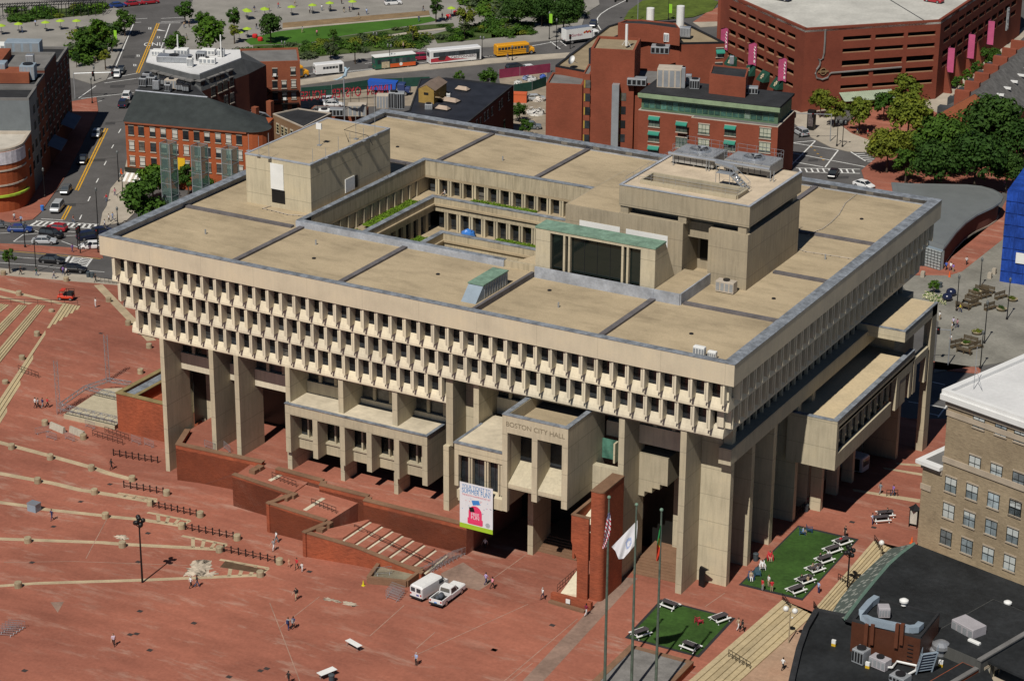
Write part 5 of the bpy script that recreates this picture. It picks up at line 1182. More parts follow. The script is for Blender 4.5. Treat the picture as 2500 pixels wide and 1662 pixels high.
def tree_mesh(seed,hgt_,cr,nc=26,nl=62,s=.34,tall=1.0):
 rg=random.Random(seed);tk=MB();cw=MB();zc_=hgt_-cr*tall
 tk.tube([(0,0,-.3),(.06,.03,zc_*.5),(.02,-.05,zc_*.8),(0,0,hgt_*.8)],[.09+hgt_*.018,.05+hgt_*.014,.05+hgt_*.01,.03],7)
 for i in range(nc):
  g=rg.uniform(0,6.28);el=rg.uniform(-.55,1);rr_=cr*rg.uniform(.35,.86);ce=math.sqrt(max(0,1-el*el*.85))
  c_=Vector((math.cos(g)*rr_*ce,math.sin(g)*rr_*ce,zc_+el*cr*tall*.8));leaves(cw,c_,cr*rg.uniform(.26,.42),nl,s,rg)
  if i%2==0:b_=Vector((0,0,zc_*rg.uniform(.55,.95)));tk.tube([b_,b_.lerp(c_,.5)+Vector((0,0,.15)),c_],[.07,.05,.02],4)
 return tk.mesh('trunk',M_bark),cw.mesh('crown',L_MD)
TP={'round':[tree_mesh(i,8.0,3.3)for i in(1,2,3)],'tall':[tree_mesh(i,9.5,2.6,26,70,.30,1.45)for i in(4,5)],'big':[tree_mesh(i,13,6.0,70,80,.46,.8)for i in(6,7,8)],'young':[tree_mesh(9,5.0,1.5,16,50,.2,1.1)]}
def tree(kind,p,size,m,label,group=None,i=0,name='tree'):
 tm_,cm=TP[kind][i%len(TP[kind])]
 o=thing(name,label,'tree',p,group,rnd.uniform(0,6));o.scale=(size,size,size)
 for nm,me in(('trunk',tm_),('crown',cm)):
  c_=bpy.data.objects.new(nm,me);COL.objects.link(c_);c_.parent=o
  if nm=='crown':setmat(c_,0,m)
 return o
def tree_px(kind,t,a,b,rpx,m,label,group=None,i=0):
 0
 R0,H0,T0={'round':(3.3,8,1.),'tall':(2.6,9.5,1.45),'big':(6.0,13,.8),'young':(1.5,5,1.1)}[kind]
 z=-3.;sz_=1.
 for _ in range(12):
  zc_=z+(H0-R0*T0)*sz_*.98;p=PZ(t,a,b,zc_);d=(p-CAM).length;r=rpx*PXS*d/FPX;sz_=r/R0*1.02;z=gh(p.x,p.y)
 return tree(kind,(p.x,p.y,z),sz_,m,label,group,i)
tg='trees along the wide street and park'
for k,t,a,b,r_,m,l in(('round','a0',1010,170,90,L_MD,'round green tree at the left kerb of the upper street'),('round','a0',1505,85,82,L_MD,'tree at the right kerb near the top edge'),('round','a0',1710,290,145,L_BR,'large bright tree behind the white roofed building'),('round','a0',1665,175,85,L_BR,'tree standing just behind the large bright one'),('round','a0',1430,350,92,L_MD,'low tree beside the ONLY lane marking'),('round','a0',910,350,55,L_BR,'small street tree with a green banner next to it'),('young','a0',855,462,50,L_YL,'thin yellow-green street tree on the pale pavement'),('round','a0',800,240,85,L_BR,'upper tree of the left-hand park bed'),('round','a0',690,340,110,L_MD,'middle tree of the left-hand park bed'),('tall','a0',620,470,38,L_DK,'dark conical shrub-like tree in a pot at the corner'),('tall','a0',1905,145,62,L_MD,'slender tree at the head of the park lawn'),('young','a0',1905,255,48,L_YL,'yellowish small tree beneath the slender one'),('round','a6',200,215,100,L_DK,'dark round tree alone on the park lawn'),('tall','a6',1548,60,58,L_DK,'grey-green upright tree at the far end of the lawn'),('round','a6',1790,130,85,L_YL,'yellow-green tree beside the red parasol group'),('big','a6',2215,80,120,L_DK,'dark tree near the parasols, left of the big clump'),('big','a12',200,80,118,L_DK,'dark tree on the left of the central clump'),('big','a12',590,105,135,L_DK,'largest dark tree of the central clump above the box truck'),('big','a12',410,60,115,L_DK,'dark tree between the two largest of the central clump'),('round','a12',700,45,80,L_DK,'tree on the road side of the central clump'),('round','b0',1160,290,185,L_MD,'dense tree at the corner before the glass towers'),('round','b0',1240,130,130,L_BR,'tree crown rising behind the dense corner tree'),('round','b0',1460,110,75,L_MD,'low tree between the first and second glass towers'),('round','a0',1240,1480,125,L_MD,'tree behind the corner tree, left of the first glass tower'),('tall','a0',1530,1440,75,L_MD,'tree between first and second glass tower'),('round','a0',1680,1500,70,L_MD,'tree between second and third glass tower'),('young','b0',72,760,62,L_MD,'young tree in a green patch on the near pavement'),('young','a6',890,400,55,L_MD,'young street tree behind the tour trolley'),('young','a6',710,280,42,L_MD,'small tree on the lower edge of the lawn'),('round','a6',690,400,65,L_GR,'grey-green tree on the park pavement above the white minibus'),('young','a6',1360,260,50,L_YL,'small yellow-green tree near the path steps'),('young','a6',1780,225,48,L_GR,'small grey tree in the bed above the coach'),('round','a6',2230,900,68,L_MD,'tree in the lane beside the black-roofed house'),('round','a12',280,1030,60,L_MD,'low tree before the grey car in the lane'),('round','a6',1975,630,80,L_MD,'shrubby tree above the black roof'),('young','a6',1740,630,48,L_MD,'small shrub behind the site fence')):
 tree_px(k,t,a,b,r_,m,l,tg,rnd.randrange(3))
rg_='trees around the market square'
for k,t,a,b,r_,m,l in(('round','a18',680,825,98,L_YL,'yellow-green tree farthest to the left before the garage'),('round','a18',800,890,105,L_YL,'yellow-green tree by the tall signal mast'),('round','a18',1000,920,125,L_YL,'yellow-green tree under the metal canopy'),('round','a18',1370,740,135,L_YL,'yellow-green tree in front of the garage openings'),('round','a18',1200,850,100,L_MD,'tree in front of the canopy end'),('big','a18',1400,930,185,L_YL,'broad yellow-green tree beside the market path'),('big','a18',1230,1190,165,L_YL,'pale thin-leaved tree with bare twigs by the junction'),('round','a18',1400,1180,130,L_YL,'yellow-green tree leaning over the brick square'),('big','a18',1680,1140,230,L_MD,'broad dark tree before the brick market wall'),('big','a18',1620,1320,200,L_DK,'dark tree just above the curved pavilion roof'),('big','a18',2080,1010,260,L_DK,'tallest dark tree covering the market gable'),('big','a18',1950,1280,230,L_DK,'dark tree above the pavilion end'),('big','a18',2290,1150,200,L_DK,'dark tree at the picture edge above the blue wrapped building'),('round','a18',1380,1330,120,L_MD,'small tree above the pavilion tip'),('big','a18',2200,1370,150,L_DK,'dark low tree with bare pale trunk'),('round','a18',2050,460,80,L_MD,'street tree on the market walk, fourth up'),('young','a18',1955,555,52,L_MD,'young tree on the market walk, third up'),('young','a18',1880,620,50,L_BR,'young bright tree on the market walk, second up'),('young','a18',1795,680,55,L_MD,'young tree on the market walk nearest the garage corner'),('young','a18',2110,440,45,L_MD,'young tree on the market walk, topmost')):
 tree_px(k,t,a,b,r_,m,l,rg_,rnd.randrange(3))
SHM=[]
for sd in range(4):
 rg=random.Random(40+sd);cw=MB()
 for _ in range(7):leaves(cw,(rg.uniform(-.9,.9),rg.uniform(-.9,.9),rg.uniform(.2,.7)),.85,60,.2,rg,.7)
 SHM.append(cw.mesh('shrub',L_MD))
def inpoly(p,poly):
 c_=False
 for(x0,y0),(x1,y1)in zip(poly,poly[1:]+poly[:1]):
  if(y0>p[1])!=(y1>p[1])and p[0]<(x1-x0)*(p[1]-y0)/(y1-y0)+x0:c_=not c_
 return c_
nsh=0;words_={L_DK:'dark green',L_MD:'mid green',L_YL:'yellow-green',L_BR:'bright green',L_GR:'grey-green'}
where_=['in the long bed beside the bus street','in the bed above the white coach','in the bed above the school bus','in the border below the lawn','in the bed left of the wide street','under the central dark trees','in the far bed at the top edge','along the pergola at top left']
for bi,(t,pts)in enumerate(beds):
 pw=[P2(t,*q)for q in pts];xs_=[p[0]for p in pw];ys_=[p[1]for p in pw];area=(max(xs_)-min(xs_))*(max(ys_)-min(ys_));want=(52,26,16,18,22,16,20,22)[bi];k=0;tries=0
 while k<want and tries<4000:
  tries+=1;p=(rnd.uniform(min(xs_),max(xs_)),rnd.uniform(min(ys_),max(ys_)))
  if not inpoly(p,pw):continue
  k+=1;m=rnd.choice([L_DK,L_MD,L_MD,L_YL,L_BR,L_GR]);o=bpy.data.objects.new('shrub',SHM[k%4]);COL.objects.link(o);s_=rnd.uniform(.9,2.0)*(1.3 if bi in(4,5,6)else.5 if bi==3 else.8)
  o.location=(p[0],p[1],gh(*p)+.2);o.scale=(s_*1.3,s_*1.3,s_);o.rotation_euler.z=rnd.uniform(0,6);setmat(o,0,m);tag(o,'%s rounded shrub %s'%(words_[m],where_[bi]),'shrub','%s shrubs %s'%(words_[m],where_[bi]))
class Fac:
 0
 def __init__(s,p,q):
  s.p=Vector((p[0],p[1]));d=Vector((q[0],q[1]))-s.p;s.L=d.length;s.u=d/s.L
  n=Vector((s.u.y,-s.u.x));c_=Vector((CAM.x,CAM.y))-s.p;s.n=n if n.dot(c_)>0 else-n
 def sz(s,t,a,b):
  d=ray(t,a,b);det=-s.u.x*d.y+d.x*s.u.y;ex,ey=CAM.x-s.p.x,CAM.y-s.p.y
  k=-(s.u.x*ey-s.u.y*ex)/(s.u.x*d.y-s.u.y*d.x)
  p=Vector((CAM.x+d.x*k-s.p.x,CAM.y+d.y*k-s.p.y));return p.dot(s.u),CAM.z+d.z*k
 def at(s,d,out=0.):v=s.p+s.u*d+s.n*out;return(v.x,v.y)
 def box(s,mb,s0,s1,o0,o1,z0,z1,mi=0):mb.obox(s.p,s.u,s.n,s0,s1,o0,o1,z0,z1,mi)if s.u.x*s.n.y-s.u.y*s.n.x>0 else mb.obox(s.p+s.u*0,s.n,s.u,o0,o1,s0,s1,z0,z1,mi)
 def win(s,par,c_,z,w_,h_,mats,sill=True,grid=(1,2),name='window',blind=None):
  mb=MB();s.box(mb,c_-w_/2,c_+w_/2,0,.03,z,z+h_,0)
  t_=.07
  s.box(mb,c_-w_/2-t_,c_-w_/2,0,.09,z,z+h_,1);s.box(mb,c_+w_/2,c_+w_/2+t_,0,.09,z,z+h_,1);s.box(mb,c_-w_/2,c_+w_/2,0,.09,z+h_-t_,z+h_,1)
  for i in range(1,grid[0]):x=c_-w_/2+w_*i/grid[0];s.box(mb,x-.035,x+.035,.031,.07,z,z+h_-t_,1)
  for i in range(1,grid[1]):zz=z+h_*i/grid[1];s.box(mb,c_-w_/2,c_+w_/2,.031,.075,zz-.035,zz+.035,1)
  if blind:s.box(mb,c_-w_/2,c_+w_/2,.0,.036,z+h_*(1-blind),z+h_-t_,3)
  if sill:s.box(mb,c_-w_/2-.15,c_+w_/2+.15,0,.16,z-.18,z,2);s.box(mb,c_-w_/2-.12,c_+w_/2+.12,0,.06,z+h_+.002,z+h_+.22,2)
  return part(name,mb,mats,par)
M_sill=mat('pale_sill',(.46,.40,.33),.85,.12);M_blind=mat('window_blind',(.52,.50,.45),.8,.1);M_wfr=mat('dark_window_frame',(.03,.035,.035),.6,.1)
BR1=brick('orange_brick',(.40,.105,.04),(.30,.075,.03));BR2=brick('dark_brick',(.16,.055,.035),(.11,.04,.03));BR3=brick('brown_brick',(.29,.095,.05),(.22,.07,.04));BR4=brick('hotel_brick',(.275,.078,.045),(.205,.06,.035));BR5=brick('garage_brick',(.235,.065,.04),(.18,.05,.032));BR6=brick('tan_brick',(.36,.285,.19),(.25,.195,.13),.8,.34)
M_broof=mat('black_roof',(.028,.029,.032),.85,.35,.25,2.5);M_slate=mat('slate_roof',(.055,.058,.062),.7,.25,.4,5.);M_groof=mat('grey_roof',(.17,.165,.16),.9,.2,.3);M_wroof=mat('white_roof',(.66,.66,.66),.75,.1,.15,2.)
WM=[M_gls,M_wfr,M_sill,M_blind]
def block(name,pts,z0,z1,mw,mr,par,cop=None,k=.35,up=.45):
 0
 part(name,MB().prism(pts,z0,z1),mw,par)
 P_=[Vector((p[0],p[1]))for p in pts]
 if sum(a.x*b.y-b.x*a.y for a,b in zip(P_,P_[1:]+P_[:1]))<0:P_=P_[::-1]
 n=len(P_);ins=[]
 for i in range(n):
  d0=(P_[i]-P_[i-1]).normalized();d1=(P_[(i+1)%n]-P_[i]).normalized();n0=Vector((-d0 .y,d0 .x));n1=Vector((-d1 .y,d1 .x));b_=(n0+n1);b_=b_/max(.5,b_.length_squared/2);ins.append(P_[i]+b_*k)
 part('roof',MB().prism([tuple(v)for v in ins],z1+.003,z1+.03),mr,par)
 if cop:
  mb=MB()
  for i in range(n):j=(i+1)%n;mb.prism([tuple(P_[i]),tuple(P_[j]),tuple(ins[j]),tuple(ins[i])],z1+.004+.003*i,z1+up+.003*i)
  part('parapet',mb,cop,par)
def xy(p):return(p.x,p.y)
def PZs(t,z,*ps):return[xy(PZ(t,a,b,z))for a,b in ps]
lb_=thing('corner_building','long shadowed brick corner block with curved shop end at the left edge','building',G('a0',580,830));q0,q1=Vector((-128.4,150,-3.8)),G('b0',185,405);F=Fac(q0,q1)
def lblk(nm,s0,s1,z,dep,mw=BR2,mr=M_broof,cop=M_groof,o=0.):block(nm,[F.at(s0,o),F.at(s1,o),F.at(s1,-dep),F.at(s0,-dep)],-4.2,z,mw,mr,lb_,cop,.5,.5)
lblk('wall',3,18,14.2,40,BR2);lblk('wall',18.01,31.5,16.8,45,BR2,M_groof);lblk('wall',31.51,41,15.8,45,BR3);lblk('wall',41.01,49.5,15.4,45,mat('grey_cladding',(.16,.18,.19),.5,.1))
part('penthouse',MB().prism([F.at(20,-9),F.at(30,-9),F.at(30,-30),F.at(20,-30)],16.8,18.6),BR3,lb_);part('penthouse',MB().prism([F.at(33,-2),F.at(38,-2),F.at(38,-12),F.at(33,-12)],15.8,18),BR3,lb_)
cv=[F.at(49.51,0),F.at(57,0)]+[F.at(57+6.4*math.sin(a),-6.4+6.4*math.cos(a))for a in[i*math.pi/16 for i in range(1,9)]]+[F.at(63.4,-45),F.at(49.51,-45)]
block('wall',cv,-4.2,8.6,BR1,mat('pale_deck',(.50,.46,.40),.9,.15),lb_,M_sill,.7,.5)
ringp=lambda r,zz0,zz1,m,nm:part(nm,(lambda mb:[mb.prism([F.at(57+6.4*math.sin(a),-6.4+6.4*math.cos(a)),F.at(57+6.4*math.sin(b),-6.4+6.4*math.cos(b)),F.at(57+(6.4+r)*math.sin(b),-6.4+(6.4+r)*math.cos(b)),F.at(57+(6.4+r)*math.sin(a),-6.4+(6.4+r)*math.cos(a))],zz0,zz1)for a,b in[(i*math.pi/16,(i+1)*math.pi/16)for i in range(8)]]and mb.obox(F.p,F.u,F.n,63.4,63.4+r,-45,-6.4,zz0,zz1))(MB()),m,lb_)
for z0,z1 in((4.6,4.9),(1.6,1.9)):ringp(.15,z0,z1,M_sill,'band')
ringp(.12,6.0,8.5,mat('printed_hoarding',(.62,.60,.64),.8,.2,.8,1.5),'hoarding');ringp(.5,-.6,-.2,mat('lime_canopy',(.35,.5,.05),.6),'canopy')
W2=Fac(F.at(63.4,-6.4),F.at(63.4,-45))
for z in(2.3,5.0):
 for i in range(5):W2 .win(lb_,3+i*5.2,z,2.2,1.5 if z<4 else.9,WM,True,(3,2))
for i,s_ in enumerate(range(5,57,4)):
 for z in(4.5,1.0)+((8.2,11.6)if s_<49 else()):
  F.win(lb_,s_,z,1.3,1.7,WM,True,(2,2))
for s0,s1 in((8,18),(26,34)):part('awning',MB().add([(*F.at(s0,0),1.5),(*F.at(s1,0),1.5),(*F.at(s1,2.8),.3),(*F.at(s0,2.8),.3),(*F.at(s0,2.8),.15),(*F.at(s1,2.8),.15)],[(0,1,2,3),(3,2,5,4)]),mat('blue_grey_awning',(.12,.16,.22),.7),lb_)
text_part('lettering','PUBLIC',1.5,M_wht,lb_,(*W2 .at(3.6,.3),.9),(W2 .at(0)[0]-W2 .at(1)[0],W2 .at(0)[1]-W2 .at(1)[1],0),(0,0,1),.05)
def unit(name,label,t,a,b,z,dx,dy,dz,m,cat,rz=.5,extra=None,group='roof plant on the left corner block'):
 p=PZ(t,a,b,z);o=thing(name,label,cat,p,group,rz);mb=MB();rbox(mb,-dx/2,dx/2,-dy/2,dy/2,.1,dz,.06);part('casing',mb,m,o,local=True)
 gm=MB()
 for i in range(4):gm.box(-dx/2+dx*(i+.15)/4,-dx/2+dx*(i+.85)/4,-dy/2-.03,-dy/2+.02,.3,dz-.25)
 part('grille',gm,M_gry if m is not M_gry else M_drk,o,local=True);part('base',MB().box(-dx/2+.1,dx/2-.1,-dy/2+.1,dy/2-.1,0,.12),M_drk,o,local=True)
 if extra:part('fan',MB().cyl(0,0,dz,dz+.2,min(dx,dy)*.36,None,12),M_drk,o,local=True)
 return o
M_bluegrey=mat('blue_grey_metal',(.26,.32,.38),.5,.1)
unit('air_handler','long blue-grey plant container on the left block roof','a0',200,480,14.6,7.5,3.5,4,M_bluegrey,'roof plant');unit('air_handler','pale plant unit left of the long container','a0',20,465,14.6,4,3,3,M_wht,'roof plant');unit('roof_fan','dark grey fan housing in front of the silver duct','a0',235,640,16.2,3,3,3,M_bluegrey,'roof plant',.5,True);unit('roof_duct','silver duct standing on the left block roof','a0',250,545,16.9,1.6,1.6,2.6,M_galv,'duct');unit('air_handler','blue-grey unit cut by the left picture edge','a0',0,620,16.2,3,3,3,M_bluegrey,'roof plant')
ub_=thing('brick_house','orange brick house with dark hipped roof and rounded corner at the wide street','building',(-91,121,-3.8));p0=G('b0',1045,165);ez=9.6;F=Fac(p0,PZ('a0',2010,1075,ez))
tur=[F.at(F.L+3.4*math.sin(a),-3.4+3.4*math.cos(a))for a in[i*math.pi/10 for i in range(1,9)]]
foot=[F.at(0),F.at(F.L)]+tur+[F.at(F.L+1.5,-11),F.at(4,-11)]
part('wall',MB().prism(foot,-4.2,ez),BR1,ub_)
ra,rb_=PZ('a0',1105,740,13.6),PZ('a0',1690,795,13.6);e0=[(*F.at(-.3,.4),ez),(*F.at(F.L,.4),ez)]+[(*p,ez)for p in[F.at(F.L+3.8*math.sin(a),-3.4+3.8*math.cos(a))for a in[i*math.pi/10 for i in range(1,9)]]]
rm=MB();n=len(e0);rm.add(e0+[tuple(ra),tuple(rb_)],[(0,1,n+1,n)]+[(i,i+1,n+1)for i in range(1,n-1)])
bk=[F.at(4,-12),F.at(F.L+1.5,-11.5)];rm.add([tuple(ra),tuple(rb_),(*bk[1],9.0),(*bk[0],13.0)],[(0,1,2,3)]);rm.add([e0[0],tuple(ra),(*bk[0],13.0),(*F.at(4,-11),ez)],[(0,1,2,3)]);rm.add([e0[-1],tuple(rb_),(*bk[1],9.0)],[(0,1,2)])
part('roof',rm,mat('charcoal_shingle',(.035,.042,.042),.85,.25,.4,6.),ub_)
part('ridge',MB().tube([ra+Vector((0,0,.05)),rb_+Vector((0,0,.05))],.18,5),M_lead2,ub_)
part('eave',MB().obox(F.p,F.u,F.n,0,F.L,.02,.4,ez-.35,ez-.004),BR3,ub_)
d0=PZ('a0',1455,890,11.2);dm=MB();dm.obox((d0 .x,d0 .y),F.u,F.n,-.7,.7,-2.4,.2,10.3,12.3);dr=part('dormer',dm,M_slate,ub_);part('pane',MB().obox((d0 .x,d0 .y),F.u,F.n,-.5,.5,.2,.24,11.0,12.2),M_gls,dr)
cols=[1068,1150,1243,1330,1425,1513,1602,1687,1777,1862,1948]
for i,c_ in enumerate(cols):
 for r_,dy in enumerate((0,124,248)):
  s_,z_=F.sz('a0',c_+6*r_,1062+(c_-1068)*.09+dy);F.win(ub_,s_,z_-.95,1.1,1.9,WM,True,(1,2),blind=(None,.45,.9,None,.6)[(i*3+r_*2)%5])
s_,z_=F.sz('a0',1100,1385);part('sign_board',MB().obox(F.p,F.u,F.n,s_-2.2,s_+3,.02,.2,z_-.5,z_+.5),mat('dark_sign',(.03,.03,.02),.6),ub_)
def awning(par,F,s0,s1,zt_,dz,out,m,strp=None):
 mb=MB();n=8 if strp else 1
 for i in range(n):a,b=s0+(s1-s0)*i/n,s0+(s1-s0)*(i+1)/n;mb.add([(*F.at(a,.02),zt_),(*F.at(b,.02),zt_),(*F.at(b,out),zt_-dz),(*F.at(a,out),zt_-dz),(*F.at(b,out),zt_-dz-.2),(*F.at(a,out),zt_-dz-.2)],[(0,1,2,3),(3,2,4,5)],i%2)
 return part('awning',mb,[m,strp or m],par)
awning(ub_,F,-.2,4.2,z_-.6,1.2,2.2,M_wht,M_sill);awning(ub_,F,22.5,26,z_-1.5,1.2,2,M_wht,M_sill)
s_,z_=F.sz('a0',1478,1343);yb=thing('hanging_banner','yellow lettered banner hung on the orange brick wall','banner',(*F.at(s_,.2),z_));part('cloth',MB().obox(F.p,F.u,F.n,s_-.85,s_+.85,.12,.16,z_-1.5,z_+1.5),mat('yellow_cloth',(.75,.45,.02),.7,.1),yb)
ms=thing('mansard_building','brick block with grey mansard, dormers and cluttered white flat roof','building',(-95,152,-4));zr=15.
rp=PZs('a0',zr,(1225,415),(1955,415),(1965,480),(1625,610),(1550,602),(1190,510));lp_=[(rp[5][0]-.3,rp[5][1]-1.7),(rp[4][0]-.1,rp[4][1]-1.8),(rp[3][0]+1.3,rp[3][1]-1.3),(rp[2][0]+1.8,rp[2][1])]
low=[tuple(Vector(lp_[0])+Vector((-3,12))),tuple(Vector(lp_[3])+Vector((-1,8))),lp_[3],lp_[2],lp_[1],lp_[0]]
part('wall',MB().prism(low,-4.2,11.9),BR2,ms)
part('mansard',(lambda m:m.add([(*p,11.9)for p in low]+[(*p,zr)for p in rp],[(i,(i+1)%6,6+(i+1)%6,6+i)for i in range(6)]))(MB()),mat('mansard_slate',(.075,.078,.08),.7,.2,.6),ms)
part('roof',MB().prism(rp,zr-.05,zr+.25),M_wroof,ms)
F1=Fac(lp_[0],lp_[1]);F2=Fac(lp_[2],lp_[3])
def dormer(F,t,a,b,w_=1.3,h_=1.7):
 s_,z_=F.sz(t,a,b);mb=MB();mb.obox(F.p,F.u,F.n,s_-w_/2-.15,s_+w_/2+.15,-2.2,-.45,12.0,12.1+h_);d=part('dormer',mb,M_slate,ms);part('roof',MB().obox(F.p,F.u,F.n,s_-w_/2-.35,s_+w_/2+.35,-2.4,-.2,12.1+h_,12.35+h_),M_groof,d);part('pane',MB().obox(F.p,F.u,F.n,s_-w_/2,s_+w_/2,-.45,-.4,12.25,12.0+h_),M_gls,d)
for a in(1240,1302,1357,1415,1468,1525):dormer(F1,'a0',a,610+(a-1240)*.3)
for a,b in((1665,680),(1735,640),(1785,615),(1825,595),(1890,570)):dormer(F2,'a0',a,b)
for a,b in((1735,745),(1790,715),(1835,695),(1885,670),(1890,800),(1840,820)):
 s_,z_=F2 .sz('a0',a,b);F2 .win(ms,s_,z_-1,1.2,2,WM)
mg='plant on the white mansard roof'
for i,(a,b,dx,dy,dz,m,l)in enumerate(((1290,450,2.5,2,1.2,M_wht,'small white unit at the left corner of the white roof'),(1420,500,7,3,1.3,M_galv,'wide grey duct bank on the white roof'),(1480,470,3,2,2.0,M_wht,'white box behind the duct bank on the white roof'),(1550,545,1.2,1.2,2.0,M_wht,'white upright vent at the front of the white roof'),(1640,490,2,2,1.8,M_gry,'grey unit in the middle of the white roof'),(1690,520,3.5,1.2,1.3,M_wht,'row of white pipes on the white roof'),(1700,445,3,2,1.2,M_wht,'white low unit at the back of the white roof'),(1800,460,1.5,1.2,1.6,M_wht,'white vent box at the right of the white roof'))):
 unit('roof_unit',l,'a0',a,b,zr+.25,dx,dy,dz,m,'roof plant',.4,i%2,mg)
for a,b,c_ in((1452,470,360),(1802,470,385)):p=PZ('a0',a,b,zr+.25);single('vent_pipe',MB().cyl(p.x,p.y,p.z,p.z+5,.15),M_wht,'tall white vent pipe on the white roof, %s'%('nearer the duct bank' if a<1500 else 'toward the right end'),'pipe',tuple(p),mg)
kg='plant on the flat roof behind the hipped roof'
for i,(a,b,dx,dy,dz,m,l)in enumerate(((1200,655,1.6,1.6,1.6,M_galv,'round silver drum at the left of the flat roof'),(1170,700,1.6,1.6,1.8,M_gry,'grey drum in the front row of the flat roof'),(1240,700,1.8,1.4,2,M_gry,'second grey drum in the front row of the flat roof'),(1275,730,1.4,1.0,2,M_galv,'silver bent duct among the roof drums'),(1400,720,2.6,1.6,2.0,M_sill,'beige condenser on the flat roof'),(1370,745,1.3,1.2,1.6,M_gry,'small grey box before the beige condenser'),(1470,735,1.5,1.5,1.5,M_drk,'dark fan unit right of the beige condenser'),(1520,745,1.4,1.4,1.4,M_drk,'rightmost dark fan unit on the flat roof'),(1340,690,2,1.5,1.4,M_drk,'black low unit behind the condensers'))):
 unit('roof_unit',l,'a0',a,b,13.3,dx,dy,dz,m,'roof plant',.3,True,kg)
block('flat_roof',PZs('a0',13.2,(1110,735),(1690,790),(1600,700),(1180,620)),9,13.1,M_slate,M_broof,ub_,None)
ap=thing('apartment_house','plain brown brick apartment house with window air conditioners and fire escape','building',(-90,168,-4));ta,tb_=PZ('a6',-45,510,11),PZ('a6',440,498,11);F=Fac(ta,tb_)
block('wall',[F.at(0),F.at(F.L),F.at(F.L,-12),F.at(0,-12)],-4.2,10.6,BR3,M_groof,ap,BR3,.4,.4)
for i,(a,b)in enumerate(((15,595),(237,590),(385,583),(20,690),(145,690),(237,690),(312,690),(390,683),(15,790),(240,785),(317,780),(392,780),(397,880),(320,880))):
 s_,z_=F.sz('a6',a,b);F.win(ap,s_,z_-.8,1.0,1.6,WM,True,(1,2),blind=(None,None,.5,.9)[i%4])
for a,b in((235,608),(143,712),(148,805),(317,802)):s_,z_=F.sz('a6',a,b);part('air_conditioner',MB().obox(F.p,F.u,F.n,s_-.35,s_+.35,.1,.6,z_-.3,z_+.2),M_wht,ap)
fe=MB();sA_,zA=F.sz('a6',0,745);sB_,_=F.sz('a6',430,745)
for dz in(0,-2.9):
 F.box(fe,sA_,sB_,.1,1.1,zA+dz,zA+dz+.08)
 for k in(.5,.95):fe.tube([(*F.at(sA_,1.1),zA+dz+k),(*F.at(sB_,1.1),zA+dz+k)],.035,4)
for k in(0,.5):fe.tube([(*F.at(6.5,.4+k),zA),(*F.at(4,.4+k),zA-2.9)],.06,4)
part('fire_escape',fe,M_blk,ap)
lh=thing('gabled_house','small brown brick house with slate roofs and chimneys below the apartment house','building',(-70,140,-4));pts=PZs('a6',4.0,(220,935),(470,1045),(700,930),(430,890))
block('wall',pts,-4.2,4.0,brick('pale_brown_brick',(.27,.17,.10),(.2,.12,.07)),M_broof,lh,M_sill,.3,.25)
F=Fac(pts[0],pts[1])
for a,b in((262,1045),(300,1065),(330,1080),(375,1095)):s_,z_=F.sz('a6',a,b);F.win(lh,s_,z_-1.1,1.0,2.0,[M_gls,mat('cream_frame',(.6,.56,.35),.7),M_sill,M_blind],True,(1,3))
rt_=MB();A_=[PZ('a6',a,b,z)for a,b,z in((-85,890,5),(65,900,3.5),(215,970,3.),(-60,1010,3.),(-90,960,3.),(160,925,4.6))]
rt_.add([tuple(v)for v in A_],[(0,1,3,4),(1,5,2,3)]);part('roof',rt_,M_slate,lh);part('wall',MB().prism([xy(A_[i])for i in(0,5,2,3,4)],-4.2,2.9),BR3,lh)
for a,b in((80,975),(200,925),(60,840)):p=PZ('a6',a,b,3.4);part('chimney',MB().box(p.x-.6,p.x+.6,p.y-.6,p.y+.6,1,6.2),BR3,lh)
part('ridge',MB().tube([A_[0],A_[1],A_[3]],.15,4).tube([A_[1],A_[5],A_[2]],.15,4),M_lead2,lh)
bh=thing('black_roofed_house','low dark brick house under a wide black roof with skylights','building',(-45,175,-4));zk=7.5
bp_=PZs('a6',zk,(1420,650),(1635,640),(2182,700),(1800,1012),(1700,1090),(1000,990),(1330,905));block('wall',bp_,-4.2,zk,BR2,mat('rubber_roof',(.022,.024,.032),.6,.3,.3,2.),bh,M_broof,.3,.2)
F=Fac(bp_[2],bp_[3])
for i,(a,b)in enumerate(((2140,765),(2085,815),(2065,840),(2005,885),(1970,910),(1945,930),(1910,970),(1880,990),(2105,990))):s_,z_=F.sz('a6',a,b);F.win(bh,s_,z_-1.4,.9,1.6,[M_gls,M_wfr,M_galv,M_blind],True)
for a,b,k in((1765,737,1),(1665,830,1.3),(1605,895,1)):
 p=PZ('a6',a,b,zk);mb=MB();mb.add([(p.x+x*k,p.y+y*k,zk+.3)for x,y in((-1.5,-.8),(1.5,-.8),(1.5,.8),(-1.5,.8))]+[(p.x-1*k,p.y,zk+.95),(p.x+1*k,p.y,zk+.95)],[(0,1,5,4),(2,3,4,5),(1,2,5),(3,0,4)]);s0=part('skylight',mb,mat('skylight_glass',(.42,.33,.26),.3,.15),bh);part('curb',MB().box(p.x-1.6*k,p.x+1.6*k,p.y-.9*k,p.y+.9*k,zk,zk+.3),M_drk,s0)
s1,s2,s3=PZ('a6',1408,835,zk),PZ('a6',1532,850,zk),PZ('a6',1635,775,zk);u_=Vector(xy(s2-s1));v_=Vector(xy(s3-s2));sh_=thing('roof_shed','ochre boarded shed with brown gable roof on the black roof','shed',s1)
c0=Vector(xy(s1));cs=[c0,c0+u_,c0+u_+v_,c0+v_];hz=hgt('a6',1405,725,s1);mz=hz+1.0
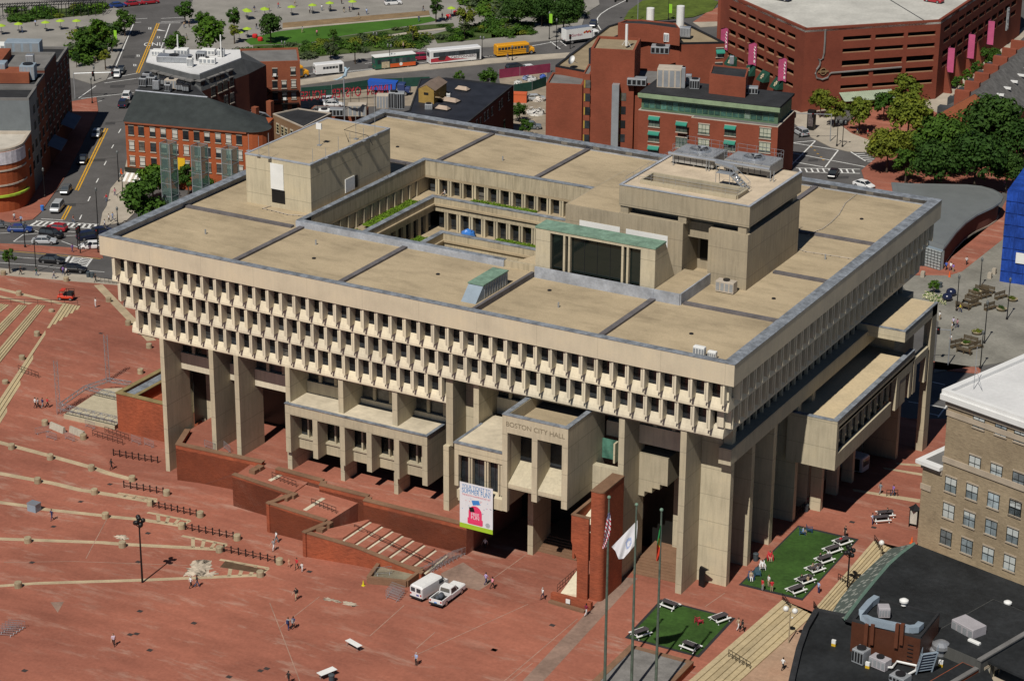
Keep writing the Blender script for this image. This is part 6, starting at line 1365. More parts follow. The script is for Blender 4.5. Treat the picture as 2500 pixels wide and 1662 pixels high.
wm_=MB();wm_.prism([tuple(v)for v in cs],zk,zk+hz);m1,m2=(cs[0]+cs[1])/2,(cs[2]+cs[3])/2;wm_.add([(*cs[0],zk+hz),(*cs[1],zk+hz),(*m1,zk+mz)],[(0,1,2)]);wm_.add([(*cs[2],zk+hz),(*cs[3],zk+hz),(*m2,zk+mz)],[(0,1,2)]);part('wall',wm_,mat('ochre_boards',(.34,.22,.06),.8,.15,1.,8.),sh_)
e_=u_.normalized()*.3;part('roof',MB().add([(*(cs[0]-e_),zk+hz-.05),(*(cs[3]-e_),zk+hz-.05),(*m2,zk+mz+.06),(*m1,zk+mz+.06),(*(cs[1]+e_),zk+hz-.05),(*(cs[2]+e_),zk+hz-.05)],[(0,1,2,3),(3,2,5,4)]),mat('brown_shingle',(.20,.15,.12),.85,.2),sh_)
F=Fac(cs[0],cs[1]);part('vent',MB().obox(F.p,F.u,F.n,F.L*.35,F.L*.65,.01,.06,zk+hz*.62,zk+hz*.8),M_drk,sh_)
st1=MB();F=Fac(cs[1],cs[2])
for i in range(6):st1 .obox(F.p,F.u,F.n,.3+.5*i,.8+.5*i,.1,1.2,zk+1.5-.25*i-.1,zk+1.5-.25*i)
for k in(.15,1.15):st1 .tube([(*F.at(.2,k),zk+2.5),(*F.at(3.4,k),zk+1.0)],.06,4)
part('stair',st1,mat('weathered_timber',(.30,.22,.13),.85),sh_)
ly=thing('roof_letters','big red roof letters on a steel frame, seen from behind','sign',PZ('a6',820,830,3.));l0,l1=PZ('a6',1190,785,3.5),PZ('a6',448,842,3.5);tot=Vector(xy(l1-l0));ul=tot.normalized()
M_sig=mat('sign_red',(.50,.04,.06),.6,.2,2.)
for word,a,b,by in(('UNION',1190,988,783),('OYSTER',945,697,805),('HOUSE',657,450,828)):
 w0,w1=PZ('a6',a,by,3.5),PZ('a6',b,by,3.5);me=text_mesh('lettering',word,3.0,M_sig,.12);xs_=[v.co.x for v in me.vertices];wd=max(xs_)-min(xs_);k=Vector(xy(w1-w0)).length/wd
 c_=(w0+w1)/2;mt=Matrix((Vector((ul.x,ul.y,0))*k,Vector((0,0,1)),Vector((ul.x,ul.y,0)).cross(Vector((0,0,1))))).transposed().to_4x4();mt.translation=Vector((c_.x,c_.y,4.8))-Vector(ly.location);me.transform(mt);o=bpy.data.objects.new('lettering',me);COL.objects.link(o);o.parent=ly
fr=MB()
for z in(3.6,4.9,6.1):fr.tube([(l0 .x,l0 .y,z),(l1 .x,l1 .y,z)],.06,4)
for i in range(12):q=l0 .lerp(l1,i/11);fr.tube([(q.x,q.y,0),(q.x,q.y,6.2)],.06,4)
part('frame',fr,M_drk,ly)
block('wall',PZs('a6',1.0,(480,930),(960,960),(1000,870),(560,860)),-4.2,1.0,BR3,M_groof,lh,None)
yg='plant on the roofs by the red letters'
for i,(a,b,dx,dy,dz,m,l)in enumerate(((1115,880,2.5,2,3.0,M_sill,'beige plant cabinet behind the letters'),(1205,880,2,2,3.6,M_gry,'left tall grey plant cabinet by the yellow shed'),(1255,885,2,2,3.6,M_gry,'right tall grey plant cabinet by the yellow shed'),(1490,890,1.6,1.6,1.2,M_galv,'silver duct end at the foot of the shed stair'),(740,940,3,2,1.6,M_gry,'grey louvred unit below the letters'),(640,950,2.4,2,1.6,M_wht,'white roof unit at the left below the letters'),(910,940,4,2.5,2.6,M_sill,'pale plant room below the letters'),(1650,790,.8,.8,.8,M_wht,'white mushroom vent on the black roof'))):
 unit('roof_unit',l,'a6',a,b,zk if a>1000 else 2,dx,dy,dz,m,'roof plant',.5,i%2,yg)
p=PZ('a6',805,985,3);mast=thing('decorated_mast','tall mast carrying a pale blue curling sea creature figure','mast',p);tz=PY('a6',815,640,p.y).z;part('pole',MB().cyl(p.x,p.y,p.z-4,tz,.14),M_gry,mast)
fg=[PY('a6',a,b,p.y)for a,b in((715,648),(745,650),(780,635),(810,615),(818,580),(812,555),(800,545))];part('figure',MB().tube(fg,[.05,.15,.25,.42,.3,.3,.06],8).tube([fg[4],PY('a6',845,550,p.y)],[.2,.05],6),mat('pale_blue_figure',(.42,.56,.66),.5),mast)
ht=thing('brick_hotel','red brick hotel group with blank tower and green glazed top floor behind the hall','building',(0,190,-3.8));HB=-4.2
f0,f1=PZs('a12',13,(445,682),(740,697));F=Fac(f0,f1);tf=F.sz('a12',810,600)[0];back=lambda s_,d:F.at(s_,-d)
block('wall',[F.at(0),F.at(F.L),back(F.L,9),back(0,9)],HB,12.7,BR4,M_groof,ht,BR4,.4,.4)
sT0,sT1=F.sz('a12',795,900)[0],F.sz('a12',1150,900)[0];FT=Fac(F.at(sT0,-1.0),F.at(sT1,-1.0));zT=FT.sz('a12',980,405)[1]
block('tower',[FT.at(0),FT.at(FT.L),FT.at(FT.L,-11),FT.at(0,-11)],HB,zT-.5,BR4,mat('tan_roof',(.30,.235,.15),.9,.2,.3),ht,BR4,.5,.5)
block('wall',[F.at(F.L+.003,-.6),F.at(sT0-.003,-.6),back(sT0-.003,9),back(F.L+.003,9)],HB,15,BR4,M_groof,ht,BR4,.3,.3)
block('wall',[F.at(sT1-2,-1.8),F.at(sT1+5.5,-1.8),back(sT1+6,14),back(sT1-2,14)],HB,13.2,BR4,M_groof,ht,BR4,.4,.4)
dz0,dz1=F.sz('a12',985,680),F.sz('a12',1050,680);part('duct_shaft',MB().obox(F.p,F.u,F.n,dz0[0],dz1[0]-.2,-1,.6,HB,13.6),M_gry,ht)
FW=Fac(F.at(F.L,-.6),F.at(sT0,-.6))
for fc,lst in((FW,((780,685),(778,795),(776,905),(773,1015),(770,1128))),(FT,((1072,790),(1068,900),(1064,1013),(1060,1125)))):
 for a,b in lst:s_,z_=fc.sz('a12',a,b);mb=MB();fc.box(mb,s_-.65,s_+.65,0,.06,z_-.85,z_+.85);fc.box(mb,s_-.65,s_-.4,.061,.1,z_-.85,z_+.85,1);part('window',mb,[M_gls,mat('ochre_blind',(.4,.28,.05),.7)],ht)
q=PZs('a12',14.5,(520,537),(808,590),(808,400),(1040,292),(1530,355),(1900,348),(1545,172),(1330,182),(1035,190),(950,215))
block('wall',q,HB,14.2,BR4,mat('tan_roof',(.30,.235,.15)),ht,M_drk,.45,.4)
q=PZs('a12',18.0,(1030,192),(1270,205),(1535,240),(1500,195),(1230,165),(1100,165));block('penthouse',q,14.2,17.8,BR4,M_broof,ht,BR4,.3,.3)
F5=Fac(*PZs('a12',14.5,(1550,362),(1912,347)))
for a,b in((1858,430),(1850,550)):s_,z_=F5 .sz('a12',a,b);F5 .win(ht,s_,z_-1,1.6,2.0,WM,True)
M_gaw=mat('green_awning',(.03,.22,.16),.7,.1)
for a,b in((1862,405),):s_,z_=F5 .sz('a12',a,b);awning(ht,F5,s_-1,s_+1,z_,.6,.8,M_gaw)
h0,h1,h2=PZ('a12',1200,765,13.6),PZ('a12',1645,812,13.6),PZ('a12',2295,885,13.6);FH=Fac(h0,h2);sm=FH.sz('a12',1645,812)[0]
zw=FH.sz('a12',1250,905)[1]
block('wall',[FH.at(0),FH.at(sm),FH.at(sm,1.2),FH.at(FH.L+1.5,1.2),FH.at(FH.L+1.5,-12),FH.at(0,-12)],HB,zw,BR4,M_groof,ht,M_sill,.3,.12)
part('top_floor',MB().obox(FH.p,FH.u,-FH.n,.3,FH.L+.8,1.0,11.5,zw+.05,13.4),mat('green_steel',(.10,.17,.10),.6,.15),ht)
part('roof',MB().obox(FH.p,FH.u,-FH.n,0,FH.L+1.2,.4,12,13.403,13.9),M_broof,ht)
part('cornice',MB().obox(FH.p,FH.u,-FH.n,-.2,FH.L+1.4,-.1,.398,12.9,13.7).obox(FH.p,FH.u,-FH.n,-.1,FH.L+1.3,.3,.9,12.5,12.898),mat('pale_green_trim',(.25,.33,.20),.7,.2),ht)
n=22
for i in range(n):
 s_=.8+(FH.L-.6)*i/n;mb=MB();FH.box(mb,s_,s_+(FH.L-.6)/n-.16,-1.0,-.94,zw+.5,12.4,0);FH.box(mb,s_,s_+(FH.L-.6)/n-.16,-.94,-.9,zw+1.35,zw+1.42,1);part('glazing',mb,[glass('green_tint_glass',(.03,.075,.06),.08,True,(.4,.5,.4)),M_wfr],ht)
WH_=[glass('hotel_glass',(.05,.06,.05),.1,True,(.5,.5,.4)),mat('green_frame',(.02,.06,.045),.6),M_sill,mat('pale_curtain',(.45,.46,.36),.8)]
for i,(a,b)in enumerate(((1325,990),(1322,1112),(1318,1230))):s_,z_=FH.sz('a12',a,b);FH.win(ht,s_,z_-1.1,2.3,2.1,WH_,True,(3,2));awning(ht,FH,s_-1.2,s_+1.2,z_+1.1,.5,.7,M_gaw)
FB=Fac(FH.at(sm,1.2),FH.at(FH.L,1.2))
for i,(a,b)in enumerate(((1548,1035),(1730,1052),(1945,1065),(2230,1085),(1545,1160),(1728,1175),(1940,1187),(2225,1200))):
 s_,z_=FB.sz('a12',a,b);FB.win(ht,s_,z_-1.1,2.3,2.1,WH_,True,(3,2),blind=.8 if i%2 else None)
 if i in(0,2,6):awning(ht,FB,s_-1.2,s_+1.2,z_+1.1,.5,.7,M_gaw)
pc=PZs('a12',18.0,(1775,605),(2072,640),(2095,560),(1800,530));u1=Vector(pc[1])-Vector(pc[0]);block('penthouse',[pc[0],pc[1],pc[2],pc[3]],13.9,17.8,BR4,M_broof,ht,BR4,.3,.3)
FR=Fac(FH.at(FH.L+1.5,1.2),FH.at(FH.L+1.5,-12))
hg='plant on the hotel roofs'
for i,(t,a,b,z,dx,dy,dz,m,l)in enumerate((('a12',1450,700,13.9,5,4,4,M_sill,'large beige chiller on the hotel roof'),('a12',1560,720,13.9,.8,.8,4.5,M_galv,'grey duct riser beside the beige chiller'),('a12',1605,690,13.9,1.2,1.2,2.2,M_galv,'silver vent cowl beside the duct riser'),('a12',1655,720,13.9,2,2,2,M_gry,'grey fan unit right of the silver cowl'),('a12',2120,760,13.9,2.5,2,1.4,M_gry,'grey unit behind the brick roof house'),('a12',1440,340,14.7,2,1.5,2,M_wht,'white units beside the rear roof house door'),('a12',1575,300,14.7,2.5,2,2.2,M_galv,'silver unit on the tan rear roof'),('a12',1375,430,13.5,4,3,1.6,M_gry,'grey sloped plant box below the tower side'),('a12',1185,690,13.5,4,2.5,1.5,M_gry,'grey units on the low roof beside the duct shaft'),('a12',2015,775,13.9,.8,.8,1.0,M_galv,'small silver vent at the front of the hotel roof'),('a12',1955,525,18,.9,.9,1.8,M_galv,'silver cowl on top of the brick roof house'))):
 unit('roof_unit',l,t,a,b,z,dx,dy,dz,m,'roof plant',.35,i%2,hg)
for a,b,h_,l in((1535,245,5.5,'thick white flue on the tan rear roof'),(1292,190,3.5,'short white flue at the back of the rear roof')):p=PZ('a12',a,b,14.7);single('flue',MB().cyl(p.x,p.y,p.z,p.z+h_,.9,None,14),M_wht,l,'flue',tuple(p),hg)
p=PZ('a12',1098,375,zT);single('antenna',MB().cyl(p.x,p.y,p.z,p.z+4.6,.3,None,8).tube([(p.x-1,p.y,p.z),(p.x,p.y,p.z+1.5),(p.x+1,p.y,p.z)],.06,4),M_wht,'white antenna on tripod on the brick tower','antenna',tuple(p),hg)
p=PZ('a12',662,540,14.7);mb=MB();mb.lathe(0,0,[(.02,0),(.5,.06),(.85,.22),(1.0,.42)],14);o=single('satellite_dish',mb,M_wht,'white satellite dish on the tan roof left of the tower','dish',tuple(p+Vector((0,0,1.2))),hg,0,True,False);o.rotation_euler=(rad(60),0,rad(-30));part('stand',MB().cyl(0,0,-1.4,.05,.06,None,5),M_gry,o,local=True)
gr_=thing('parking_garage','huge dark brick parking garage with long dark openings and pale roof deck','garage',(20,260,-3));zg=16.2
gL,gR=PZ('a18',555,245,zg),PZ('a18',1660,175,zg);gl2,gr2=PZ('a12',1860,20,zg),PZ('a18',1890,20,zg)
FC=Fac(gL,gR);dl=(Vector(xy(PZ('a18',0,0,zg)))-Vector(xy(gL)));lend=Vector(xy(gL))+dl*1.25;FL_=Fac(lend,gL);drr=(Vector(xy(gr2))-Vector(xy(gR)));FRt=Fac(gR,Vector(xy(gR))+drr*3.2)
lend2=lend+Vector((-3,22))
deck=[tuple(lend2),tuple(lend),xy(gL),xy(gR),FRt.at(FRt.L),(-10,390),(-60,340)]
part('roof_deck',MB().prism(deck,zg-.6,zg-.15),mat('pale_deck_concrete',(.50,.49,.45),.9,.2,.12,1.5),gr_)
ins=[tuple(Vector((18,300))+(Vector(p)-Vector((18,300)))*.93)for p in deck]
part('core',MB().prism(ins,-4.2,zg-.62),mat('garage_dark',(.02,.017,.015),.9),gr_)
def slotwall(F,slots,rows,zb,zt_,solid0=0.,solid1=None,skew=0.):
 0
 mb=MB();L=F.L;edges=[0.]+[v for p in slots for v in p]+[L]
 for i in range(0,len(edges),2):F.box(mb,edges[i],edges[i+1],-.7,0,zb,zt_)
 zs=[zb]+[v for r in rows for v in r]+[zt_]
 for(a,b)in slots:
  for i in range(0,len(zs),2):F.box(mb,a,b,-.7,0,zs[i],zs[i+1])
 part('wall',mb,BR5,gr_)
 for(r0,r1)in rows:sl_=MB();F.box(sl_,.1,L-.1,-.68,-.02,r0-.05,r0+.14);part('ledge',sl_,mat('brown_sill',(.30,.17,.10),.85,.1),gr_)
rows=[]
for b0,b1 in((690,725),(585,628),(490,540),(393,430),(295,333)):z1=FC.sz('a18',960,b0)[1];z0=FC.sz('a18',960,b1)[1];rows.append((z0,z1))
slots=[(FC.sz('a18',a,500)[0],FC.sz('a18',b,500)[0])for a,b in((852,1080),(1112,1345),(1375,1600))]
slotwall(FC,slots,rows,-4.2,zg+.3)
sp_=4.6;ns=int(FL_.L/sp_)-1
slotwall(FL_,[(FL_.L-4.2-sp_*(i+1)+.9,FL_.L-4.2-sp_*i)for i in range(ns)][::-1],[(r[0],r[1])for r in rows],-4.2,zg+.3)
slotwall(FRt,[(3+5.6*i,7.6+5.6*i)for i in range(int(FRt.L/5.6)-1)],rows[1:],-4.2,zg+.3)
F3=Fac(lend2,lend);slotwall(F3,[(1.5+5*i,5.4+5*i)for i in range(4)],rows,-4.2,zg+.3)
for i in range(4):
 b_=MB();s_=6+8.4*i;F_=FRt;b_.add([(*F_.at(s_,0),rows[1][0]),(*F_.at(s_+.8,0),rows[1][0]),(*F_.at(s_+1,2.2),-3),(*F_.at(s_-.2,2.2),-3),(*F_.at(s_,.0),-3),(*F_.at(s_+.8,0),-3)],[(0,1,2,3),(0,3,4),(1,5,2)]);part('buttress',b_,BR5,gr_)
cz=[FC.sz('a18',828,755),FC.sz('a18',1255,728)];cm=MB();zc1=cz[0][1]
for i in range(24):a,b=cz[0][0]+(cz[1][0]-cz[0][0])*i/24,cz[0][0]+(cz[1][0]-cz[0][0])*(i+.8)/24;cm.add([(*FC.at(a,.05),zc1),(*FC.at(b,.05),zc1),(*FC.at(b,3.4),zc1-1.2),(*FC.at(a,3.4),zc1-1.2)],[(0,1,2,3)])
cm.add([(*FC.at(cz[0][0],.05),zc1-.06),(*FC.at(cz[1][0],.05),zc1-.06),(*FC.at(cz[1][0],3.4),zc1-1.27),(*FC.at(cz[0][0],3.4),zc1-1.27)],[(0,1,2,3)])
part('canopy',cm,mat('sage_metal',(.34,.40,.30),.5,.1),gr_)
M_dga=mat('dark_green_awning',(.012,.06,.04),.75,.1);M_flw=mat('flower_emblem',(.6,.5,.35),.7)
for a,b in((-30,500),(120,575),(235,625),(345,685)):
 s_,z_=FL_.sz('a18',a,b);w_=3.4;o=part('awning',MB().add([(*FL_.at(s_-w_/2,.03),z_+1.3),(*FL_.at(s_+w_/2,.03),z_+1.3),(*FL_.at(s_+w_/2,1.8),z_-.9),(*FL_.at(s_-w_/2,1.8),z_-.9),(*FL_.at(s_-w_/2,.03),z_-.9),(*FL_.at(s_+w_/2,.03),z_-.9)],[(0,1,2,3),(0,3,4),(1,5,2)]),M_dga,gr_)
 em=MB()
 for k in range(6):g=k*math.pi/3;em.add([(*FL_.at(s_+.55*math.cos(g+d_)*q_,1.02-.45*math.sin(g+d_)*q_+.06),z_+.2+.6*math.sin(g+d_)*q_)for d_,q_ in((0,.1),(-.4,.8),(0,1.1),(.4,.8))],[(0,1,2,3)])
 part('emblem',em,M_flw,o)
gs=[FC.sz('a18',a,b)for a,b in((715,240),(712,330),(705,430),(695,475),(676,492),(662,480),(674,510),(668,535),(646,565),(634,600),(645,635),(690,648),(735,632),(752,602),(765,594),(840,588),(1060,570),(1335,547))]
gt=thing('wall_sign','grey guitar outline sign with round emblem on the garage wall','sign',(*FC.at(gs[9][0]),gs[9][1]));M_sgr=mat('sign_grey',(.20,.19,.18),.6,.15)
part('outline',MB().tube([(*FC.at(s_,.15),z_)for s_,z_ in gs],.22,6),M_sgr,gt)
s_,z_=FC.sz('a18',697,583);ring=[(*FC.at(s_+.75*math.cos(g),.2),z_+.75*math.sin(g))for g in[i*math.pi/8 for i in range(17)]];part('emblem',MB().tube(ring,.13,5).obox(FC.p,FC.u,FC.n,s_-1.3,s_+1.3,.12,.25,z_-.22,z_+.22),mat('emblem_bronze',(.25,.17,.09),.5,.2),gt)
M_pink=mat('pink_cloth',(.52,.10,.22),.7,.12)
def pinkban(F,t,a0,b0,b1,w_,label,m=M_pink):
 s_,z1=F.sz(t,a0,b0);_,z0=F.sz(t,a0,b1);o=thing('wall_banner',label,'banner',(*F.at(s_,.6),z0),'tall pink banners on the garage');mb=MB()
 mb.add([(*F.at(s_,.2),z0),(*F.at(s_,.2+w_),z0),(*F.at(s_,.2+w_),z1),(*F.at(s_,.2),z1)],[(0,1,2,3)]);F.box(mb,s_-.0,s_+w_,.25,.3,z0,z1);part('cloth',mb,m,o)
 c_=F.at(s_+w_/2,.36);sc_=[(*F.at(s_+w_/2+.25*w_*math.sin(k*1.9),.36),z1-.8-(z1-z0-2.4)*k/12)for k in range(13)];part('script_mark',MB().tube(sc_,.1,4),M_wht,o)
 part('round_mark',MB().tube([(*F.at(s_+w_/2,.31),z0+.9),(*F.at(s_+w_/2,.36),z0+.9)],.4,10),M_wht,o)
 part('bracket',MB().tube([(*F.at(s_,0),z1),(*F.at(s_+.1,w_+.3),z1)],.05,4).tube([(*F.at(s_,0),z0),(*F.at(s_+.1,w_+.3),z0)],.05,4),M_drk,o)
pinkban(FL_,'a12',1915,228,408,1.3,'pink banner farthest to the left on the garage, above the hotel corner');pinkban(FL_,'a12',2145,348,530,1.4,'pink banner above the green awnings on the garage');pinkban(FL_,'a18',388,472,662,1.4,'pink banner nearest the plain brick corner of the garage')
pinkban(FRt,'a18',1712,388,575,1.6,'pink banner just round the right-hand corner of the garage');pinkban(FRt,'a18',1880,278,462,1.6,'middle pink banner on the market side of the garage');pinkban(FRt,'a18',2040,170,350,1.6,'pink banner highest up the market side of the garage')
s_,z1=FRt.sz('a18',2195,70);_,z0=FRt.sz('a18',2195,240);pb=thing('blade_sign','grey upright sign reading PARKING on the garage','sign',(*FRt.at(s_,.5),z0));part('panel',MB().obox(FRt.p,FRt.u,FRt.n,s_,s_+1.6,.1,.4,z0,z1),M_gry,pb)
for i,ch in enumerate('PARKING'):text_part('lettering',ch,1.15,M_wht,pb,(*FRt.at(s_+.8,.42),z1-.75-(z1-z0-1.2)*i/6.3),(FRt.u.x,FRt.u.y,0),(0,0,1),.02)
for t,a,b,c_,l in(('a18',360,5,NVC,'dark car parked on the garage roof deck near its curved side'),('a18',1600,20,RED,'red car parked on the garage roof deck near the right edge')):
 o=car_proto('suv');o.name='parked_car';tag(o,l,'car','cars on the garage roof')
 for ch in o.children:
  if ch.name.split('.')[0]in('body','roof'):setmat(ch,0,paint(c_))
 p=PZ(t,a,b,zg-.15);o.location=p;o.rotation_euler.z=rad(-10)
sheets_=MB();a_,b_=PZ('a18',1185,-40,zg),PZ('a18',1545,178,zg);part('deck_joint',MB().prism([tuple(v)for v in strip(a_,b_,.3)],zg-.15,zg-.13),M_drk,gr_)
mk=thing('market_hall','brick market hall with grey slate roof and a row of chimneys at the right edge','building',PZ('a18',1800,1000,-1.6));zA=7.0
mA,mB_,mC=PZ('a18',1630,935,6.0),PZ('a18',1940,745,12.0),PZ('a18',2335,930,6.0);ax=Vector(xy(PZ('a18',2330,480,12.0)))-Vector(xy(PZ('a18',1985,800,12.0)));ax=ax.normalized()
e0=Vector(xy(mA));rdg=Vector(xy(mB_));per=Vector((-ax.y,ax.x));hw=(rdg-e0).dot(per);rdg=e0+per*hw;e1=e0+per*2*hw;Lm=90
if abs(hw)<4:hw=-7.0;rdg=e0+per*hw;e1=e0+per*2*hw
g_=MB();g_.add([(*e0,-2.5),(*e1,-2.5),(*e1,6),(*rdg,11.5),(*e0,6)],[(0,1,2,3,4)]);f_=ax*Lm;g_.add([(*e0,-2.5),(*(e0+f_),-2.5),(*(e0+f_),6),(*e0,6)],[(0,1,2,3)]);g_.add([(*e1,-2.5),(*(e1+f_),-2.5),(*(e1+f_),6),(*e1,6)],[(0,1,2,3)]);part('wall',g_,brick('market_brick',(.36,.12,.06)),mk)
part('roof',MB().add([(*e0,6.02),(*(e0+f_),6.02),(*(rdg+f_),11.55),(*rdg,11.55),(*e1,6.02),(*(e1+f_),6.02)],[(0,1,2,3),(3,2,5,4)]),mat('market_slate',(.12,.115,.11),.8,.35,.8,5.),mk)
for i in range(7):
 c_=e0 .lerp(rdg,.62)+ax*(1.2+8*i);part('chimney',MB().obox(c_,ax,per,-.6,.6,-1.6,1.6,7,11.6),BR4,mk)
 c_=e0 .lerp(rdg,.2)+ax*(1+8*i);part('dormer',MB().obox(c_,ax,per,-.5,1.6,-1.8,1.8,5.5,7.6),M_slate,mk);c_=rdg.lerp(e1,.35)+ax*(3+6*i);part('skylight',MB().obox(c_,ax,per,-.25,.25,-1.4,1.4,9.3,9.75),M_wht,mk)
FM=Fac(e0,e1);text_part('lettering','NO',1.5,M_drk,mk,(*FM.at(5.5 if FM.L>8 else 2,.06),4.6),(FM.u.x,FM.u.y,0),(0,0,1),.03)
pv=thing('curved_pavilion','low brick pavilion under a smooth curved grey metal roof','pavilion',(68,170,-1.6));zp=2.5
ro=PZs('b18',zp,(1255,150),(1400,158),(1600,162),(1870,168),(1990,180),(2080,205),(2140,235),(2168,268),(2150,308),(2085,350),(1960,408),(1870,470),(1790,550),(1715,650),(1675,700),(1515,652),(1400,560),(1300,420));c_=Vector((sum(p[0]for p in ro)/len(ro),sum(p[1]for p in ro)/len(ro)))
sc_=lambda k:[tuple(c_+(Vector(p)-c_)*k)for p in ro]
part('fascia',MB().prism(ro,zp-.35,zp),M_bluegrey,pv);part('roof',(lambda m:m.add([(*p,zp+.003)for p in ro]+[(*p,zp+.25)for p in sc_(.93)]+[(*p,zp+.2)for p in sc_(.90)]+[(*p,zp+.45)for p in sc_(.45)],[(j*18+i,j*18+(i+1)%18,(j+1)*18+(i+1)%18,(j+1)*18+i)for j in range(3)for i in range(18)]+[tuple(range(54,72))]))(MB()),mat('standing_seam',(.22,.235,.235),.45,.08,.3,2.,metal=.3),pv,smooth=False)
part('wall',MB().prism(sc_(.91),-2.5,zp-.36),brick('dark_red_brick',(.16,.07,.055)),pv);part('curb',MB().prism(sc_(.93),-2.5,-1.2),M_walk,pv)
FE=Fac(PZ('b18',1525,660,zp),PZ('b18',1668,702,zp));gz=MB();FE.box(gz,.2,FE.L-.1,-.9,.02,-1.6,zp-.4)
for i in range(7):FE.box(gz,.2,FE.L-.1,.021,.06,-1.5+.55*i,-1.42+.55*i,1)
for i in range(6):FE.box(gz,.2+(FE.L-.3)*i/5-.04,.2+(FE.L-.3)*i/5+.04,.021,.07,-1.6,zp-.4,1)
part('glazed_end',gz,[glass('pale_glass',(.35,.38,.38),.2,False),M_drk],pv)
bw_=thing('wrapped_building','scaffolded building wrapped in bright blue sheeting at the right edge','building',G('b18',2135,960));w0,w1=G('b18',2135,960),G('b18',2345,992);F=Fac(w0,Vector(xy(w0))+(Vector(xy(w1))-Vector(xy(w0))).normalized()*16);zt_=hgt('b18',2190,215,w0)+w0 .z
M_tarp=mat('blue_tarpaulin',(.014,.055,.30),.55,.5,.5,3.,stretch=(1,1,.35));tp=MB();n=10
for i in range(n):o_=.12*(i%2);s0,s1=F.L*i/n,F.L*(i+1)/n;tp.add([(*F.at(s0,o_),w0 .z-.3),(*F.at(s1,.12-o_),w0 .z-.3),(*F.at(s1,.12-o_),zt_),(*F.at(s0,o_),zt_)],[(0,1,2,3)])
part('sheeting',tp,M_tarp,bw_);part('sheeting',MB().prism([F.at(0,-.02),F.at(F.L,-.02),F.at(F.L,-20),F.at(0,-20)],w0 .z-.3,[zt_-.01,zt_-.01,zt_+1.5,zt_+1.5]),M_tarp,bw_)
sm_=MB()
for k in range(1,9):F.box(sm_,0,F.L,.11,.16,w0 .z+2.2*k,w0 .z+2.2*k+.07)
for k in range(1,8):F.box(sm_,2*k,2*k+.06,.11,.15,w0 .z,zt_)
part('seam',sm_,mat('tarp_seam',(.010,.035,.19),.6,.3),bw_)
s_,z_=F.sz('b18',2320,768);part('sign',MB().obox(F.p,F.u,F.n,s_-1.1,s_+3,.2,.26,z_-1,z_+1),M_wht,bw_)
tn=thing('tan_office','tan brick office block with pale bands, sash windows and white flat roof','building',(111,31,2));a0_=Vector((111.15,31.7));u_=Vector((12.2,-3.8)).normalized();F=Fac(a0_,a0_+u_*30);ztp=25.0;sU=F.sz('c18',1722,560)[0];zl=14.6
def boxF(nm,s0,s1,d0,d1,z0,z1,m):part(nm,MB().obox(F.p,F.u,F.n,s0,s1,d0,d1,z0,z1),m,tn)
boxF('wall',sU,30,-40,0,0,ztp-1.6,BR6);boxF('wall',0,sU-.003,-14,0,0,zl-1.2,BR6)
M_lime=mat('pale_limestone',(.42,.35,.27),.85,.12)
for z0,z1,o_,d in((ztp-1.6,ztp-.75,.25,40.2),(ztp-.748,ztp,.8,40.8)):boxF('cornice',sU-o_,30,-d,o_,z0,z1,M_lime if z1<ztp else mat('white_coping',(.74,.74,.73),.6,.06))
for z0,z1,o_ in((zl-1.2,zl-.5,.2),(zl-.498,zl,.75)):boxF('cornice',-o_,sU-.004 if z1==zl else sU-.005,-14-o_,o_,z0,z1,M_lime if z1<zl else MATS['white_coping'])
boxF('parapet',sU-.8,30,-.2,.5,ztp+.003,ztp+.55,MATS['white_coping']);boxF('parapet',sU-.8,sU+.1,-40.8,-.201,ztp+.003,ztp+.55,MATS['white_coping']);boxF('roof',sU+.1,30,-40,-.2,ztp+.003,ztp+.08,M_wroof)
boxF('parapet',sU+7,30,-9,-8.4,ztp+.083,ztp+.7,M_wroof);boxF('parapet',sU+6.4,sU+7,-30,-8.4,ztp+.083,ztp+.7,M_wroof);boxF('light_well',sU+7.5,29,-28,-16,ztp+.083,ztp+.12,BR3)
boxF('roof',.2,sU,-13,-.3,zl+.003,zl+.05,M_groof)
for t,a,b,o_,h_ in(('c18',1850,785,.12,.5),('c18',1850,1175,.18,.55)):
 _,z_=F.sz(t,a,b-40);boxF('band',sU-.1,30,0,o_,z_-.25,z_+h_,M_lime)
_,z_=F.sz('c18',1560,1300);boxF('band',-.1,1.6,0,.15,z_-.5,z_+.3,M_lime)
TW=[glass('office_pane',(.10,.12,.13),.12,True,(.6,.6,.55)),mat('black_sash',(.015,.018,.018),.5),M_lime,mat('roller_blind',(.50,.53,.52),.8,.05),]
wl=[('c18',1970,755,2),('c18',2150,815,2),('c18',2305,872,2)]+[('c18',1935,1105,2),('c18',2110,1172,2),('c18',2290,1240,2)]+[('c18',1740,1278,2),('c18',1912,1335,2),('c18',2087,1405,2),('c18',2265,1470,2),('c18',1722,1490,2)]+[('d18',1890,250,2),('d18',2068,317,2),('d18',2242,385,2),('d18',1700,400,2),('d18',1870,470,2),('d18',2043,537,2),('d18',2218,605,2),('d18',2263,160,2)]
for i,(t,a,b,g)in enumerate(wl):s_,z_=F.sz(t,a,b);F.win(tn,s_,z_-1.05,1.7,2.1,TW,True,(2,2),blind=(.5,None,.45,.9,.3,None,.5)[i%7]if b!=400 else None)
pa=PZ('c18',1925,500,ztp+.1);single('roof_mast',MB().tube([pa,pa+Vector((0,0,6))],.04,5).tube([pa+Vector((1.2,0,0)),pa+Vector((0,0,3.2))],.03,4),M_gry,'thin mast with stay on the white office roof','mast',tuple(pa))
br=thing('curved_roof_building','low building with broad black curved roof and patterned slate skirt at the lower right','building',G('d18',1400,900));zb_=8.0
E0=[('d18',1440,447),('d18',1330,530),('d18',1230,620),('d18',1110,760),(('d18',1000,895)),('d18',930,990),('d18',878,1062)]
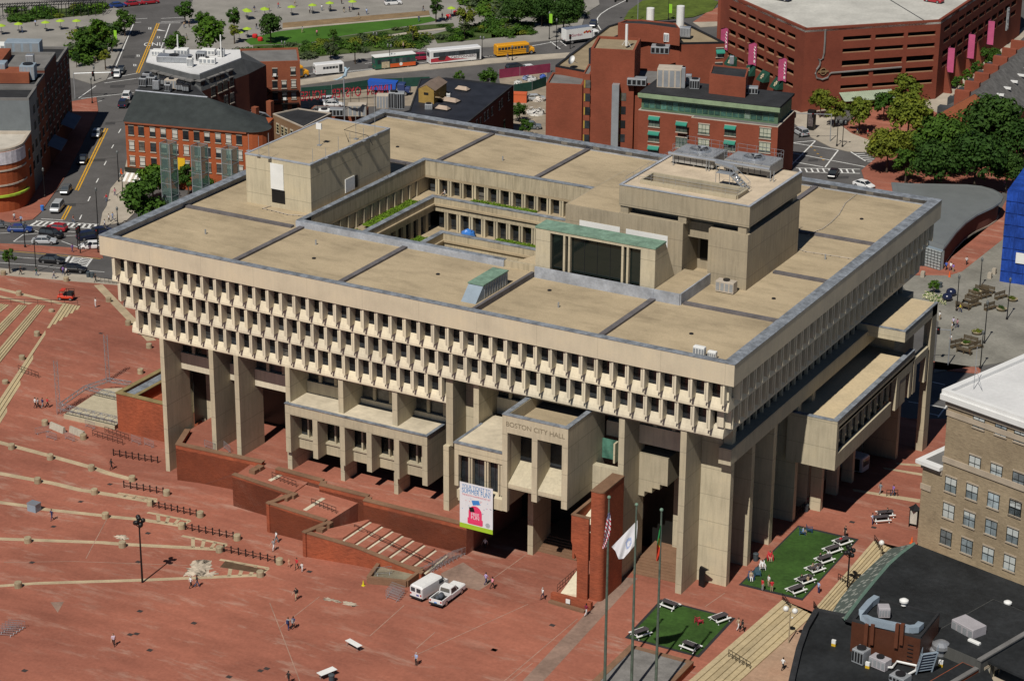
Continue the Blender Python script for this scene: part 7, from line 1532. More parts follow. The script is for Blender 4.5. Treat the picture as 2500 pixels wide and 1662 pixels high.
ed=[xy(PZ(*q,zb_))for q in E0];far=PZs('d18',zb_,(2335,790),(2700,960),(2700,1700),(1990,1380),(1500,1250))
rp=ed[::-1]+far;part('roof',MB().prism(rp,zb_-.3,zb_),mat('membrane_roof',(.020,.022,.024),.7,.45,.18,1.6),br)
E1=[('d18',1410,452),('d18',1240,490),('d18',1180,545),('d18',1060,655),('d18',945,765),('d18',845,885),('d18',765,1015)]
lo_=[PZ(*q,zb_-2.6)for q in E1];sk=MB()
for i in range(6):sk.add([(*ed[i],zb_-.02),(*ed[i+1],zb_-.02),tuple(lo_[i+1]),tuple(lo_[i])],[(0,1,2,3)])
def pslate():
 m,nt,bs=new_mat('patterned_slate');v=pos(nt);vo=N(nt,'ShaderNodeTexVoronoi');vo.inputs['Scale'].default_value=1.15;nt.links.new(v,vo.inputs['Vector'])
 col=ramp(nt,vo.outputs['Distance'],[(.0,(.36,.37,.33)),(.33,(.30,.32,.29)),(.40,(.10,.125,.11)),(1,(.085,.11,.10))]);nt.links.new(col,bs.inputs['Base Color']);bs.inputs['Roughness'].default_value=.75;return m
part('slate_skirt',sk,pslate(),br);part('gutter',MB().tube([(*p,zb_)for p in ed],.22,5),mat('verdigris_gutter',(.13,.21,.17),.7,.2),br)
part('wall',MB().prism([tuple(v)[:2]for v in lo_[::-1]]+far,0,zb_-2.7),M_lime,br)
z2=7.0;fr_=PZs('d18',z2,(645,1015),(930,1075),(1520,1240),(2000,1390),(2300,2000),(400,2000),(425,1660),(465,1480),(500,1330),(560,1160));part('front_roof',MB().prism(fr_,0,z2),MATS['membrane_roof'],br)
fp_=PZs('d18',z2,(425,1660),(465,1480),(500,1330),(560,1160),(645,1015),(930,1075));pm=MB()
for a,b in zip(fp_,fp_[1:]):pm.prism([tuple(v)for v in strip(a,b,.7)],z2,z2+.5+.002*len(pm.v))
part('parapet',pm,M_broof,br)
zh=11.3;hp_=PZs('d18',zh,(935,1060),(1495,1205),(1650,1010),(1100,880));block('plant_house',hp_,z2-.2,zh-.35,mat('brown_cladding',(.085,.03,.016),.5,.12,1.5),MATS['membrane_roof'],br,M_broof,.3,.3)
FP=Fac(hp_[0],hp_[1]);dk=[PZ('d18',a,b,zh+.25)for a,b in((1135,895),(1080,935),(1015,1010),(1030,1050),(1090,1080),(1200,1105),(1400,1145),(1460,1140),(1495,1108))]
mb=MB();mb.tube(dk,.55,4);o=single('roof_duct',mb,M_bluegrey,'pale blue U-shaped duct on the brown plant house roof','duct',tuple(dk[0]));
for i in range(4):s_,z_=FP.sz('d18',(1060,1110,1310,1350)[i],1150);part('riser',MB().obox(FP.p,FP.u,FP.n,s_-.22,s_+.22,.01,.45,z_-2.2+.4*(i%2),z_+.9),mat('rust_riser',(.12,.04,.02),.6),br)
for i in range(6):s_,z_=FP.sz('d18',1418,1220);part('rung',MB().obox(FP.p,FP.u,FP.n,s_-.35,s_+.35,.1,.15,z2+.4+.5*i,z2+.46+.5*i),M_drk,br)
bg_='plant on the black curved roof'
M_lil=mat('lilac_grey_metal',(.38,.36,.38),.5,.1)
for t,a,b,z,dx,dy,dz,m,l,r_,x in(('d18',1190,1035,zh,1.35,1.35,1.3,M_lil,'grey cube unit on the brown plant house roof',.5,0),('d18',1005,1410,z2,1.6,1.6,1.8,M_gry,'grey twin-fan condenser against the brown plant house',-.25,1),('d18',1160,1455,z2,2.3,1.35,1.35,M_lil,'lower beige condenser with two fans beside the grey one',-.25,1),('d18',1325,1568,z2,2.0,1.7,.9,M_gry,'condenser cut by the bottom edge of the picture',-.25,1),('d18',1880,1190,zb_,3.5,2.3,1.7,M_lil,'large beige rooftop unit with coiled hose on the black roof',-.45,0),('d18',1925,1310,zb_-.4,1.6,.5,1.2,M_wht,'white square vent frame on the black roof',-.3,0)):
 unit('roof_unit',l,t,a,b,z,dx,dy,dz,m,'roof plant',r_,x,bg_)
for a,b,z,r_,l in((1355,950,zh,.55,'small white mushroom vent on the plant house roof'),(1655,1350,z2,1.1,'large silver mushroom vent behind the blue stair'),(1600,1350,z2,.6,'small silver vent before the large one'),(2200,960,zb_,.5,'small pale vent far out on the black roof')):
 p=PZ('d18',a,b,z);mb=MB();mb.lathe(0,0,[(r_*.6,0),(r_*.6,r_*.8),(r_,r_*.9),(r_,r_*1.3),(r_*.5,r_*1.6),(.02,r_*1.7)],14);single('roof_vent',mb,M_galv if r_>.55 else M_wht,l,'vent',tuple(p),bg_,0,False,False)
bs_=thing('steel_stair','blue-grey steel stair down to the black front roof','stair',PZ('d18',1530,1450,z2),bg_);sa,sb=PZ('d18',1570,1345,zh-1.2),PZ('d18',1520,1500,z2);mb=MB();dd=(sb-sa);wv_=Vector((dd.y,-dd.x,0)).normalized()*1.0
for i in range(8):q=sa.lerp(sb,i/7);mb.prism([xy(q-wv_),xy(q+wv_),xy(q+wv_+Vector((dd.x,dd.y,0)).normalized()*.35),xy(q-wv_+Vector((dd.x,dd.y,0)).normalized()*.35)],q.z-.06,q.z)
for k in(-1,1):mb.tube([sa+wv_*k,sb+wv_*k],.12,4);mb.tube([sa+wv_*k+Vector((0,0,1)),sb+wv_*k+Vector((0,0,1))],.04,4)
for i in range(5):q=sa.lerp(sb,i/4);[mb.tube([q+wv_*k,q+wv_*k+Vector((0,0,1))],.03,4)for k in(-1,1)]
part('flight',mb,M_bluegrey,bs_)
pts_=[PZ('d18',a,b,z2+.5)for a,b in((1225,1455),(1260,1455),(1300,1405),(1460,1440),(1450,1480),(1375,1520))];single('white_pipe',MB().tube(pts_,.14,6),M_wht,'white pipe run along the foot of the plant house','pipe',tuple(pts_[0]),bg_)
for i,(a,b)in enumerate(((785,1280),(1060,1460),(1448,1372),(1128,1280),(1297,1330),(1657,1447))):p=PZ('d18',a,b,z2);mb=MB();mb.box(p.x-.25,p.x+.25,p.y-.15,p.y+.15,p.z,p.z+.35,0);mb.box(p.x-.25,p.x+.25,p.y-.15,p.y+.15,p.z+.352,p.z+.8,1);single('junction_box',mb,[mat('bright_yellow',(.7,.45,.03),.6),M_wht],('yellow and white box alone on the front black roof','yellow and white box before the two condensers','yellow box beside the blue stair foot','white box on the brown plant house wall','taller white box by the rust risers','white box at the right of the blue stair')[i],'junction box',tuple(p),bg_)
gsd=thing('grey_sided_house','grey boarded house with pale sash windows in the bottom right corner','building',PZ('d18',2100,1568,3));g0_,g1_=PZ('d18',1985,1400,8.6),PZ('d18',2335,1195,8.6);F=Fac(Vector(xy(g0_))-(Vector(xy(g1_))-Vector(xy(g0_)))*.9,Vector(xy(g1_))+(Vector(xy(g1_))-Vector(xy(g0_)))*.6);m0=F.sz('d18',1985,1400)[0]
part('wall',MB().obox(F.p,F.u,F.n,m0,F.L,-8,0,0,8.5),mat('grey_boards',(.085,.085,.08),.8,.15,.4,4.,stretch=(3,3,.3)),gsd);part('wall',MB().obox(F.p,F.u,F.n,0,m0-.003,-2.5,-.2,0,7.4),BR1,gsd);part('roof',MB().obox(F.p,F.u,F.n,.2,m0-.1,-2.4,-.75,7.403,7.43),MATS['membrane_roof'],gsd);part('roof',MB().obox(F.p,F.u,F.n,m0+.1,F.L-.1,-7.9,-.55,8.503,8.53),MATS['membrane_roof'],gsd);part('coping',MB().obox(F.p,F.u,F.n,m0-.1,F.L,-.5,.12,8.503,8.7).obox(F.p,F.u,F.n,0,m0-.1,-.7,-.1,7.403,7.6),M_groof,gsd)
for a,b in((2030,1510),(2110,1470),(2190,1400),(2278,1340)):s_,z_=F.sz('d18',a,b);F.win(gsd,s_,z_-.9,1.0,1.8,[M_gls,mat('beige_frame',(.42,.38,.28),.7),M_lime,M_blind],True,(1,2),blind=.5)
M_tgl=None
def tgl():
 m,nt,bs=new_mat('etched_glass');bs.inputs['Base Color'].default_value=(.16,.24,.22,1);bs.inputs['Roughness'].default_value=.15;tr=N(nt,'ShaderNodeBsdfTransparent');tr.inputs[0].default_value=(.78,.9,.86,1);mx=N(nt,'ShaderNodeMixShader',i_0=.42);out=[n for n in nt.nodes if n.type=='OUTPUT_MATERIAL'][0]
 nt.links.new(tr.outputs[0],mx.inputs[1]);nt.links.new(bs.outputs[0],mx.inputs[2]);nt.links.new(mx.outputs[0],out.inputs[0]);return m
M_tgl=tgl()
for i,(a,b,top,w_,l)in enumerate(((1372,230,(1368,1165),100,'square glass tower farthest left, beside the corner tree'),(1620,150,(1622,1188),100,'middle square glass tower of the row'),(1870,90,(1870,1212),95,'square glass tower partly hidden by the hall roof'))):
 bz=-3.0;bz0=PZ('b0',a,b+50,bz);k=0
 p=PZ('a0',*top,12.0);g=gh(p.x,p.y);o=thing('glass_tower',l,'glass tower',(p.x,p.y,g),'row of square glass towers');hw_=1.15;ztop=12.2;gm=MB();fm=MB()
 for s_ in(-1,1):gm.quad((p.x-hw_,p.y+s_*hw_,g),(p.x+hw_,p.y+s_*hw_,g),(p.x+hw_,p.y+s_*hw_,ztop),(p.x-hw_,p.y+s_*hw_,ztop));gm.quad((p.x+s_*hw_,p.y-hw_,g),(p.x+s_*hw_,p.y+hw_,g),(p.x+s_*hw_,p.y+hw_,ztop),(p.x+s_*hw_,p.y-hw_,ztop))
 part('glazing',gm,M_tgl,o)
 for x in(-1,1):
  for y in(-1,1):fm.box(p.x+x*hw_-.06,p.x+x*hw_+.06,p.y+y*hw_-.06,p.y+y*hw_+.06,g,ztop)
 for z in[g+2.6*j for j in range(1,6)]+[ztop-.1]:
  for s_ in(-1,1):fm.box(p.x-hw_+.061,p.x+hw_-.061,p.y+s_*hw_-.05,p.y+s_*hw_+.05,z,z+.09);fm.box(p.x+s_*hw_-.05,p.x+s_*hw_+.05,p.y-hw_+.061,p.y+hw_-.061,z,z+.09)
 part('frame',fm,M_gry,o)
def once(name,mb,m,smooth=False):return mb.mesh(name,m,None,smooth)
def put(name,me,p,label,cat,group=None,rz=0.,s=1.):
 o=bpy.data.objects.new(name,me);COL.objects.link(o);o.location=p;o.rotation_euler.z=rz;o.scale=(s,s,s);return tag(o,label,cat,group)
def multi(name,pieces,p,label,cat,group=None,rz=0.):
 0
 o=thing(name,label,cat,p,group,rz)
 for nm,me in pieces:c_=bpy.data.objects.new(nm,me);COL.objects.link(c_);c_.parent=o
 return o
M_boll=concrete('bollard_concrete',(.40,.33,.22),jz=0,stain=.4)
bol=once('bollard',MB().lathe(0,0,[(.5,-.05),(.52,.1),(.5,.12),(.5,.72),(.44,.82)],14),M_boll)
BL=[('c0',95,985,'at the left end of the uppermost pale band'),('c0',410,1070,'second along the uppermost pale band'),('c0',745,1158,'third along the uppermost pale band'),('c0',1077,1247,'at the right-hand end of the uppermost pale band'),('c0',308,1262,'first on the band with the upper ladder pattern'),('c0',770,1352,'before the upper ladder pattern'),('c0',1358,1362,'at the end of the second chain fence'),('c0',1225,1442,'at the tip of the upper ladder pattern'),('c0',1632,1538,'at the end of the third chain fence'),('c0',367,790,'beside the barrier blocks by the stage'),('c0',680,905,'in front of the right-hand barrier block'),('c0',180,262,'left of the widest long steps, middle one'),('c0',302,66,'left of the widest long steps, upper one'),('c0',45,464,'left of the widest long steps, lowest one'),('c0',1145,372,'behind the brick block coping'),('c0',1215,165,'just left of the tallest corner pier'),('d0',860,240,'on the band between grey box and tall lamp'),('d0',1480,325,'at the tip of the second ladder pattern'),('d0',228,440,'at the left of the long straight band'),('d0',997,476,'left of the tall lamp on the long straight band'),('d0',1787,515,'at the tip of the third ladder pattern'),('d0',1932,418,'at the end of the fourth chain fence'),('d0',150,805,'at the left of the lowest pale band'),('d0',2120,715,'at the tip of the bare earth bed'),('d0',2277,613,'at the end of the lowest chain fence'),('b0',155,1070,'near the rail at the far edge of the plaza'),('b0',885,1122,'on the diagonal band, upper one'),('b0',1045,1312,'on the diagonal band under the hall corner'),('b0',420,1220,'between the two widest flights of long steps'),('b0',540,955,'at the plaza edge beside the pavement, right one'),('b0',28,905,'at the plaza edge beside the pavement, left one')]
for t,a,b,l in BL:put('bollard',bol,G(t,a,b),'round concrete bollard '+l,'bollard','round concrete bollards of the plaza')
p=G('d0',280,178);gb=thing('utility_box','pale grey metal box standing on the pale band','cabinet',p);part('casing',MB().box(-.75,.75,-.6,.6,0,1.15),M_bluegrey,gb,local=True);part('lid',MB().box(-.8,.8,-.65,.65,1.15,1.22),M_galv,gb,local=True)
cfp=once('post',MB().cyl(0,0,0,.95,.09,None,6).cyl(0,0,.95,1.1,.14,.05,6),M_blk)
def chain(label,t,a,b,n=8):
 A,B=G(t,*a),G(t,*b);o=thing('chain_fence',label,'fence',A,'post and chain fences on the plaza')
 for i in range(n):c_=bpy.data.objects.new('post',cfp);COL.objects.link(c_);c_.parent=o;c_.location=(B-A)*i/(n-1)
 mb=MB()
 for i in range(n-1):
  p,q=(B-A)*i/(n-1),(B-A)*(i+1)/(n-1)
  for k in(.85,.45):mb.tube([p+Vector((0,0,k)),(p+q)/2+Vector((0,0,k-.1)),q+Vector((0,0,k))],.04,4)
 part('chain',mb,M_blk,o,local=True)
chain('short chain fence nearest the tall corner pier','c0',(925,1040),(1285,1100));chain('chain fence just below the uppermost pale band','c0',(1010,1300),(1330,1355),7);chain('chain fence right of the upper ladder pattern','c0',(1245,1460),(1600,1535));chain('chain fence right of the second ladder pattern','d0',(1510,335),(1900,410));chain('chain fence right of the third ladder pattern','d0',(1825,515),(2240,605))
def rail(name,label,pts,h_=1.0,m=None,n=6,group=None,pr=.04):
 o=thing(name,label,'railing',pts[0],group);mb=MB();o0=Vector(pts[0])
 for p,q in zip(pts,pts[1:]):
  p,q=Vector(p)-o0,Vector(q)-o0
  for k in(h_,h_*.5):mb.tube([p+Vector((0,0,k)),q+Vector((0,0,k))],pr,4)
 part('bar',mb,m or M_blk,o,local=True)
 for p,q in zip(pts,pts[1:]):
  for i in range(n):r_=Vector(p).lerp(Vector(q),i/max(1,n-1))-o0;part('post',MB().tube([r_,r_+Vector((0,0,h_))],pr,4),m or M_blk,o,local=True)
 return o
hr_='dark handrails on the steps'
for lbl,a,b,up in(('handrail down the middle of the treads below the banner',PZ('d6',885,345,4.6),PZ('d6',1520,640,2.7),0),('short handrail on the upper landing beside the first pale tread',PZ('c6',215,1225,6.05),PZ('c6',410,1300,5.9),0),('short handrail on the middle landing beside the second pale tread',PZ('c6',535,1440,5.5),PZ('c6',735,1515,5.4),0),('handrail at the top of the upper stone steps',G('d18',1115,430),G('d18',1180,530,-.5),0),('handrail on the upper stone steps beside the black lamp',G('d18',820,745),G('d18',930,805,-.7),0),('handrail at the corner between both stone flights',G('d18',620,970),G('d18',655,1030,-.4),0),('handrail at the head of the lower stone steps',G('d18',365,905),G('d18',430,990,-.6),0),('handrail low on the lower stone steps',G('d12',1930,1365),G('d12',2105,1470,-.8),0),('rail crossing the widest long steps',G('c0',150,350,.6),G('c0',315,410),0),('rail along the top of the long steps',G('b0',-20,1140,1.2),G('b0',635,1155),0),('rail beside the ramp below the brick block',G('c0',855,850),G('c0',1050,920),0),('second rail beside the ramp below the brick block',G('c0',755,880),G('c0',1000,955),0),('rail fence at the shaded passage beyond the right-hand piers',G('d18',470,235),G('d18',560,150),0),('bike loops on the terrace beside the tan office',G('c18',1215,1370),G('c18',1305,1370),0),('railing along the pavement beside the hall corner',G('b0',790,965),G('b0',985,985),0)):
 rail('handrail',lbl,[a,b],.95,None,7 if 'bike' not in lbl else 4,hr_)
barr=MB();barr.tube([(-1.1,0,.2),(-1.1,0,1.1),(1.1,0,1.1),(1.1,0,.2),(-1.1,0,.2)],.03,4)
for i in range(11):barr.tube([(-1+.2*i,0,.2),(-1+.2*i,0,1.1)],.018,3)
for x in(-.8,.8):barr.tube([(x,-.3,0),(x,0,.25),(x,.3,0)],.03,4)
barr=once('crowd_barrier',barr,M_galv);bgp='steel crowd barriers'
def barrier(t,a,b,ang,label,z=None,s=1.):p=G(t,a,b)if z is None else PZ(t,a,b,z);put('crowd_barrier',barr,p,label,'barrier',bgp,rad(ang),s)
for i in range(5):barrier('d6',1195+12*i,905-16*i,-8,'steel crowd barrier stacked with others beside the white van')
for i in range(9):barrier('d6',1480+32*i,690-17*i,62,'steel crowd barrier in the long stack across the foot of the podium steps')
for a,b,g,l in((345,860,60,'leaning steel crowd barrier at the left of the concrete blocks'),(420,905,-5,'steel crowd barrier below the left concrete block'),(570,915,-10,'steel crowd barrier below the right concrete block'),(735,815,-10,'steel crowd barrier beside the stage deck'),(1110,940,-12,'steel crowd barrier by the dark pit, left'),(1215,965,-12,'steel crowd barrier by the dark pit, right')):barrier('c0',a,b,g,l)
for i in range(5):barrier('d0',40+25*i,1200-16*i,20,'steel crowd barrier heaped at the left picture edge')
barrier('c0',1710,985,-10,'steel crowd barrier behind the podium coping by the second pier',6.05);barrier('c0',1850,1000,-30,'steel crowd barrier behind the podium coping by the third pier',6.05);barrier('d6',1120,700,40,'steel crowd barrier lying in the brick planting bed',2.9)
jb=once('concrete_block',MB().add([(x*1.6,y,z)for x in(-1,1)for y,z in((-.35,0),(-.15,.95),(.15,.95),(.35,0))],[(0,1,2,3),(7,6,5,4),(0,4,5,1),(1,5,6,2),(2,6,7,3),(3,7,4,0)]),concrete('barrier_concrete',(.5,.46,.38),jz=0,stain=.4))
put('concrete_block',jb,G('c0',470,835),'stained concrete barrier block, left of the pair','barrier','concrete barrier blocks',rad(-12));put('concrete_block',jb,G('c0',630,868),'stained concrete barrier block, right of the pair','barrier','concrete barrier blocks',rad(-12))
tt=MB();fr=MB()
for i in range(5):tt.box(-1.1,1.1,-.42+.17*i,-.27+.17*i,.72,.77)
for s_ in(-1,1):
 fr.box(-1.2,1.2,s_*.78-.14,s_*.78+.14,.42,.47)
 for x in(-.9,.9):fr.tube([(x,s_*.2,.72),(x,s_*.85,0)],.06,4);fr.box(x-.05,x+.05,min(0,s_*.8),max(0,s_*.8),.36,.41)
ttm=once('table_top',tt,mat('dark_stained_top',(.07,.06,.065),.8,.15));frm=once('bench_frame',fr,M_wht);pg='white picnic tables with dark tops'
TBL=[('d18',855,450,65,'farthest white picnic table on the dining lawn, with red on it'),('d18',775,515,65,'second farthest picnic table on the dining lawn, empty'),('d18',710,595,65,'third picnic table on the dining lawn with a seated person in white'),('d18',632,672,65,'fourth picnic table on the dining lawn with two diners'),('d18',553,762,65,'fifth picnic table on the dining lawn with two dark clad diners'),('d18',478,842,65,'nearest picnic table on the dining lawn, empty'),('d12',1450,965,-10,'picnic table at the upper corner of the smaller lawn'),('d12',1858,1075,65,'picnic table at the upper right of the smaller lawn'),('d12',1212,1195,65,'picnic table at the left corner of the smaller lawn'),('d12',1622,1305,-10,'picnic table at the lower edge of the smaller lawn'),('d18',1170,265,40,'long picnic table alone on the brick beside the tan office'),('d18',1205,225,40,'far end of the long picnic table beside the tan office')]
for t,a,b,g,l in TBL:multi('picnic_table',[('table_top',ttm),('bench_frame',frm)],G(t,a,b,.03),l,'picnic table',pg,rad(g))
for t,a,b,f,c_,lg,l in(('d18',842,455,155,RD,GR,'seated person in red at the farthest picnic table'),('d18',742,570,155,WH,GR,'seated person in white at the third picnic table'),('d18',672,590,-25,BK,BK,'seated person in black at the third picnic table'),('d18',610,672,-25,TN,GR,'seated person in tan at the fourth picnic table'),('d18',655,690,155,GR,BK,'seated person in grey at the fourth picnic table'),('d18',520,765,-25,BK,NV,'seated person in black at the fifth picnic table'),('d18',575,775,155,TN,BK,'seated person in tan and black at the fifth picnic table'),('d18',1222,225,200,BK,BK,'seated person in black at the long picnic table')):
 person(t,a,b,'sit',f,c_,lg,l,0,0,.03,group='people eating at the picnic tables')
ch=MB()
for i in range(5):ch.add([(-.3+.13*i,-.25,.3),(-.2+.13*i,-.25,.3),(-.2+.13*i,-.5,1.0),(-.3+.13*i,-.5,1.0),(-.3+.13*i,-.29,.3),(-.2+.13*i,-.29,.3),(-.2+.13*i,-.54,1.0),(-.3+.13*i,-.54,1.0)],[(0,1,2,3),(7,6,5,4),(0,4,5,1),(2,6,7,3),(0,3,7,4),(1,5,6,2)])
ch.box(-.32,.34,-.3,.35,.28,.33)
for s_ in(-.36,.38):ch.box(s_-.06,s_+.06,-.45,.4,.55,.59);ch.box(s_-.04,s_+.04,.28,.36,0,.55);ch.box(s_-.04,s_+.04,-.45,-.37,0,.55)
for t,a,b,g,c_,l,who in(('d18',590,352,20,(.03,.08,.16),'empty navy garden chair at the far corner of the lawn',None),('d18',533,372,20,(.03,.08,.16),'navy garden chair at the far corner with a person in pale blue',('sit',LB,KH,'person in pale blue shirt and khaki trousers reclining in a navy garden chair')),('d18',268,580,-60,(.5,.03,.04),'red garden chair on the left lawn edge',('recline',RD,KH,'person in red reclining in the red garden chair')),('d18',205,655,-60,(.74,.74,.74),'white garden chair on the left lawn edge',('recline',WH,BK,'person in white in the white garden chair')),('d18',165,710,-60,(.03,.08,.12),'empty dark teal garden chair near the left lawn corner',None),('d18',112,740,-60,(.03,.07,.15),'dark garden chair at the left lawn corner',('recline',TN,WH,'person in tan top and white trousers reclining at the left lawn corner')),('d12',1690,1095,60,(.45,.03,.06),'red garden chair in the middle of the smaller lawn',None)):
 p=G(t,a,b,.03);put('garden_chair',once('garden_chair',ch,paint(c_,.5)),p,l,'chair','slatted garden chairs on the lawns',rad(g-90))
 if who:person(t,a,b,who[0],g,who[1],who[2],who[3],0,0,.0,at=p+Vector((0,0,-.1)))
ft=thing('folding_table','white folding table with two pale chairs behind it on open paving','table',G('d6',880,1300),None,rad(-18));part('top',MB().box(-1.2,1.2,-.4,.4,.72,.76),M_wht,ft,local=True)
for x in(-1,1):
 for y in(-.3,.3):part('leg',MB().cyl(x,y,0,.72,.025,None,4),M_gry,ft,local=True)
sbd=thing('folding_table','white folding table near the bottom edge beside a grey bin','table',G('d6',662,1530),None,rad(70));part('top',MB().box(-1.2,1.2,-.5,.5,.72,.76),M_wht,sbd,local=True)
for x in(-1,1):part('leg',MB().cyl(x,0,0,.72,.04,None,4),M_gry,sbd,local=True)
binm=once('litter_bin',MB().lathe(0,0,[(.34,0),(.36,.9),(.4,.92),(.4,1.0),(.25,1.1)],12),mat('bin_dark',(.06,.075,.085),.6))
for t,a,b,l in(('d6',700,1575,'grey litter bin next to the white table at the bottom edge'),('d18',150,585,'dark litter bin beside the second pier of the right-hand face'),('d18',558,185,'dark litter bin by the railing at the shaded passage'),('b18',1652,1010,'black litter bin by the flower beds on the square'),('b0',720,925,'black bin on the pavement beside the black saloon'),('b0',752,930,'black bin next to another on the pavement'),('b0',345,380,'blue bin on the brick corner before the shop')):
 o=put('litter_bin',binm,G(t,a,b),l,'bin','litter bins');
 if 'blue' in l:setmat(o,0,paint((.05,.2,.6)))
ks=thing('information_pillar','black angled information pillar before the wide front pier','sign',G('d12',1712,795),None,rad(-20));part('panel',MB().box(-.45,.45,-.15,.15,0,2.3),M_blk,ks,local=True);part('top',MB().add([(-.45,-.15,2.3),(.45,-.15,2.3),(1.1,-.15,2.75),(1.1,.15,2.75),(-.45,.15,2.3),(.45,.15,2.3),(-.3,-.15,2.8),(-.3,.15,2.8)],[(0,1,2,6),(4,7,3,5),(6,2,3,7),(1,5,3,2),(0,6,7,4)]),M_blk,ks,local=True)
kk=thing('map_kiosk','small roofed notice kiosk beside the tan office wall','kiosk',G('d18',1440,305));part('post',MB().box(-.6,-.5,-.6,.6,0,2.6).box(.5,.6,-.6,.6,0,2.6),M_blk,kk,local=True);part('panel',MB().box(-.5,.5,-.5,.5,.5,2.4),mat('notice_panel',(.5,.48,.42),.6,.2,2.),kk,local=True);part('roof',MB().lathe(0,0,[(1.0,2.6),(.3,3.1),(.02,3.4)],4),M_drk,kk,local=True)
cn=once('traffic_cone',MB().lathe(0,0,[(.25,0),(.25,.04),(.15,.05),(.03,.75)],8),paint((.75,.12,.02),.5))
for t,a,b,l,s_ in(('d18',1420,445,'orange traffic cone beside the tan office corner',1.3),('c18',1890,215,'orange traffic cone by the benches on the square',1.2),('a0',988,1415,'orange traffic cone on the pavement before the hipped brick house',1.6),('b18',1727,925,'red and white traffic cone below the pavilion',1.6),('d6',957,790,'yellow floor sign near the planting bed',1)):
 o=put('traffic_cone',cn,G(t,a,b),l,'cone','traffic cones',0,s_)
 if 'yellow' in l:setmat(o,0,paint((.7,.6,.02)))
nt_=thing('wall_notice','small white notice on the outer podium wall','notice',PZ('d6',710,505,3.0));pn=PZ('d6',710,508,3.0);part('sheet',MB().box(pn.x-.35,pn.x+.35,pn.y-1.0,pn.y-.95,pn.z-.5,pn.z+.5),M_wht,nt_)
def cluster_lamp(t,a,b,htop,label):
 p=G(t,a,b);o=thing('lamp_mast',label,'lamp',p);part('pole',MB().cyl(0,0,0,htop,.14,.09,8),M_blk,o,local=True)
 for i in range(7):g=i*2.4;z=htop-.35*(i//2)-.1;r_=.55 if i else 0;x,y=r_*math.cos(g),r_*math.sin(g);l_=part('lamp_head',MB().lathe(x,y,[(.12,z-.3),(.3,z-.15),(.3,z+.15),(.12,z+.3)],8),M_blk,o,local=True);part('arm',MB().tube([(0,0,z-.6),(x,y,z-.2)],.05,4),M_blk,l_,local=True)
cluster_lamp('d0',1160,765,9.3,'tall black lamp mast with a cluster of heads on the left-hand plaza');cluster_lamp('d18',897,800,5.6,'black cluster lamp between dining lawn and stone steps')
M_globe=mat('opal_globe',(.74,.74,.72),.3,.03)
def globe(t,a,b,h_,heads,label,up=0.):
 p=G(t,a,b,up);o=thing('globe_lamp',label,'lamp',p,'white globe lamps');part('pole',MB().cyl(0,0,0,h_,.09,.07,8).tube([(-.55*(heads>1),0,h_),(.55*(heads>1),0,h_)],.05,5),mat('tan_lamp_post',(.33,.27,.18),.6),o,local=True)
 for i in range(heads):x=0 if heads==1 else(-.6,.6,.3)[i];part('globe',MB().ball((x,0,h_+.3-1.0*(i==2)),.38 if i<2 else.12,12),M_globe,o,local=True,smooth=True)
globe('d18',418,1255,4.3,3,'twin white globe lamp on the lower tan paving',-.9);globe('d18',1165,590,2.4,1,'single white globe lamp beside the upper stone steps',-.9)
def street_lamp(t,a,b,h_,label,heads=1,name='street_lamp'):
 p=G(t,a,b);o=thing(name,label,'street lamp',p,'black street lamp posts');part('pole',MB().lathe(0,0,[(.2,0),(.2,.5),(.1,.6),(.07,h_)],8),M_blk,o,local=True)
 for i in range(heads):x=0 if heads==1 else(-.45,.45)[i];part('lantern',MB().lathe(x,0,[(.08,h_),(.2,h_+.1),(.24,h_+.55),(.05,h_+.85)],8),mat('lantern_grey',(.12,.13,.13),.4),o,local=True)
 if heads>1:part('arm',MB().tube([(-.45,0,h_),(.45,0,h_)],.05,4),M_blk,o,local=True)
for t,a,b,h_,n_,l in(('b0',205,682,4.4,1,'lamp post on the median left of the silver saloon'),('b0',295,878,5.5,1,'lamp post on the near pavement'),('b0',800,545,8,1,'tall lamp post at the far crossing corner'),('b0',968,150,6,1,'lamp post before the hipped brick house'),('b0',1000,240,3.5,2,'twin lamp at the corner tree'),('b0',365,275,5.5,1,'lamp post in the shade of the corner block'),('a0',752,845,5.5,1,'lamp post on the triangular brick corner'),('a0',770,665,3,1,'short lamp post on the pale pavement corner'),('a6',1172,565,5.5,2,'twin lamp before the tour trolley'),('a6',1925,490,5.2,2,'twin lamp at the front of the white coach'),('a6',1055,400,3.5,2,'twin lamp in the bed above the tour trolley'),('a6',308,440,2.5,2,'twin lamp at the left end of the lawn border'),('a12',528,400,7,1,'dark post beside the box truck'),('a12',470,325,6.5,1,'post with green pennant beside the box truck'),('a12',1440,165,5.5,1,'post with green pennant on the rough grass'),('a18',810,1195,5.2,2,'left twin lamp on the pale pavement by the junction'),('a18',855,1200,5.2,2,'right twin lamp on the pale pavement by the junction'),('b18',1975,1010,5,1,'lamp post at the back of the square'),('b18',1785,1200,6,1,'lamp post beside the flower beds of the square'),('b18',2195,1270,7,1,'lamp post among the benches near the blue building'),('b18',2010,1465,7,1,'lamp post in the middle of the square'),('c18',1978,335,6,1,'lamp post at the brick strip of the square'),('b0',960,500,3,1,'dark signal post at the far corner'),('a6',2170,495,3,1,'short post beside the school bus')):
 street_lamp(t,a,b,h_,l,n_)
for i,(t,a,b,l)in enumerate((('a12',465,150,'green pennant on the post beside the box truck'),('a12',1440,70,'green pennant on the post on the rough grass'),('a0',930,285,'green pennant by the small street tree'))):
 p=G(t,a,b+(180,95,90)[i]);z_=PY(t,a,b,p.y).z;single('pennant',MB().box(p.x+.1,p.x+1.0,p.y-.02,p.y+.02,z_-1.2,z_+1.2),paint((.28,.6,.03),.7),l,'banner',tuple(p))
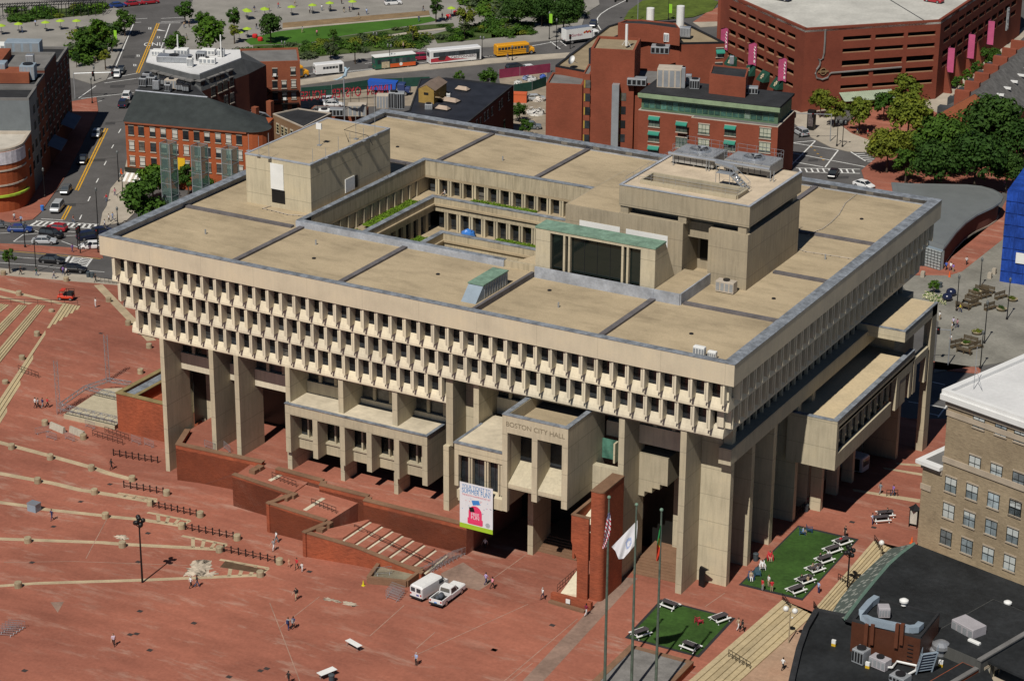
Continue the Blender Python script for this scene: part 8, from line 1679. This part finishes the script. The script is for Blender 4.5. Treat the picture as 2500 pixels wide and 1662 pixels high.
def signal(t,a,b,h_,arm,label):
 p=G(t,a,b);o=thing('traffic_signal',label,'traffic signal',p,'traffic signals');part('pole',MB().cyl(0,0,0,h_,.12,.1,6),M_gry if abs(arm)>2 else M_blk,o,local=True)
 if abs(arm)>2:part('arm',MB().tube([(0,0,h_-.2),(arm*.86,arm*.5,h_+.1)],.09,5),M_gry,o,local=True)
 for k in((.5,1.)if abs(arm)>2 else(.02,)):hd=part('signal_head',MB().box(arm*.86*k-.22,arm*.86*k+.22,arm*.5*k-.2,arm*.5*k+.2,h_-.9,h_+.3),M_blk,o,local=True);part('lens',MB().tube([(arm*.86*k,arm*.5*k-.205,h_),(arm*.86*k,arm*.5*k-.23,h_)],.1,8),paint((.4,.02,.02)),hd,local=True)
signal('a0',612,805,6.2,9,'long signal mast arm over the upper junction');signal('b0',655,730,5.2,0,'black signal post on the brick median');signal('b0',638,700,4.2,0,'second black signal post close by on the median');signal('b0',800,725,4.5,0,'signal post at the hall end of the median');signal('a18',755,1155,6.3,-8,'grey signal mast with green sign over the striped junction');signal('c18',1715,310,6.5,-4,'black signal with arm at the edge of the square');signal('a12',1190,175,6,-6,'signal mast arm over the curving road');signal('a12',640,400,3.4,0,'signal post with green box beside the school bus')
st_sign=thing('street_signs','black newsstand box on the pale pavement before the garage','kiosk',G('a18',600,1060));part('body',MB().box(-.8,.8,-.6,.6,0,4.6),M_blk,st_sign,local=True);part('poster',MB().box(-.6,.6,-.64,-.6,1.0,3.8),mat('dim_poster',(.12,.1,.1),.5,.4,2.),st_sign,local=True)
bn=MB()
for i in range(3):bn.box(-1.1,1.1,-.25+.2*i,-.1+.2*i,.42,.46)
for i in range(3):bn.box(-1.1,1.1,.33,.37,.55+.17*i,.68+.17*i)
for x in(-1,0,1):bn.box(x-.05,x+.05,-.25,.4,0,.42);bn.box(x-.04,x+.04,.34,.4,.42,1.05)
bnm=once('bench',bn,mat('bench_wood',(.10,.075,.045),.8,.2))
for a,b,g,l in((1980,1055,-10,'bench farthest back in the upper bench group'),(2030,1050,-10,'bench right of the farthest back one'),(1925,1095,-10,'bench with red flowers behind it'),(2020,1095,65,'sideways bench in the upper group'),(1895,1140,-10,'bench in the middle of the upper group'),(1840,1180,170,'bench beside the crouched person in yellow'),(1935,1165,65,'sideways bench below the middle one'),(2150,1100,65,'lone bench toward the blue building, upper'),(2065,1190,65,'lone bench toward the blue building, lower'),(1890,1465,-10,'back bench of the lower group'),(1790,1495,60,'left bench of the lower group'),(1850,1545,170,'front bench of the lower group'),(1945,1510,60,'right bench of the lower group')):
 put('bench',bnm,G('b18',a,b),'dark wooden '+l,'bench','wooden benches on the square',rad(g),1.25)
plm=once('bowl',MB().lathe(0,0,[(.5,0),(.9,.5),(.95,.6),(.8,.6)],14),M_boll)
for i,(a,b,m,l)in enumerate(((2150,1200,L_DK,'round planter with dark red flowers'),(1950,1390,L_YL,'round planter with yellow flowers'),(2240,1120,L_YL,'round planter by the blue building'),(1860,1480,L_BR,'round planter inside the lower bench group'),(1945,1060,L_DK,'round planter inside the upper bench group'))):
 o=multi('planter',[('bowl',plm)],G('b18',a,b),l,'planter','round planters on the square');c_=bpy.data.objects.new('plants',SHM[i%4]);COL.objects.link(c_);c_.parent=o;c_.location.z=.45;c_.scale=(.55,)*3;setmat(c_,0,m)
for i in range(6):
 p,q=G('b18',1545+30*i,1050+8*i),G('b18',1525+30*i,1110+8*i);fl_=MB();rg=random.Random(i)
 for k in range(60):v=p.lerp(q,rg.random())+Vector((rg.uniform(-.5,.5),rg.uniform(-.4,.4),rg.uniform(.05,.35)));fl_.add([v+Vector((.14,0,0)),v+Vector((0,.14,.04)),v-Vector((.14,0,0)),v-Vector((0,.14,0))],[(0,1,2,3)],k%2)
 single('flower_row',fl_,[L_BR,mat('cream_flowers',(.6,.58,.35),.8)],'%s row of cream flowers in the bed by the small dark cars'%('first','second','third','fourth','fifth','sixth')[i],'flowers',tuple(p),'rows of cream flowers on the square')
tree('round',tuple(G('b18',1600,1060)),.33,L_BR,'feathery green plant in the middle of the flower rows',None,1)
for a,b in((1510,925),(2055,935),(2090,900)):put('stone_post',once('stone_post',MB().box(-.35,.35,-.35,.35,0,1.1).box(-.3,.3,-.3,.3,1.1,1.2),M_walk),G('b18',a,b),{1510:'pale square stone post below the pavilion end',2055:'pale square stone post left of the blue building',2090:'pale square stone post close against the blue building'}[a],'post','pale stone posts')
M_lime2=paint((.34,.50,.03),.7);pm_=once('canopy',MB().lathe(0,0,[(1.2,2.3),(1.15,2.38),(.02,2.85)],8),M_lime2);pp_=once('pole',MB().cyl(0,0,0,2.9,.05,None,5),M_gry);tb2=once('table',MB().cyl(0,0,.7,.76,.5,None,10).cyl(0,0,0,.7,.05,None,5),M_drk)
for i,(t,a,b)in enumerate((('a0',15,285),('a0',155,270),('a0',375,258),('a0',495,245),('a0',628,245),('a0',2010,155),('a0',2160,150),('a0',2015,310),('a0',1950,340),('a6',20,165),('a6',155,145),('a6',375,130),('a6',545,115),('a6',685,98),('a6',870,85),('a6',1675,140))):
 multi('parasol',[('canopy',pm_),('pole',pp_),('table',tb2)],G(t,a,b,.1)+Vector((0,0,0)),'lime green parasol '+('at the left picture edge','second from the left edge','third from the left edge','fourth from the left edge','beside the dark pergola end','by the slender tree, left one','by the slender tree, right one','above the round lawn tree','below the one above the round lawn tree','left of the white tent board','below the white tent board','third along the stone terrace','fourth along the stone terrace','fifth along the stone terrace','before the white four-wheel drive','by the red seats at the lawn end')[i],'parasol','lime green parasols in the park')
pkg='visitors in the park';rp_=random.Random(5);cols_=[WH,RD,NV,BK,LB,PK,GR,TN];cn_=['white','red','navy','black','light blue','pink','grey','tan']
PK_=[('a0',290,215,'by the pergola'),('a0',180,270,'by the second parasol'),('a0',785,515,'on the pale pavement by the hedge'),('a0',770,520,'walking on the pale pavement by the hedge'),('a0',1500,230,'near the bright large tree'),('a0',1520,330,'beside the low tree'),('a0',1540,225,'by the kerb tree'),('a0',2090,240,'at the end of the wood deck'),('a6',70,100,'beside the white tent board'),('a6',190,95,'near the white tent board'),('a6',265,70,'seated near the terrace rail'),('a6',400,55,'at the back of the terrace'),('a6',520,110,'under the fourth terrace parasol'),('a6',620,90,'between two terrace parasols'),('a6',800,105,'on the terrace step'),('a6',845,100,'next to the one on the terrace step'),('a6',985,120,'on the wood deck'),('a6',920,155,'at the front of the wood deck'),('a6',780,35,'at the back by the white four-wheel drive'),('a6',1445,95,'at the far end of the deck'),('a6',462,270,'standing on the lawn'),('a6',580,295,'sunbathing on the lawn'),('a6',1410,180,'at the far end of the lawn'),('a6',1600,160,'by the red seats'),('a6',1630,180,'in front of the red seats'),('a6',1660,165,'near the parasol by the red seats'),('a6',1715,130,'behind the red seats'),('a6',1283,400,'on the pavement above the white coach'),('a6',2135,490,'by the bike rack beside the school bus'),('a18',975,1100,'under the trees, left one'),('a18',1060,1115,'in red under the trees'),('a18',2175,230+1300,'below the market trees'),('a6',690,90,'under the fifth terrace parasol')]
for i,(t,a,b,l)in enumerate(PK_):
 k=rp_.randrange(8);k=1 if 'in red' in l else k;person(t,a,b,('stand','walk','walk2')[i%3],rp_.uniform(0,360),cols_[k],(BK,JN,KH)[i%3],'person in %s top %s'%(cn_[k],l.replace('in red ','')),i%4,i%3,.12,group=pkg)
for a,b,l in((75,310,'red block seat on the lawn, upper'),(118,335,'red low seat on the lawn beside the block seat'),(1775,135,'large red drum seat by the path'),(1650,150,'red seat by the parasol at the lawn end'),(1710,120,'red seat behind the parasol at the lawn end')):
 p=G('a6',a,b,.15);single('red_stool',MB().lathe(0,0,[(.6,0),(.7,.2),(.7,.8),(.5,1.0)],10),paint((.6,.03,.03)),l,'seat',tuple(p),'red seats in the park',0,False,False)
pgl=thing('pergola','long dark steel pergola at the top left of the park','pergola',G('a0',0,170));A,B=G('a0',-60,175),G('a0',840,130);mb=MB()
for k in(0,3):
 off=Vector((-k*.5,k,0))
 for i in range(16):q=A.lerp(B,i/15)+off;part('post',MB().cyl(q.x,q.y,q.z,q.z+3.6,.1,None,5),M_drk,pgl)
 mb.tube([A+off+Vector((0,0,3.6)),B+off+Vector((0,0,3.6))],.14,4)
for i in range(46):q=A.lerp(B,i/45)+Vector((0,0,3.75));mb.tube([q+Vector((.3,-.6,0)),q+Vector((-1.8,3.6,0))],.07,4)
part('beam',mb,M_drk,pgl)
def screen(label,pts,m,h_=2.2):
 o=thing('site_fence',label,'fence',pts[0],'site fences');mb=MB()
 for p,q in zip(pts,pts[1:]):mb.prism([tuple(v)for v in strip(p,q,.08)],[gh(p.x,p.y)]*2+[gh(q.x,q.y)]*2,[gh(p.x,p.y)+h_]*2+[gh(q.x,q.y)+h_]*2)
 part('screen',mb,m,o)
 for p in pts:part('post',MB().cyl(p.x,p.y,p.z,p.z+h_+.1,.06,None,5),M_gry,o)
M_gsc=mat('green_screen',(.015,.06,.045),.8,.2,.6)
sheets('site_ground',[[P2('a6',*q)for q in((450,740),(1480,690),(1480,860),(450,880))],[P2('a12',*q)for q in((60,640),(450,590),(450,1100),(180,1100))]],.005,mat('site_dirt',(.30,.25,.19),.95,.25,.3))
screen('long green screened fence along the bus street side of the site',[G('a6',a,b)for a,b in((450,790),(700,770),(1040,720),(1280,710),(1500,700))],M_gsc);screen('green screened fence at the right-hand part of the site',[G('a12',a,b)for a,b in((180,765),(330,740),(445,700))],M_gsc);screen('dark red screened fence along the far side of the site',[G('a12',a,b)for a,b in((60,640),(230,620),(480,590))],mat('red_screen',(.22,.03,.07),.8,.2))
p=G('a12',232,830);o=thing('waste_skip','orange waste container inside the site','container',p,None,.4);part('body',MB().prism([(-1.6,-1),(1.6,-1),(1.6,1),(-1.6,1)],0,2.2),paint((.6,.12,.04),.6),o,local=True);part('rib',MB().box(-1.65,1.65,-1.05,1.05,1.9,2.05),paint((.5,.1,.03),.6),o,local=True)
for i,(a,b,c_,dx,l)in enumerate(((330,660,(.5,.5,.5),2.5,'heap of white sheeting at the site, larger one'),(280,650,(.2,.25,.4),1.6,'blue-grey heap at the site'),(420,640,(.04,.1,.4),1.5,'blue tarpaulin heap at the site'),(215,690,(.6,.6,.58),1.6,'small white heap behind the green fence'),(380,820,(.6,.55,.5),3.0,'row of white site barriers'),(360,930,(.6,.58,.55),4.0,'pale concrete barrier below the site'))):
 p=G('a12',a,b);rg=random.Random(i);mb=MB();leaves(mb,(0,0,.5),dx*.55,60,.55,rg,.5);mb.lathe(0,0,[(dx*.5,0),(dx*.45,.5),(.05,1.0)],8);single('site_heap',mb,paint(c_,.8),l,'heap',tuple(p),'heaps of building material',0,False,False)
def flag(name,label,t,pts_l,pts_r,cols,mats,pole_y):
 0
 o=thing(name,label,'flag',PY(t,*pts_r[0],pole_y),'flags on the three poles');nu,nv=18,26;mb=MB()
 def smp(pts,v):k=v*(len(pts)-1);i=min(int(k),len(pts)-2);f=k-i;return pts[i][0]+(pts[i+1][0]-pts[i][0])*f,pts[i][1]+(pts[i+1][1]-pts[i][1])*f
 gr=[]
 for j in range(nv+1):
  (la,lb),(ra,rb_)=smp(pts_l,j/nv),smp(pts_r,j/nv)
  for i in range(nu+1):u=i/nu;gr.append(PY(t,la+(ra-la)*u,lb+(rb_-lb)*u,pole_y+.28*(1-u)*math.sin(u*7+j*.3)-.5*(1-u)))
 for j in range(nv):
  for i in range(nu):a_=j*(nu+1)+i;mb.f.append((a_,a_+1,a_+nu+2,a_+nu+1));mb.m.append(cols((i+.5)/nu,(j+.5)/nv))
 mb.v=[tuple(v)for v in gr];part('cloth',mb,mats,o,smooth=True)
PYL=-25.
for x,ztop,l in((92.75,27.8,'left flagpole with the striped flag'),(96.25,27.7,'middle flagpole with the white flag'),(99.4,27.8,'right flagpole with the green and red flag')):
 o=thing('flagpole',l,'flagpole',(x,PYL,2.4),'three tall green flagpoles');part('pole',MB().cyl(0,0,0,ztop-2.4,.2,.1,10),mat('weathered_copper',(.09,.12,.095),.6,.3,1.),o,local=True);part('finial',MB().ball((0,0,ztop-2.25),.22,8),M_cop,o,local=True)
fw,fr_,fb,fg_=mat('flag_white',(.72,.72,.75),.8,.03),mat('flag_red',(.5,.02,.05),.8,.05),mat('flag_blue',(.03,.045,.2),.8,.05),mat('flag_green',(.02,.25,.07),.8,.05)
flag('national_flag','hanging red and white striped flag with starred blue corner','d12',[(945,205),(930,300),(918,390),(902,490)],[(962,190),(972,250),(970,340),(950,440),(935,480)],lambda u,v:(2 if(int(v*26)+int(u*18))%4 else 0)if v<.2 and u>.05 else(1 if int((v*1.6+(1-u)*.35)*11)%2 else 0),[fw,fr_,fb],PYL)
flag('city_flag','white flag with pale blue emblem blowing out to the left','d12',[(978,475),(1010,510),(1035,575),(1075,570)],[(1188,258),(1188,320),(1182,400),(1176,450)],lambda u,v:1 if(.42<u<.72 and.35<v<.75 and((u-.57)/.15)**2+((v-.55)/.2)**2<1 and((u-.57)/.15)**2+((v-.55)/.2)**2>.25)else 0,[fw,mat('pale_blue_emblem',(.35,.42,.62),.8)],PYL)
flag('national_flag','hanging green and red flag with yellow centre','d12',[(1372,300),(1358,380),(1345,470),(1342,590)],[(1380,300),(1380,400),(1378,480),(1372,560),(1355,590)],lambda u,v:2 if(u-.5)**2*4+((v-.45)*5)**2<.35 else(0 if v+(u-.5)*.2<.52 else 1),[fg_,mat('flag_bright_red',(.6,.05,.02),.8),mat('flag_yellow',(.65,.5,.02),.8)],PYL)
YB2_=-4.35;q4=[PY('d6',a,b,YB2_)for a,b in((1738,0),(2012,60),(1970,365),(1716,300))];tl=PY('c6',1742,1250,YB2_);tr=PY('c6',2012,1308,YB2_);bl2,br2=q4[3],q4[2]
bn_=thing('summer_banner','large printed banner hung from the bay beside the entrance hood','banner',tl);xw=(tr.x-tl.x);zt2,zb2=(tl.z+tr.z)/2,(bl2 .z+br2 .z)/2;x0=tl.x+.02
bp2=lambda x,z:(x0+x*xw,z)
def bquad(nm,xa,xb,za,zb,m,d=.0):return part(nm,MB().box(x0+xa*xw,x0+xb*xw,YB2_-d-.02,YB2_-d,zt2+(zb2-zt2)*zb,zt2+(zb2-zt2)*za),m,bn_)
bquad('sheet',0,1,0,1,fw);bquad('green_strip',0,1,.9,1,paint((.35,.55,.02),.7),.025)
H_=zt2-zb2
for tx,y_,sz_,c_ in(('YOUR TICKET TO',.085,.125,(.04,.22,.5)),('SUMMER FUN!',.18,.145,(.04,.22,.5)),('THE BOSTON SUMMER BUCKET LIST',.265,.05,(.7,.15,.2)),('FREE',.66,.10,None),('FUN',.735,.10,None)):
 me_=text_part('lettering',tx,H_*sz_,paint(c_,.7)if c_ else fw,bn_,(x0+xw*(.5 if c_ else.47),YB2_-.034-.02*(not c_),zt2-H_*y_),(1,0,0),(0,0,1),.004);w_=max(v.co.x for v in me_.data.vertices)-min(v.co.x for v in me_.data.vertices);mx=xw*(.86 if c_ else.24);k=mx/w_;cx=x0+xw*(.5 if c_ else.47)-wloc(bn_).x
 for v in me_.data.vertices:v.co.x=cx+(v.co.x-cx)*k
M_pk2=paint((.75,.04,.14),.6);bquad('backpack_picture',.27,.67,.6,.88,M_pk2,.03);part('backpack_picture',MB().tube([(x0+.47*xw,YB2_-.025,zt2-H_*.62),(x0+.47*xw,YB2_-.052,zt2-H_*.62)],.2*xw,16),M_pk2,bn_);bquad('backpack_picture',.24,.7,.75,.87,M_pk2,.031)
part('ticket_picture',MB().add([(x0+xw*a,YB2_-.035,zt2-H_*b)for a,b in((.36,.36),(.58,.33),(.62,.42),(.40,.46))],[(3,2,1,0)]),paint((.04,.22,.6),.6),bn_);part('hat_picture',MB().add([(x0+xw*a,YB2_-.056,zt2-H_*b)for a,b in((.28,.52),(.42,.5),(.46,.6),(.32,.62))],[(3,2,1,0)]),M_blk,bn_)
rg=random.Random(3)
for i in range(26):a,b=rg.uniform(.06,.94),rg.uniform(.31,.62);part('confetti',MB().add([(x0+xw*(a+d_),YB2_-.045,zt2-H_*(b+e_))for d_,e_ in((0,0),(.025,.006),(.02,.018),(-.005,.012))],[(3,2,1,0)]),paint(((.3,.45,.75),(.8,.3,.3),(.3,.3,.35))[i%3],.7),bn_)
part('round_mark',MB().tube([(x0+.85*xw,YB2_-.021,zt2-H_*.83),(x0+.85*xw,YB2_-.03,zt2-H_*.83)],.07*xw,14),mat('grey_print',(.4,.42,.45),.7),bn_)
rgp='fittings on the hall roof'
vb=thing('roof_ventilator','grey louvred ventilator with green copper top on the front roof','ventilator',PZ('b6',2000,1500,ZR))
vx0,vx1=55.0,58.6;part('casing',MB().box(vx0+.9,vx1-.5,6.6,13.2,ZR,ZR+1.9),M_bluegrey,vb);part('copper_top',MB().box(vx0+.8,vx1-.4,6.5,13.3,ZR+1.9,ZR+2.05),M_cop,vb);part('sloped_end',MB().add([(x,y,z)for x in(vx0+.9,vx1-.5)for y,z in((4.6,ZR),(6.598,ZR+1.85),(6.598,ZR))],[(0,1,2),(5,4,3),(0,3,4,1),(1,4,5,2),(2,5,3,0)]),M_bluegrey,vb)
part('slat',(lambda m:[m.box(vx0+.86,vx1-.46,6.9+.7*i,7.1+.7*i,ZR+.1,ZR+1.8)for i in range(9)]and m)(MB()),M_gry,vb)
def cond(label,t,a,b,dx,dy,dz,rz=0.,z=None):unit('condenser',label,t,a,b,ZR+.02 if z is None else z,dx,dy,dz,M_wht if dx<2 else M_sill,'condenser',rz,dx>2,rgp)
cond('white condenser near the front right-hand roof corner, larger one','c12',1692,235,1.5,.7,1.4);cond('white condenser near the front right-hand roof corner, smaller one','c12',1797,250,1.1,.6,1.0);cond('beige twin-fan condenser on legs beside the plant block','b12',1910,1375,2.6,1.3,1.6,0)
def aerial(label,t,a,b,z,h_,r=.035,panel=False):
 p=PZ(t,a,b,z);o=thing('aerial',label,'aerial',p,'aerials on the roof house');part('mast',MB().cyl(0,0,0,h_,r,None,5),M_gry,o,local=True);part('base',MB().box(-.3,.3,-.3,.3,0,.1),M_gry,o,local=True)
 if panel:part('panel',MB().box(-.45,.45,-.12,.12,h_-.9,h_),M_wht,o,local=True)
ZP=42.82
for a,b,h_,l in((25,1230,2.6,'aerial at the left corner of the roof house'),(108,1270,3.0,'aerial second from the left corner of the roof house'),(190,1290,3.8,'aerial above the white panel of the roof house'),(546,1330,2.2,'aerial at the near corner of the roof house'),(652,1290,1.6,'short white-tipped aerial on the right-hand edge of the roof house'),(755,1240,2.4,'white-tipped aerial on the right-hand edge of the roof house'),(850,1195,2.2,'dark aerial half-way along the roof house edge'),(960,1150,2.0,'dark aerial toward the far end of the roof house edge'),(1053,1105,6.8,'tallest white aerial at the far end of the roof house'),(898,1135,4.2,'slim stayed aerial behind the roof house edge')):aerial(l,'a6',a,b,ZP,h_)
aerial('aerial with square white panel on weighted base on the roof house','a6',600,1185,ZP,3.4,.06,True)
p=PZ('a6',840,1160,ZP);single('aerial_boom',MB().tube([p,p+Vector((-1.2,.6,1.6)),p+Vector((2.4,1.5,1.0))],.05,4).tube([p+Vector((-1.2,.6,1.6)),p+Vector((1.5,2.4,3.0))],.04,4).tube([p+Vector((2.4,1.5,1.0)),p+Vector((4.2,0,.2))],.04,4),M_drk,'bent dark aerial boom lying across the roof house','aerial',tuple(p),'aerials on the roof house')
def cable(label,t,pts,z=ZR+.08):
 w_=[PZ(t,a,b,z)for a,b in pts];o=thing('roof_cable',label,'cable',w_[0],rgp);part('line',MB().tube(w_,.07,5),M_sill,o)
 tot=[(w_[i].lerp(w_[i+1],k/3))for i in range(len(w_)-1)for k in range(3)];bb=MB();[bb.box(q.x-.1,q.x+.1,q.y-.1,q.y+.1,z-.08,z)for q in tot];part('support',bb,M_drk,o)
cable('pale cable line on blocks curving from the far parapet','b18',[(600,185),(760,205),(980,240),(880,320),(830,410),(760,480),(690,530),(630,550),(570,585)]);cable('pale cable line on blocks beside the plant block','b18',[(490,690),(560,715),(760,745),(980,780)]);cable('pale cable line before the roof house','b6',[(235,1000),(140,1030),(250,1055),(340,1080),(480,1090)])
zb3=47.08
for a,l,x0,x1,y0,y1 in((0,'left cooling tower with round fan on the plant block',69.6,75.8,39.2,43.9),(1,'right cooling tower with round fan on the plant block',77.2,84.0,39.6,44.2)):
 o=thing('cooling_tower',l,'cooling tower',((x0+x1)/2,(y0+y1)/2,zb3),rgp);part('casing',MB().box(x0,x1,y0,y1,zb3+.35,zb3+1.7),mat('tower_grey',(.32,.31,.29),.6,.15),o);part('deck',MB().box(x0+.15,x1-.15,y0+.15,y1-.15,zb3+1.7,zb3+1.76),mat('tower_deck',(.25,.26,.28),.5,.2),o);cx,cy=(x0+x1)/2,(y0+y1)/2
 fn=part('fan_ring',MB().lathe(cx,cy,[(1.6,zb3+1.77),(1.5,zb3+2.1),(1.4,zb3+2.1),(1.4,zb3+1.8)],18),M_galv,o);bm2=MB()
 for i in range(6):g=i*math.pi/3;bm2 .add([(cx+r_*math.cos(g+d_),cy+r_*math.sin(g+d_),zb3+1.95+.1*(d_>0))for r_,d_ in((.2,0),(1.3,-.15),(1.3,.2),(.2,.5))],[(0,1,2,3)])
 part('blade',bm2,M_drk,fn);lg=MB();[lg.box(x-.12,x+.12,y-.12,y+.12,zb3,zb3+.348)for x in(x0+.4,cx,x1-.4)for y in(y0+.4,y1-.4)];part('leg',lg,M_gry,o);part('seam',(lambda m:[m.box(x0+.9*i,x0+.9*i+.06,y0-.02,y0,zb3+.4,zb3+1.65)for i in range(1,7)]and m)(MB()),M_drk,o)
 rr_=[(x0,y0,zb3+1.76),(x1,y0,zb3+1.76),(x1,y1,zb3+1.76),(x0,y1,zb3+1.76),(x0,y0,zb3+1.76)];rl=MB()
 for k in(.5,1.05):rl.tube([(x,y,z+k)for x,y,z in rr_],.025,4)
 for(xa,ya,z),(xb,yb,_)in zip(rr_,rr_[1:]):[rl.tube([(xa+(xb-xa)*i/5,ya+(yb-ya)*i/5,z),(xa+(xb-xa)*i/5,ya+(yb-ya)*i/5,z+1.05)],.025,4)for i in range(5)]
 part('guard_rail',rl,M_galv,o)
single('water_pipe',MB().tube([(69.2,38.8,zb3+1.6),(84.3,38.8,zb3+1.6)],.24,8).tube([(76.6,38.4,zb3+1.5),(79.6,37.4,zb3+1.5),(80.2,37.2,zb3+1.2),(80.3,37.1,zb3)],.36,8),M_galv,'silver water pipe running in front of both cooling towers','pipe',(69.2,36.6,zb3),rgp)
single('pipe_rack',(lambda m:[m.tube([(x,38.6,zb3),(x,38.6,zb3+1.5)],.06,4)for x in(70,75,75.4,77.8,78.2,79,79.5,84.5,85)]and m)(MB()),M_gry,'rack of upright steel posts carrying the silver pipe','pipe rack',(77,36.4,zb3),rgp)
zz_=[PZ('b12',a,b,zb3)for a,b in((1960,520),(2085,590))];rsb=thing('roof_stair','grey steel stair and landing beside the pit on the plant block','stair',(82,33,zb3),rgp);mb=MB()
for i in range(7):mb.box(81.0+.35*i,81.35+.35*i,32.9,34.1,zb3+1.9-.28*i,zb3+1.96-.28*i)
for y in(32.9,34.1):mb.tube([(81,y,zb3+1.9),(83.5,y,zb3)],.09,4);mb.tube([(79,y,zb3+2.9),(81,y,zb3+2.9),(83.5,y,zb3+1.0)],.04,4)
mb.box(79,81,32.9,34.1,zb3+1.86,zb3+1.92);[mb.cyl(x,y,zb3,zb3+2.9,.04,None,4)for x in(79,81)for y in(32.9,34.1)];part('flight',mb,M_gry,rsb)
rail('guard_rail','thin guard rail round the pit on the plant block',[(69.5,28.9,zb3+.5),(84,28.9,zb3+.5),(84,32.9,zb3+.5)],.9,M_galv,9,rgp,.022);rail('guard_rail','thin guard rail along the left edge of the plant block',[(68,28,zb3),(68,44,zb3)],.95,M_galv,8,rgp,.022)
def turfbed(label,x0,x1,y0,y1,z,red=False):
 mb=MB();rg=random.Random(int(x0*7));n=int((x1-x0)*(y1-y0)*22)
 mb.box(x0,x1,y0,y1,z,z+.25)
 for _ in range(n):leaves(mb,(rg.uniform(x0,x1),rg.uniform(y0,y1),z+.3),.25,2,.16,rg,.6)
 single('roof_garden',mb,mat('court_green',(.11,.19,.012),.9,.3,1.),label,'planting',((x0+x1)/2,(y0+y1)/2,z),'green roof beds on the court terraces')
turfbed('large green bed on the left-hand upper court terrace',21.9,23.9,34,47.5,31.55);turfbed('small green bed farther down the left-hand upper terrace',22.0,23.4,29.5,31.5,31.5);turfbed('tiny green bed at the near end of the left-hand upper terrace',22.0,23.4,25.0,26.6,31.5);turfbed('long green bed on the far upper court terrace',30.5,41.5,50.7,52.3,31.6);turfbed('green bed on the left-hand lower court terrace',25.8,27.9,36.5,43.5,27.5);turfbed('long green bed on the far lower court terrace',37.0,50.5,46.8,48.5,27.6)
p=PZ('b6',1810,1250,27.3);mb=MB();leaves(mb,(0,0,.5),.9,30,.5,random.Random(2),.5);mb.lathe(0,0,[(1.2,0),(1.0,.6),(.05,1.1)],9);single('tarpaulin_heap',mb,paint((.05,.2,.6),.6),'bright blue tarpaulin heap on the lower court terrace','tarpaulin',tuple(p),None,0,False,False)
